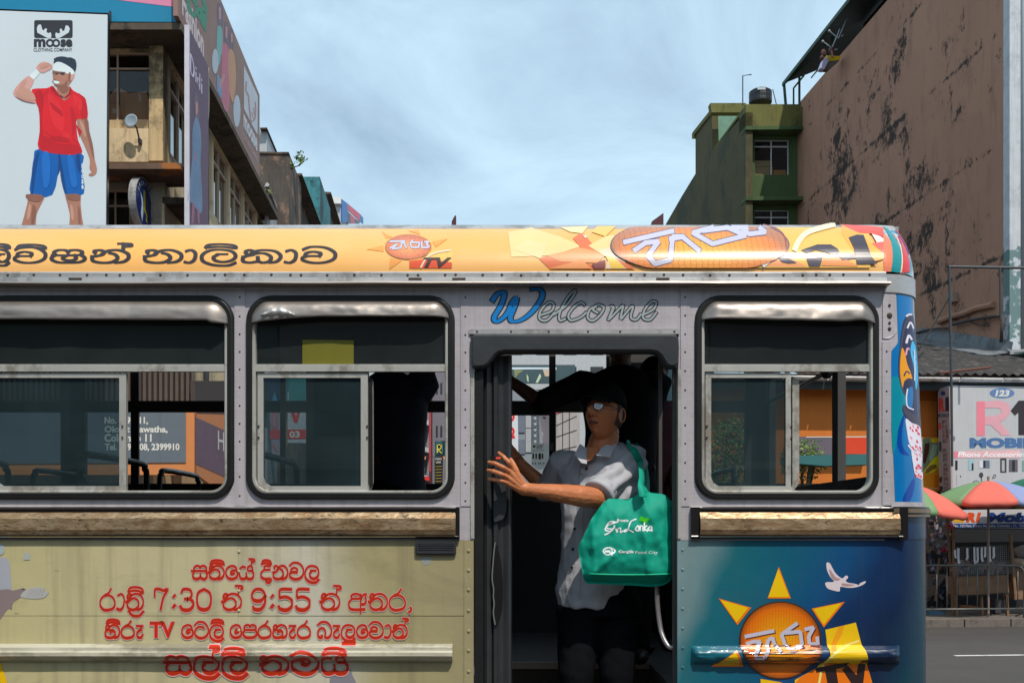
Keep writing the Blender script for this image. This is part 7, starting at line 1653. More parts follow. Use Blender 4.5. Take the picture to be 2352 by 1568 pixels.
# ================================================================== GREEN BUILDING (RIGHT, FAR)
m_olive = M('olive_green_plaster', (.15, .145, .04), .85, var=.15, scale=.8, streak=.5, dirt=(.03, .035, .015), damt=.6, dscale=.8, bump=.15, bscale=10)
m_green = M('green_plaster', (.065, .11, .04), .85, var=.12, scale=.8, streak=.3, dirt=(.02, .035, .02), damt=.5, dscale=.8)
m_olived = M('shade_olive_side', (.10, .085, .035), .9, var=.2, scale=.5, streak=.6, dirt=(.03, .04, .03), damt=.6, dscale=.4)  # darker olive puts the side face's shade into the colour
gb = empty('green_building', at(1770, HY, 42) - Vector((0, 0, CAMZ)), 'narrow green building with a black water tank on the roof, left of the brown wall', 'building')
GF = front(41.9); zc = lambda p: zl(zC, p)
g = G(); h5 = zc([(562,424),(730,424),(730,596),(562,596)]); h6 = zc([(562,768),(730,768),(730,900),(562,900)])
g.slab(GF, [zc([(519,300),(850,300),(850,1400),(519,1400)]), h5, h6], .3); g.build('wall', m_green, gb)
g = G(); g.slab(front(41.3), [zc([(518,262),(800,262),(800,356),(518,356)])], .9); g.build('parapet', m_olive, gb)
for y0, y1 in ((356, 372), (700, 718)): g = G(); g.slab(front(41.2), [zc([(521,y0),(800,y0),(800,y1),(519,y1+2)])], .7); g.build('ledge', m_green, gb)
g = G(); g.slab(front(41.6), [zc([(519,372),(527,372),(527,1400),(519,1400)])], .6); g.build('corner_strip', m_olive, gb)
m_wh = M('white_window_frame', (.62, .62, .62), .5)
x0, y0 = zC(560, 422); x1, y1 = zC(732, 598); w_ = win_front(gb, GF, x0, y0, x1, y1, (zC(646, 0)[0],), (zC(0, 455)[1],), m_wh, 1.6, g_win)
x0, y0 = zC(560, 766); x1, y1 = zC(732, 900); win_front(gb, GF, x0, y0, x1, y1, (zC(646, 0)[0],), (zC(0, 802)[1],), m_wh, 1.6, g_win)
for i, (a_, b_, c__, d_, lab) in enumerate(((566, 516, 655, 545, 'upper pale wooden crate in the green building window'), (566, 547, 660, 592, 'lower pale wooden crate in the green building window'), (664, 562, 726, 592, 'orange-brown wooden crate in the right pane of the green building window'))):
    c_ = G(); c_.slab(GF, [zc([(a_,b_),(c__,b_),(c__,d_),(a_,d_)])], .5, -.25); tag(c_.build('wooden_crate', M('pale_crate_wood_%d' % i, (.42, .30, .16) if i < 2 else (.45, .22, .07), .8)), lab, 'crate')
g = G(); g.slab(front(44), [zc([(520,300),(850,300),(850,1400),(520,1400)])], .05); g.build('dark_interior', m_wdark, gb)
SL = side_l(zC(518, 0)[0], 41.3)
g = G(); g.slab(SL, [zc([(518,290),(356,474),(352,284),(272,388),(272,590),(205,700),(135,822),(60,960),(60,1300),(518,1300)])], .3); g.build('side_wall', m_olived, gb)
g = G(); g.slab(SL, [zc([(350,281),(268,384),(262,395),(262,420),(273,420),(273,400),(352,300)])], .1, .08); g.build('parapet_cap', m_olive, gb)
g = G(); g.slab(front(45.5), [zc([(345,244),(520,244),(520,262),(498,290),(352,290)])], .4); g.build('roof_beam', m_olive, gb)
g = G(); g.slab(front(47.5), [zc([(348,250),(530,250),(530,500),(348,500)])], .3); g.build('terrace_wall', M('pale_teal_plaster', (.16, .30, .22), .8, var=.15, streak=.3), gb)
g = G(); g.slab(front(41.5), [zc([(519,250),(850,250),(850,264),(519,264)])], 5); g.build('roof_slab', m_olive, gb)
tp = at(*zC(590, 245), 43.5); tk = G(); Rt = 55/1.307/1.6327/2287*43.5; H_ = 68/1.307/1.6327/2287*43.5
prof = [(0, 0), (1, 0), (1, .12), (1.02, .14), (1, .18), (1, .45), (1.02, .48), (1, .52), (1, .78), (.8, .9), (.3, .98), (.3, 1.08), (0, 1.08)]; n = 24
tk.add([tp + Vector((Rt*r_*math.cos(2*math.pi*k/n), Rt*r_*math.sin(2*math.pi*k/n), H_*z_)) for k in range(n) for r_, z_ in prof], [(k*13+j, ((k+1)%n)*13+j, ((k+1)%n)*13+j+1, k*13+j+1) for k in range(n) for j in range(12)])
to = tag(tk.build('water_tank', M('black_tank_plastic', (.02, .022, .025), .4), smooth=False), 'black plastic water tank with ribbed sides on the green building roof', 'water tank')
g = G(); g.tube([tp + Vector((-Rt-.28, 0, -.1)), tp + Vector((-Rt-.28, 0, 1.2)), tp + Vector((-Rt+.1, 0, 1.25))], .025, 6); g.tube([tp + Vector((Rt+.05, 0, .6)), tp + Vector((Rt+.22, 0, -.1))], .02, 6); g.build('pipe', m_dark, to)
g = G(); g.slab(lambda x, y, off=0: tp + Vector((x, -Rt-.01-off, y)), [rect(-.25, H_*.62, .1, H_*.78)], .01); g.build('label', ink(170, 175, 180), to)

# ================================================================== BROWN WALL BUILDING (RIGHT)
def ex_mould(t, co, cc):
    sep = nd(t, 'ShaderNodeSeparateXYZ'); t.links.new(co, sep.inputs[0])
    big = noise_(t, co, .28, 3, .5); v1 = noise_(t, co, 1.5, 13, .78, .3, (1, .8, .62)); v2 = noise_(t, co, 6.5, 9, .75, 0, (1, 1, .7))
    a_ = nd(t, 'ShaderNodeMath', operation='MULTIPLY_ADD'); t.links.new(big, a_.inputs[0]); a_.inputs[1].default_value = .55; t.links.new(v1, a_.inputs[2])
    b_ = nd(t, 'ShaderNodeMath', operation='MULTIPLY_ADD'); t.links.new(v2, b_.inputs[0]); b_.inputs[1].default_value = .35; t.links.new(a_.outputs[0], b_.inputs[2])
    c2 = mixc(t, ramp(t, noise_(t, co, .35, 6, .6, .2), ((.35, 0), (.7, .5))), cc, (.48, .265, .17))
    c2 = mixc(t, ramp(t, noise_(t, co, 2.0, 8, .7, 0, (1, 1, .25)), ((.52, 0), (.78, .5))), c2, (.10, .065, .05))
    # patches concentrate low and along the slab lines
    lo = nd(t, 'ShaderNodeMapRange'); t.links.new(sep.outputs[2], lo.inputs[0]); lo.inputs[1].default_value = 7; lo.inputs[2].default_value = 12; lo.inputs[3].default_value = -.23; lo.inputs[4].default_value = -.3
    ad = nd(t, 'ShaderNodeMath', operation='ADD'); t.links.new(b_.outputs[0], ad.inputs[0]); t.links.new(lo.outputs[0], ad.inputs[1])
    md = nd(t, 'ShaderNodeMath', operation='PINGPONG'); t.links.new(sep.outputs[2], md.inputs[0]); md.inputs[1].default_value = 1.55
    ln = ramp(t, md.outputs[0], ((0, .09), (.12, .0))); rr_ = nd(t, 'ShaderNodeRGBToBW'); t.links.new(ln, rr_.inputs[0]); ad2 = nd(t, 'ShaderNodeMath', operation='ADD'); t.links.new(ad.outputs[0], ad2.inputs[0]); t.links.new(rr_.outputs[0], ad2.inputs[1])
    c3 = mixc(t, ramp(t, ad2.outputs[0], ((.728, 0), (.762, .55), (.80, .93))), c2, (.018, .015, .014))
    return mixc(t, ramp(t, noise_(t, co, 1.7, 10, .75, .4), ((.70, 0), (.735, .75))), c3, (.24, .22, .24))
m_brown = M('weathered_brown_plaster', (.39, .20, .132), .9, var=.10, scale=.6, bump=.35, bscale=9, extra=ex_mould)
bb_ = empty('brown_building', at(2318, HY, 27) - Vector((0, 0, CAMZ)), 'tall building with a huge windowless brown wall blotched with black mould', 'building')
rc = front(26)(2318, HY); rc.z = 0
def RW(s, z, off=0): return rc + U*s + Vector((0, 0, z)) - V*off
def RY(s, z, off=0): return RW(s+.25, z+.8, off)
g = G(); g.slab(RW, [[(0, .1), (15.9, .1), (15.9, 20.0), (0, 20.0)]], .4); g.build('wall', m_brown, bb_)
def ex_white(t, co, cc):
    c2 = mixc(t, ramp(t, noise_(t, co, 2.2, 10, .7, .2), ((.5, 0), (.75, .55))), cc, (.18, .19, .20)); 
    sp = nd(t, 'ShaderNodeSeparateXYZ'); t.links.new(co, sp.inputs[0]); mr = nd(t, 'ShaderNodeMapRange'); t.links.new(sp.outputs[2], mr.inputs[0]); mr.inputs[1].default_value = 10.5; mr.inputs[2].default_value = 9.3; mr.inputs[3].default_value = -.25; mr.inputs[4].default_value = .12
    ad = nd(t, 'ShaderNodeMath', operation='ADD'); t.links.new(noise_(t, co, 2.4, 6, .6), ad.inputs[0]); t.links.new(mr.outputs[0], ad.inputs[1])
    return mixc(t, ramp(t, ad.outputs[0], ((.60, 0), (.63, .9))), c2, (.10, .19, .18))
g = G(); g.slab(front(25.97), [[(2319, -900), (3400, -900), (3400, 1390), (2319, 1390)]], .3); g.build('front_wall', M('peeling_white_plaster', (.55, .57, .60), .85, var=.08, streak=.3, extra=ex_white), bb_)
g = G(); g.tube([at(2350, -800, 25.8), at(2350, 800, 25.8)], .06, 10); g.build('drain_pipe', m_lgrey, bb_, smooth=True)
# lean-to roof on top
m_corr = M('dark_sheet_roof', (.007, .009, .009), .7, var=.2); m_grn = M('green_painted_fascia', (.03, .075, .05), .6)
g = G(); n = 120
vs = []
for i in range(n+1):
    s = .2+16.0*i/n; c = .02*math.sin(s*24)
    vs += [RW(s, 21.1+c, .45), RW(s, 23.2+c, -4.5)]
g.add(vs, [(2*i, 2*i+1, 2*i+3, 2*i+2) for i in range(n)]); o = g.build('sheet_roof', m_corr, bb_, fix=False); s_ = o.modifiers.new('s', 'SOLIDIFY'); s_.thickness = .02
g = G(); g.slab(RW, [rect(.2, 21.02, 16.4, 21.17)], .04, .49); g.build('fascia', m_grn, bb_)
g = G(); g.slab(RW, [rect(.2, 20.0, 12.4, 21.8)], .05, -1.4); g.build('dark_back_wall', m_wdark, bb_)
for s0, s1, m in ((-1, 3.1, M('teal_sheet_wall', (.03, .10, .10), .6)), (3.3, 4.6, m_dark), (4.7, 7.0, M('grey_sheet_wall', (.05, .05, .055), .7))): g = G(); g.slab(RW, [rect(s0, 20.0, s1, 21.6)], .04, -.25); g.build('sheet_wall_panel', m, bb_)
for s in (-1, 3.2, 7.1, 12.3, 15.9):
    g = G(); g.tube([RW(s, 19.9, -.1), RW(s, 21.2, -.1)], .05, 6); g.build('post', m_grn, bb_)
g = G()
g.tube([RY(16.1, 18.95, .3), RY(16.1, 20.35, .42)], .06, 6); g.tube([RY(16.1, 18.95, .3), RY(15.2, 19.1, .0)], .05, 6); g.tube([RY(16.1, 20.3, .42), RY(14.0, 20.3, .1)], .05, 6); g.tube([RY(15.8, 18.95, .1), RY(15.8, 20.0, .1), RY(14.6, 20.0, .1)], .04, 6); g.tube([RY(12.4, 19.2, .05), RY(12.4, 20.4, .05)], .05, 6); g.tube([RY(13.9, 19.6, .05), RY(12.4, 19.6, .05)], .03, 6)
g.build('balcony_frame', m_grn, bb_)
o = G(); A_ = lambda x, y, Y=37.6: at(*zR(x, y), Y)
g = G(); g.slab(front(37.0), [zl(zR, [(500,520),(635,530),(620,565),(520,575)])], .35); o = tag(g.build('sign_box', ink(200, 160, 10)), 'yellow and white light box hanging off the top of the brown wall', 'light box')
g = G(); g.slab(front(36.9), [zl(zR, [(440,640),(470,560),(515,530),(520,572),(478,650)])], .3); g.build('side_panel', ink(175, 170, 195), o)
g = G(); g.slab(front(36.95), [zl(zR, [(478,650),(522,574),(622,566),(520,655)])], .25); g.build('under_panel', ink(85, 80, 75), o)
for lab, pts in (('upper thin television aerial under the sheet roof on the brown wall', [[(690,175),(612,360)], [(612,360),(560,320),(525,292)], [(640,345),(655,330)]]), ('lower thin television aerial beside the yellow light box', [[(625,275),(550,452)], [(550,452),(505,420),(465,390)], [(565,468),(600,465)]])):
    g = G()
    for q in pts: g.tube([A_(*p) for p in q], .022, 6)
    g.sph(A_(*pts[1][-1]), .05, 8, 6); tag(g.build('aerial', M('pale_aerial_metal', (.35, .38, .40), .4)), lab, 'aerial')
g = G(); g.sph(A_(545, 480, 37.4), (.12, .1, .16), 8, 6); g.sph(A_(470, 500, 37.4), (.10, .1, .15), 8, 6); g.sph(A_(455, 545, 37.4), (.08, .1, .10), 8, 6); g.tube([A_(545,480,34.6), A_(555,540,34.6)], .04, 6); tag(g.build('flower_pot_plant', ink(75, 40, 35)), 'dark reddish potted plant above the yellow light box', 'plant')
# ledge scar, pipe and box on the wall low down
SR = side_l(2318, 26)
zg = lambda p: zl(zG, p)
g = G()
for p in ([(510,685),(600,650),(740,610),(820,575),(970,542)],): g.tube([SR(*zG(*q), .06) for q in p], .09, 8)
g.build('wall_scar_ledge', m_brown, bb_)
g = G(); g.tube([SR(*zG(*q), .12) for q in [(640,710),(760,680),(900,655),(1065,635)]], .045, 8); g.tube([SR(*zG(1068,636), .12), SR(*zG(1052,860), .12)], .045, 8); g.tube(cat([SR(*zG(*q), .1) for q in [(300,790),(380,765),(480,745),(600,740)]], 4), .03, 6); g.tube(cat([SR(*zG(*q), .1) for q in [(745,630),(800,690),(870,715),(945,722)]], 4), .02, 6)
g.build('wall_pipe', M('rusty_pipe', (.06, .045, .04), .7), bb_, smooth=True)
g = G(); g.slab(SR, [zg([(598,455),(655,440),(660,515),(600,530)])], .15, .16); g.build('junction_box', M('pale_box', (.30, .22, .17), .8), bb_)
g = G(); g.tube([at(*zG(585, 475), 26.5), at(*zG(470, 680), 25.5), at(*zG(325, 925), 24.5)], .02, 6); tag(g.build('overhead_cable', m_black), 'black cable slanting down from the junction box on the brown wall', 'cable')

# ================================================================== RIGHT-HAND SHOP ROW
sh = empty('shop_building', at(2100, HY, 23) - Vector((0, 0, CAMZ)), 'low orange corner shop with a dark corrugated roof and white gutter, below the brown wall', 'building')
m_orange = M('orange_shop_wall', (.62, .17, .02), .7, var=.06, scale=1, streak=.15)
F9 = front(21.95)
g = G(); g.slab(F9, [[(1600, 862), (3300, 862), (3300, 1382), (1600, 1382)]], .25); g.build('wall', m_orange, sh)
g = G(); g.slab(side_l(1600, 21.95), [[(1600, 862), (1601, 862), (1601, 1382), (1600, 1382)]], .1) if 0 else None
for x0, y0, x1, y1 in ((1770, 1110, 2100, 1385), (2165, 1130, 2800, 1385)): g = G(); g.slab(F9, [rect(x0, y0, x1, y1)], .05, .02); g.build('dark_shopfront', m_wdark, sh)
g = G(); g.slab(F9, [zI(0, 0) and rect(zI(608,0)[0], 868, zI(640,0)[0], 1380)], .1, .05); g.build('door_post', m_black, sh)
for yy in (1000+0,): g = G(); g.slab(F9, [rect(2100, 917, 2150, 919)], .01, .01); g.build('joint', ink(150, 70, 15), sh)
m_roofc = M('mossy_corrugated_sheet', (.045, .04, .037), .9, var=.35, scale=3, dirt=(.13, .11, .095), damt=.6, dscale=2.5, bump=.4, bscale=18)
E0 = front(21.45)(1590, HY); E0.z = 5.26
def RF(u, v, off=0): return E0 + V*u + U*v + Vector((0, 0, .272*v + off))
nu, nv = 420, 7; vs = []
for i in range(nu+1):
    for j in range(nv+1): u_ = 16*i/nu; v_ = 9.5*j/nv; vs.append(RF(u_, v_ + (.05*noise.noise(Vector((u_*1.5, 0, 0))) if j == 0 else 0), .028*math.sin(u_*2*math.pi/.22) + .02*noise.noise(Vector((u_*.8, v_*.8, 0))) + .012*(j % 2)))
mesh('roof', vs, [(i*(nv+1)+j, (i+1)*(nv+1)+j, (i+1)*(nv+1)+j+1, i*(nv+1)+j+1) for i in range(nu) for j in range(nv)], m_roofc, sh, False)
m_gut = M('white_plastic_gutter', (.66, .60, .56), .5, var=.08, dirt=(.15, .12, .1), damt=.5, dscale=2)
for i in range(16):
    u0 = 1.0*i*.285*3.5/3.5 + 0; u0 = i*1.0; vs = []; k = 9
    for e_ in (u0+.012, u0+.988):
        for q in range(k): a_ = math.pi*q/(k-1); vs.append(RF(e_, -.09-.085*math.cos(a_), -.10-.085*math.sin(a_)) - Vector((0, 0, .272*(-.09-.085*math.cos(a_)))))
    o = mesh('gutter_section', vs, [(q, q+1, k+q+1, k+q) for q in range(k-1)], m_gut, sh, True); s_ = o.modifiers.new('s', 'SOLIDIFY'); s_.thickness = .006
g = G()
g.add([RF(0, .05, -.05), RF(16, .05, -.05), RF(16, .05, -.38), RF(0, .05, -.38), RF(0, .12, -.05), RF(16, .12, -.05), RF(16, .12, -.38), RF(0, .12, -.38)], [(0,1,2,3),(4,5,6,7),(3,2,6,7),(0,1,5,4)]); g.build('fascia_board', M('dark_fascia', (.03, .035, .035), .7, var=.3), sh)
g = G(); vs = []                                   # grey flashing where the roof meets the wall
for i in range(41):
    s = -.2+5.2*i/40; b_ = RW(s, 0, 0); v0 = (b_-E0).dot(U); zr = E0.z + .272*v0; w1 = .05*noise.noise(Vector((s*3, 0, 0)))
    vs += [RW(s, zr+.42+.8*w1, .02), RW(s, zr+.12, .10+w1), RW(s, zr+.03, .75+2*w1)]
g.add(vs, [(3*i+j, 3*i+3+j, 3*i+4+j, 3*i+1+j) for i in range(40) for j in range(2)]); o = g.build('flashing', M('grey_flashing', (.16, .17, .18), .6, var=.2, dirt=(.05, .045, .04), damt=.6, dscale=2), sh, fix=False); s_ = o.modifiers.new('s', 'SOLIDIFY'); s_.thickness = .02
g = G(); b_ = front(25.9); vs = []
for i in range(21): x_ = 2312+i*14; vs += [b_(x_, 800+3*math.sin(i), 0), b_(x_, 812, .2), b_(x_, 822+4*math.sin(i*1.3), 1.0)]
g.add(vs, [(3*i+j, 3*i+3+j, 3*i+4+j, 3*i+1+j) for i in range(20) for j in range(2)]); g.build('flashing', M('grey_flashing2', (.17, .18, .19), .6, var=.2), sh, fix=False)
# big phone shop billboard
P6 = front(21.1)
m_wsign = M('white_faded_sign', (.50, .50, .51), .6, var=.04, streak=.12)
rb_ = tag(G().slab(P6, [[(2184, 887), (3050, 905), (3050, 1140), (2186, 1132)]], .45).build('shop_billboard', m_wsign), 'big faded white phone shop billboard with a pink letter and a black numeral, numbered 123', 'billboard')
dc = Decal(P6, .004); zi = lambda p: zl(zI, p); FP = ink(205, 150, 160, 1.2); FP2 = ink(215, 120, 135, 1.2); FB = ink(90, 120, 165, 1.15)
dc.poly([zI(*p) for p in ell(1304, 352, 132, 54, 32)], FB); dc.text('123', zI(1228, 318)+zI(1385, 388), WT2, shear=.2, bold=.05)
dc.poly(zi([(1032,440),(1120,440),(1120,808),(1032,808)]), FP2); dc.poly(zi([(1120,440),(1290,432),(1380,470),(1392,560),(1330,640),(1280,650),(1395,800),(1300,805),(1180,690),(1120,690),(1120,600),(1250,590),(1300,560),(1290,520),(1240,508),(1120,510)]), FP)
dc.poly(zi([(1395,540),(1480,432),(1640,430),(1640,800),(1478,800),(1478,560),(1440,592)]), ink(48, 42, 45))
dc.text('MOBILE', zI(956, 828)+zI(1760, 938), ink(70, 105, 150, 1.15), bold=.06)
dc.poly(zi([(790,975),(1500,960),(1500,1040),(790,1042)]), ink(215, 165, 170, 1.2)); dc.poly(zi([(790,975),(835,974),(835,1041),(790,1042)]), FP2); dc.text('Phone Accessories', zI(830, 975)+zI(1560, 1034), ink(225, 215, 215, 1.25), shear=.2, bold=.02)
for x0, y0, x1, y1, m in ((803,1070,828,1172,BK),(945,1055,998,1175,ink(140,170,180)),(978,1100,998,1175,BK),(1060,1070,1170,1150,ink(90,105,120)),(1060,1070,1100,1150,ink(190,190,195)),(1100,1072,1125,1150,BK),(1285,1048,1350,1198,ink(60,60,65)),(1300,1070,1330,1185,ink(160,160,160)),(1378,1060,1470,1190,ink(90,85,95)),(1410,1068,1440,1188,BK),(1520,1070,1600,1185,ink(110,140,140))): dc.poly(zi([(x0,y0),(x1,y0),(x1,y1),(x0,y1)]), m)
dc.poly([zI(*p) for p in ell(1080, 1225, 22, 28, 14)], ink(60,60,62)); dc.stroke(zi([(1082,1250),(1082,1300)]), 1.6, BK, smooth=False); dc.stroke(zi([(1200,1265),(1215,1225),(1235,1230),(1225,1255),(1205,1250)]), 1.2, BK); dc.stroke(zi([(990,1305),(1020,1285),(1050,1290)]), 1.0, BK); dc.stroke(zi([(820,1220),(822,1330)]), .8, FP); dc.stroke(zi([(858,1232),(860,1245)]), 1.6, BK)
dc.build('billboard_print', rb_)
g = G(); ring(g, [(2183, 886), (3052, 904), (3052, 1141), (2185, 1133)], [(0, -.4), (1.2, -.4), (1.2, .01), (-.8, .01), (-.8, .0)], P6); g.build('frame', M('blue_grey_frame', (.22, .26, .32), .6), rb_)
P7 = side_l(2183.5, 21.1)
vs_ = tag(G().slab(P7, [zi([(640,305),(762,285),(782,1375),(655,1405)])], .04, .05).build('side_sign', ink(150, 135, 135, 1.15)), 'narrow upright phone repairing sign on the left end of the phone shop billboard', 'shop sign')
dc = Decal(P7, .055); dc.poly([zI(*p) for p in ell(699, 354, 26, 24, 16)], ink(60,55,110)); dc.fn = quadfn(P7, zI(650, 408), zI(762, 392), zI(652, 555)); dc.text('R', (0, 0, .62, 1), ink(205, 65, 55, 1.15), bold=.06); dc.text('1', (.66, 0, .98, 1), ink(45, 35, 50), bold=.06)
dc.fn = quadfn(P7, zI(645, 572), zI(764, 568), zI(645, 610)); dc.text('MOBILE', (0, 0, 1, 1), ink(75, 70, 95), bold=.02)
ltrs = 'PHONE REPAIRING'
for i, ch in enumerate(ltrs):
    if ch != ' ': y = 640 + i*50.5; dc.fn = quadfn(P7, zI(690+i*1.2, y), zI(738+i*1.2, y), zI(690+i*1.2, y+40)); dc.text(ch, (0, 0, 1, 1), ink(95, 85, 88), bold=.03)
dc.fn = P7; dc.poly(zi([(650,672),(678,668),(678,738),(652,742)]), ink(180, 70, 55)); dc.poly(zi([(655,875),(680,868),(682,970),(658,975)]), ink(60,60,70)); dc.poly(zi([(735,740),(752,735),(755,835),(738,838)]), ink(110,80,80)); dc.poly(zi([(658,1250),(690,1240),(685,1300),(662,1310)]), BK); dc.poly(zi([(660,1340),(700,1350),(690,1395),(660,1400)]), BK)
dc.build('sign_print', vs_)
g = G(); g.tube([at(*zG(583, 222), 20.9), at(*zG(600, 1225), 20.9), at(*zG(606, 1900), 20.9)], .028, 8); g.tube([at(*zG(578, 224), 20.9), at(*zG(1300, 236), 20.95), at(*zG(2500, 250), 21.3)], .03, 8); g.tube([at(*zG(1008, 235), 20.9), at(*zG(1015, 672), 20.9)], .024, 8)
tag(g.build('pipe_frame', M('painted_pipe', (.05, .055, .06), .5)), 'tall thin steel pipe frame standing behind the phone shop billboard', 'frame')
g = G(); g.tube([at(*zG(490, 1118), 21.2), at(*zG(935, 1068), 21.0)], .028, 6); tag(g.build('rusty_rod', M('rusty_rod', (.16, .07, .05), .8)), 'rusty rod lying slanted across the white gutter', 'rod')
P8 = front(21.75)
op_ = tag(G().slab(P8, [zi([(400,822),(640,822),(642,1396),(400,1396)])], .06).build('drink_poster', ink(235, 130, 20, 1.2)), 'orange drink poster with yellow fruit beside the upright phone repairing sign', 'poster')
dc = Decal(P8, .004)
for pts, m in (([(400,830),(632,830),(632,1110),(520,1120),(470,1190),(400,1200)], ink(110,120,90)), ([(530,850),(560,835),(632,835),(632,880),(560,880)], ink(225,170,20)), ([(480,890),(530,880),(520,990),(480,1110),(455,1080)], ink(70,30,25)), ([(560,900),(620,900),(600,1000),(540,1080),(520,1060)], ink(140,155,130)), ([(560,1060),(632,1000),(632,1150),(560,1200),(480,1220),(470,1180)], ink(235,190,30)), ([(540,1120),(600,1110),(610,1150),(560,1170),(525,1200),(480,1215),(490,1170)], ink(130,95,40)), ([(580,1230),(632,1230),(632,1385),(580,1385)], ink(215,105,10))): dc.poly(zi(pts), m)
dc.text('Rs.100 upwards', zI(505, 1362)+zI(625, 1378), WT2, bold=.02); dc.build('poster_print', op_)
# things seen through the rear bus window: sign strip, bush
s10 = board('grey and red sign strip low on the orange wall, through the right bus window', front(21.7), zl(zW3, [(760,1003),(1300,1003),(1300,1125),(760,1125)]), ink(95, 85, 95), cat_='shop sign', name='shop_sign')
dc = Decal(front(21.7), .006); dc.poly(zl(zW3, [(1065,1008),(1300,1008),(1300,1120),(1065,1120)]), ink(205, 65, 35, 1.15)); dc.poly(zl(zW3, [(870,1003),(1300,1000),(1300,1007),(870,1009)]), WT2); dc.build('sign_print', s10)
def bush(lab, c, rad, n, sz, seed, ground=.13):
    g = G()
    for k in range(5): a_ = k*1.3; g.tube(cat([Vector((c.x, c.y, ground)), Vector((c.x + .1*math.cos(a_), c.y + .1*math.sin(a_), c.z-.9)), c + Vector((rad[0]*.6*math.cos(a_), rad[1]*.6*math.sin(a_), rad[2]*.3))], 4), [.035]*9, 6)
    o = tag(g.build('shrub', m_stem), lab, 'shrub'); g = G(); leaves(g, c, rad, n, sz, seed); leaves(g, c + Vector((rad[0]*.3, 0, rad[2]*.6)), (rad[0]*.6, rad[1]*.6, rad[2]*.6), n//3, sz, seed+1); g.build('foliage', m_lf, o, fix=False)
bush('dense leafy shrub before the orange wall, seen through the right bus window sash', at(1662, 1075, 20.5), (.75, .6, .95), 2600, .085, 11)
bush('sparse shrub in front of the sign strip, seen through the rear of the bus', at(1842, 1062, 20.6), (.5, .4, .45), 700, .075, 12)
tc_ = board('teal tarpaulin over a market stall, low through the right bus window', front(19.5), zl(zW3, [(760,1132),(1320,1118),(1320,1190),(1000,1200),(760,1180)]), ink(50, 95, 95), .5, cat_='tarpaulin', name='tarpaulin')
for x_ in (775, 1310): g = G(); p_ = front(19.6)(*zW3(x_, 1150)); g.tube([Vector((p_.x, p_.y, .13)), p_], .025, 8); g.build('pole', m_stem, tc_)

# ================================================================== STALLS AND BARRIERS (RIGHT FOREGROUND)
def umbrella(lab, apex, r, drop, cols, rot, pole_to, tilt=(0, 0)):
    e_ = empty('market_umbrella', Vector((apex.x, apex.y, pole_to)), lab, 'umbrella', 'striped market umbrellas'); n = 8
    TM_ = Matrix.Rotation(tilt[0], 3, 'X') @ Matrix.Rotation(tilt[1], 3, 'Y')
    def pt(a_, t): 
        sag = .06*r*math.sin(t*math.pi) ; sc_ = math.cos(math.pi/n)/math.cos(((a_-rot) % (2*math.pi/n)) - math.pi/n)
        rr_ = r*t*(1 - (1-sc_)*t*.9); return apex + TM_ @ Vector((rr_*math.cos(a_), rr_*math.sin(a_), -drop*(t**1.45) + sag*.4 - (.02*r*t if sc_ < .97 else 0)))
    for k in range(n):
        vs = []; A0 = rot + 2*math.pi*k/n
        for i in range(9):
            for j in range(7): vs.append(pt(A0 + 2*math.pi/n*j/6, i/8))
        vs += [pt(A0 + 2*math.pi/n*j/6, 1) + TM_ @ Vector((0, 0, -.09 - .012*math.sin(j*3))) for j in range(7)]
        o = mesh('canopy_panel', vs, [(i*7+j, i*7+7+j, i*7+8+j, i*7+1+j) for i in range(9) for j in range(6)], cols[k % len(cols)], e_, True); s_ = o.modifiers.new('s', 'SOLIDIFY'); s_.thickness = .004
        g = G(); g.tube([pt(A0, t/4) - Vector((0, 0, .012)) for t in range(5)], .006, 5); g.build('rib', m_black, e_)
    g = G(); g.tube([Vector((apex.x, apex.y, pole_to)), apex + Vector((0, 0, .05))], .022, 10); g.sph(apex + Vector((0, 0, .07)), .03, 8, 6); g.build('pole', M('umbrella_pole', (.30, .20, .17), .6), e_)
    return e_
cG = M('umbrella_green', (.16, .27, .12), .7, var=.06); cR = M('umbrella_red', (.66, .13, .09), .7, var=.06); cB = M('umbrella_blue', (.22, .25, .42), .7, var=.06); cY = M('umbrella_yellow', (.50, .36, .14), .7, var=.06); cD = M('umbrella_dark_green', (.01, .13, .07), .7, var=.06)
umbrella('faded market umbrella with red, blue and green panels, in the middle of the stalls', at(2270, 1104, 19.0), 1.20, .40, [cR, cB, cG, cY, cR, cG, cY, cG], R(-137), .13)
umbrella('green market umbrella with a red panel, half hidden behind the rear of the bus', at(2098, 1112, 18.6), 1.06, .40, [cR, cD if 0 else cG, cG, cG, cG, cR, cG, cR], R(-40), .13, (R(6), R(8)))
umbrella('dark green market umbrella with a red panel, cut by the right edge of the photo', at(2392, 1092, 19.6), 1.1, .45, [cD, cR, cD, cD, cR, cD, cR, cD], R(-150), .13)
P9 = front(20.0); zh = lambda p: zl(zH, p)
sb = tag(G().slab(P9, [zh([(318,312),(1400,300),(1400,450),(340,442)])], .08).build('banner_sign', ink(190, 188, 190, 1.15)), 'white phone shop banner with blue and red lettering above the sock stall', 'banner')
dc = Decal(P9, .004); dc.poly(zh([(338,410),(1400,408),(1400,445),(342,440)]), ink(30, 60, 120)); dc.text('R1', zH(428, 330)+zH(540, 402), ink(205, 75, 30, 1.15), shear=.2, bold=.07); dc.text('Mobile', zH(580, 330)+zH(1010, 402), ink(25, 60, 130, 1.15), shear=.2, bold=.06)
dc.text('No. 123 Part, Olcott Mawatha, Colombo - 11.', zH(340, 417)+zH(800, 438), WT2, bold=.01); dc.text('Tel', zH(818, 416)+zH(848, 434), WT2, bold=.01); dc.poly(zh([(330,340),(345,325),(400,330),(420,402),(340,402)]), ink(205,150,30)); dc.build('banner_print', sb)
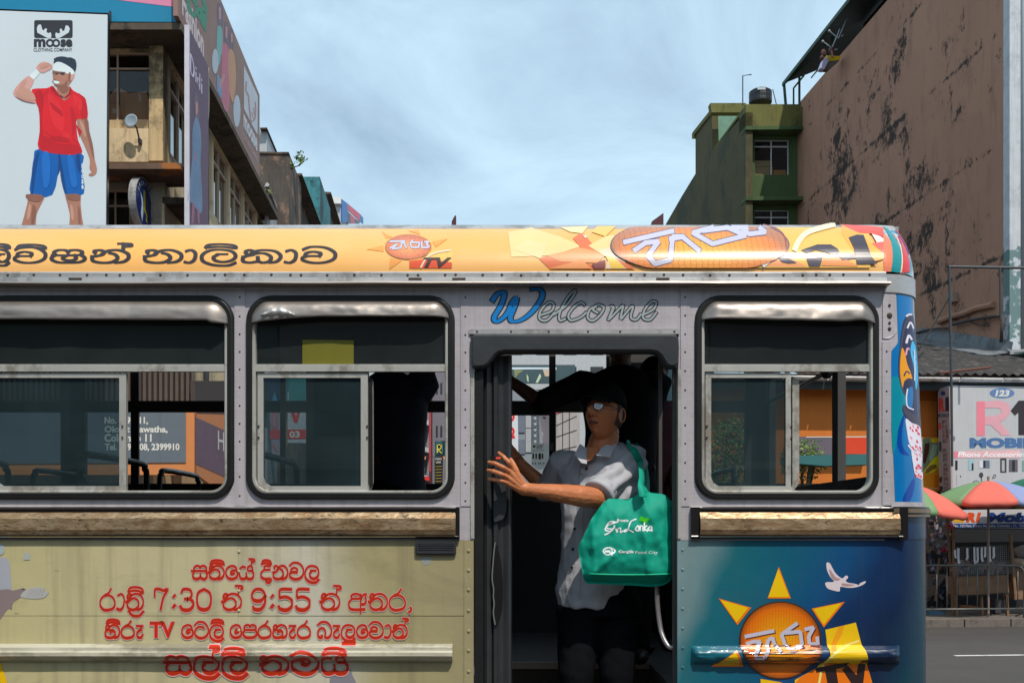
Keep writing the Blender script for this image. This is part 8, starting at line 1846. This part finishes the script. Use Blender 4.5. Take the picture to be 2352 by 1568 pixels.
# sock display
st = empty('sock_stall', at(2260, 1420, 18.7), 'wire mesh display of white socks on a wooden table behind the barriers', 'market stall')
P10 = front(18.75); g = G()
x0, x1, y0, y1 = 335, 770, 575, 795
for i in range(30): x = x0+(x1-x0)*i/29; g.tube([P10(*zH(x, y0-(x-x0)*.04)), P10(*zH(x, y1-(x-x0)*.03))], .0045, 4, caps=False)
for j in range(16): y = y0+(y1-y0)*j/15; g.tube([P10(*zH(x0, y)), P10(*zH(x1, y-17))], .0045, 4, caps=False)
g.build('wire_mesh', M('mesh_wire', (.28, .27, .25), .5, .5), st, kind='stuff')
g = G(); g.tube([P10(*zH(x0, y0), .02), P10(*zH(x1, y0-18), .02), P10(*zH(x1+3, y1-15), .02), P10(*zH(x0, y1), .02)], .014, 6, closed=True); g.build('mesh_frame', m_tube, st)
m_wood = M('weathered_wood', (.24, .14, .08), .85, var=.25, scale=8, streak=.3)
g = G(); g.obox((P10(*zH(320, 560))+P10(*zH(345, 1080)))/2 + Vector((0, -.05, 0)), V*.02, U*.02, Vector((0, 0, 1.05))); g.build('post', m_wood, st)
g = G(); g.tube([P10(*zH(740, 492), .06), P10(*zH(768, 960), .10)], .035, 6); g.build('post', m_wood, st)
g = G(); g.slab(front(18.5), [zh([(375,800),(735,785),(745,920),(385,930)])], .5); g.build('tabletop_board', m_wood, st)
for x in (355, 540, 725): g = G(); g.slab(front(18.6), [zh([(x,930),(x+14,930),(x+22,1100),(x+6,1100)])], .06); g.build('leg', m_wood, st)
g = G(); g.tube([front(18.45)(*zH(390, 940)), front(18.45)(*zH(745, 912))], .01, 6); g.build('rail', m_tube, st)
SL_ = ['long white sock, second from the left on the wire mesh', 'short white sock hanging alone, third from the left on the wire mesh', 'longest white sock, left one of the middle cluster on the wire mesh', 'long white sock right beside the longest one on the wire mesh',
  'white sock in the centre of the right-hand cluster on the wire mesh', 'short white sock between two longer ones on the wire mesh', 'long white sock, second from the right on the wire mesh', 'short white sock, rightmost on the wire mesh', 'smallest white sock at the left edge of the wire mesh']
m_sock = M('white_cotton', (.82, .81, .86), .9, var=.1)
for i, (x, y, l) in enumerate(((375,590,115),(440,588,88),(492,580,125),(515,582,118),(545,580,110),(570,578,80),(602,575,115),(632,580,85),(352,600,60))):
    g = G(); p0 = front(18.68)(*zH(x, y)); sc_ = 1/1.9364/1.6327/2287*18.68
    pp = [p0, p0 + Vector((0, 0, -l*.55*sc_)), p0 + Vector((.004, 0, -l*.8*sc_)), p0 + Vector((-.02 if i % 2 else .02, 0, -l*sc_))]
    g.tube(cat(pp, 4), [(.042, .016)]*13, 8); o = g.build('sock', m_sock, smooth=True)
    tag(o, SL_[i], 'sock', 'white socks hung on the wire mesh')
rnd = random.Random(5); g = G(); pk = [ink(150,140,140), ink(90,85,85), ink(170,120,120), ink(60,70,95), ink(120,115,105)]
for i in range(110):
    x = rnd.uniform(345, 745); y = rnd.uniform(690, 775); p = front(18.8)(*zH(x, y)); a_ = Matrix.Rotation(rnd.uniform(-.8, .8), 3, 'Y')
    g.obox(p, a_ @ Vector((.05, 0, 0)), Vector((0, .02, .01)), a_ @ Vector((0, 0, .03)), rnd.randint(0, 4))
tag(g.build('packets', pk), 'jumble of small packets behind the wire mesh under the socks', 'packets', kind='stuff')
# dark stall with hanging goods, left of the socks
g = G(); g.slab(front(20.6), [zh([(60,330),(320,330),(320,1120),(60,1120)])], .05); hs = tag(g.build('dark_stall', M('near_black_backing', (.015, .014, .014), .9)), 'dark market stall hung with small caps and cloths, beside the rear of the bus', 'market stall')  # flat near-black sheet behind the hung goods
g = G(); g.slab(front(20.5), [zh([(330,450),(1500,455),(1500,1125),(330,1125)])], .05); g.build('stall_shade_sheet', m_wdark, sh)  # near-black sheet standing for the shade behind the stalls
gd = [ink(120,110,125), ink(150,40,60), ink(60,50,55), ink(170,80,40), ink(205,60,110), ink(90,90,100)]
gq = G(); rq = random.Random(8); gq_m = [ink(95,88,100), ink(70,40,48), ink(48,44,50), ink(110,80,60), ink(50,60,80), ink(130,125,135)]
for i in range(90):
    x, y = rq.uniform(150, 312), rq.uniform(350, 760) if i < 60 else rq.uniform(760, 1060); p = front(19.9)(*zH(x, y)); k = 1/1.9364/1.6327/2287*19.9; w_ = rq.uniform(5, 13)*k; h_ = rq.uniform(8, 22)*k
    gq.obox(p, (w_, .02*rq.random(), w_*rq.uniform(-.3, .3)), (0, .03, 0), (w_*rq.uniform(-.3, .3), 0, h_), rq.choice((0, 1, 2, 2, 2, 3, 4, 5)))
tag(gq.build('hung_wares', gq_m), 'mass of small dark wares hung in rows inside the dark stall', 'wares', kind='stuff')
hangs = [(175,400,18,22,2,'small grey cloth hanging high in the dark stall'), (212,490,16,20,5,'grey cap hanging in the dark stall'), (245,508,20,20,0,'pale lilac cap hanging beside the stall pole'), (192,535,20,20,0,'pale cap hanging left in the dark stall'), (230,575,22,20,0,'pale folded cloth low in the dark stall'), (285,550,20,22,0,'pale cap closest to the stall pole'), (270,595,28,22,1,'crimson cap below the pale ones'), (295,420,20,20,1,'red cap at the top of the stall pole'), (322,430,14,28,4,'bright pink ribbon dangling by the stall pole'), (325,365,18,28,3,'orange bag hanging under the small umbrella'), (192,740,16,18,0,'pale bundle low in the dark stall'), (330,520,14,50,2,'dark scarf hanging behind the stall pole')]
for x, y, rx, ry, c, lab in hangs:
    g = G(); p = front(19.6)(*zH(x, y)); k = 1/1.9364/1.6327/2287*19.6
    bm = bmesh.new(); bmesh.ops.create_icosphere(bm, subdivisions=2, radius=1)
    for v in bm.verts: q = v.co*(1+.35*noise.noise(v.co*2+Vector((x, y, 0)))); v.co = p + Vector((q.x*rx*k, q.y*.07, q.z*ry*k - .3*rx*k*abs(q.x)))
    g.add([v.co.copy() for v in bm.verts], [[v.index for v in f.verts] for f in bm.faces]); bm.free(); tag(g.build('hanging_goods', gd[c], smooth=True), lab, 'cloth')
g = G(); g.tube([front(19.2)(*zH(292, 330)), front(18.9)(*zH(322, 760)), front(18.9)(*zH(335, 1120))], .028, 8); tag(g.build('stall_pole', m_wood), 'rough wooden pole between the dark stall and the sock display', 'pole')
g = G(); g.tube([front(19.2)(*zH(238, 660)), front(19.2)(*zH(208, 970))], .02, 6); tag(g.build('broom_handle', m_wood), 'thin wooden stick leaning inside the dark stall', 'stick')
# sacks at the right edge
for (x, y, rx, ry, m, lab) in ((850,615,60,48,ink(150,150,150),'grey plastic sack on top of the pile at the right edge'), (830,695,62,38,ink(185,170,150),'cream sack with a blue stripe at the right edge')):
    g = G(); p = front(18.9)(*zH(x, y)); k = 1/1.9364/1.6327/2287*18.9; bm = bmesh.new(); bmesh.ops.create_icosphere(bm, subdivisions=3, radius=1)
    for v in bm.verts: q = v.co*(1+.22*noise.noise(v.co*2.5+Vector((x, 0, 0)))+.08*noise.noise(v.co*8)); v.co = p + Vector((q.x*rx*k, q.y*.28, q.z*ry*k))
    g.add([v.co.copy() for v in bm.verts], [[v.index for v in f.verts] for f in bm.faces]); bm.free(); o = tag(g.build('sack', m, smooth=True), lab, 'sack')
    if y > 650: g = G(); g.tube([p + Vector((.02+.01*math.cos(q), -.27*abs(math.cos(q))-.03, ry*k*math.sin(q)*.98)) for q in [(-1.3+2.6*i/10) for i in range(11)]], .05, 6); g.build('stripe', ink(60, 130, 150), o)
g = G(); g.slab(front(18.8), [zh([(770,735),(1100,735),(1100,800),(775,800)])], .6); g.slab(front(18.8), [zh([(800,800),(1100,800),(1100,960),(800,960)])], .5); tag(g.build('goods_table', m_wood), 'low wooden table carrying the sacks at the right edge', 'table')
# clutter under the stall
for x0, y0, x1, y1, lab, c in ((150,1100,280,1145,'flat black crate on the pavement under the dark stall',BK), (165,1045,270,1075,'blue-grey plastic bag behind the left barrier',ink(80,110,130)), (450,1010,540,1032,'plank lying under the sock stall, above the others',ink(150,95,60)), (470,1072,640,1085,'long low plank under the sock stall',ink(120,75,45)), (380,1100,430,1130,'stained board propped by the barrier foot',ink(90,65,50)), (640,960,720,1060,'grey sheet leaning under the sock stall',ink(60,60,65))):
    g = G(); g.slab(front(18.9), [zh([(x0,y0),(x1,y0+4),(x1-6,y1),(x0+5,y1)])], .35); tag(g.build('market_clutter', c), lab, 'clutter')
# crowd-control barriers
m_bar = M('galvanised_barrier', (.16, .16, .155), .45, .5, var=.15, dirt=(.10, .06, .04), damt=.5, dscale=6)
def barrier(sx, label):
    e_ = empty('barrier', W3(sx+1.1, 18.15, .13), label, 'barrier', 'steel crowd barriers along the kerb')
    P_ = lambda a_, z: W3(sx+a_, 18.15, .13+z); Ln = 2.25
    g = G(); g.tube(cat([P_(0, .0), P_(0, .5), P_(0, .82), P_(.04, .93), P_(.14, .985), P_(.4, 1.0), P_(Ln/2, 1.0), P_(Ln-.4, 1.0), P_(Ln-.14, .985), P_(Ln-.04, .93), P_(Ln, .82), P_(Ln, .5), P_(Ln, 0)], 4), .021, 10); g.build('outer_frame', m_bar, e_, smooth=True)
    g = G(); g.tube([P_(0, .17), P_(Ln, .17)], .017, 8); g.build('bottom_rail', m_bar, e_, smooth=True)
    for k in range(11): g = G(); x = .2*(k+.62); g.tube([P_(x, .17), P_(x, 1.0)], .011, 8); g.build('bar', m_bar, e_, smooth=True)
    for x in (0, Ln): g = G(); g.tube([P_(x, .01) - U*.28, P_(x, .06) - U*.1, P_(x, .12), P_(x, .06) + U*.1, P_(x, .01) + U*.28], .014, 6); g.build('foot', m_bar, e_)
xb = (zH(450, 0)[0]-CX)/F*18.15*(1) ; sx1 = at(zH(450, 0)[0], HY, 18.9).x
sA = at(zH(448, 0)[0], HY, 18.95).x
barrier(sA-2.25+.05, 'steel crowd barrier whose left end is hidden by the rear of the bus')
barrier(sA+.24, 'steel crowd barrier in front of the wire mesh sock display')
barrier(sA+.24+2.45, 'steel crowd barrier beyond the right edge, next to the one before the socks')
barrier(sA-2.25*2-.1, 'steel crowd barrier standing behind the bus')
# fins on the bus roof
for x0, y0, x1, yt, Y in ((1036, 513, 1047, 494, YB+1.0), (1493, 510, 1524, 489, YB+1.2)):
    g = G(); g.slab(Pl((0, Y, 0), (0, -1, 0)), [[(x0, 540), (x0+ (x1-x0)*.15, 508), (x1-3, yt+2), (x1, yt), (x1, 540)]], .04); g.build('roof_fin', ink(70, 35, 40), bus)
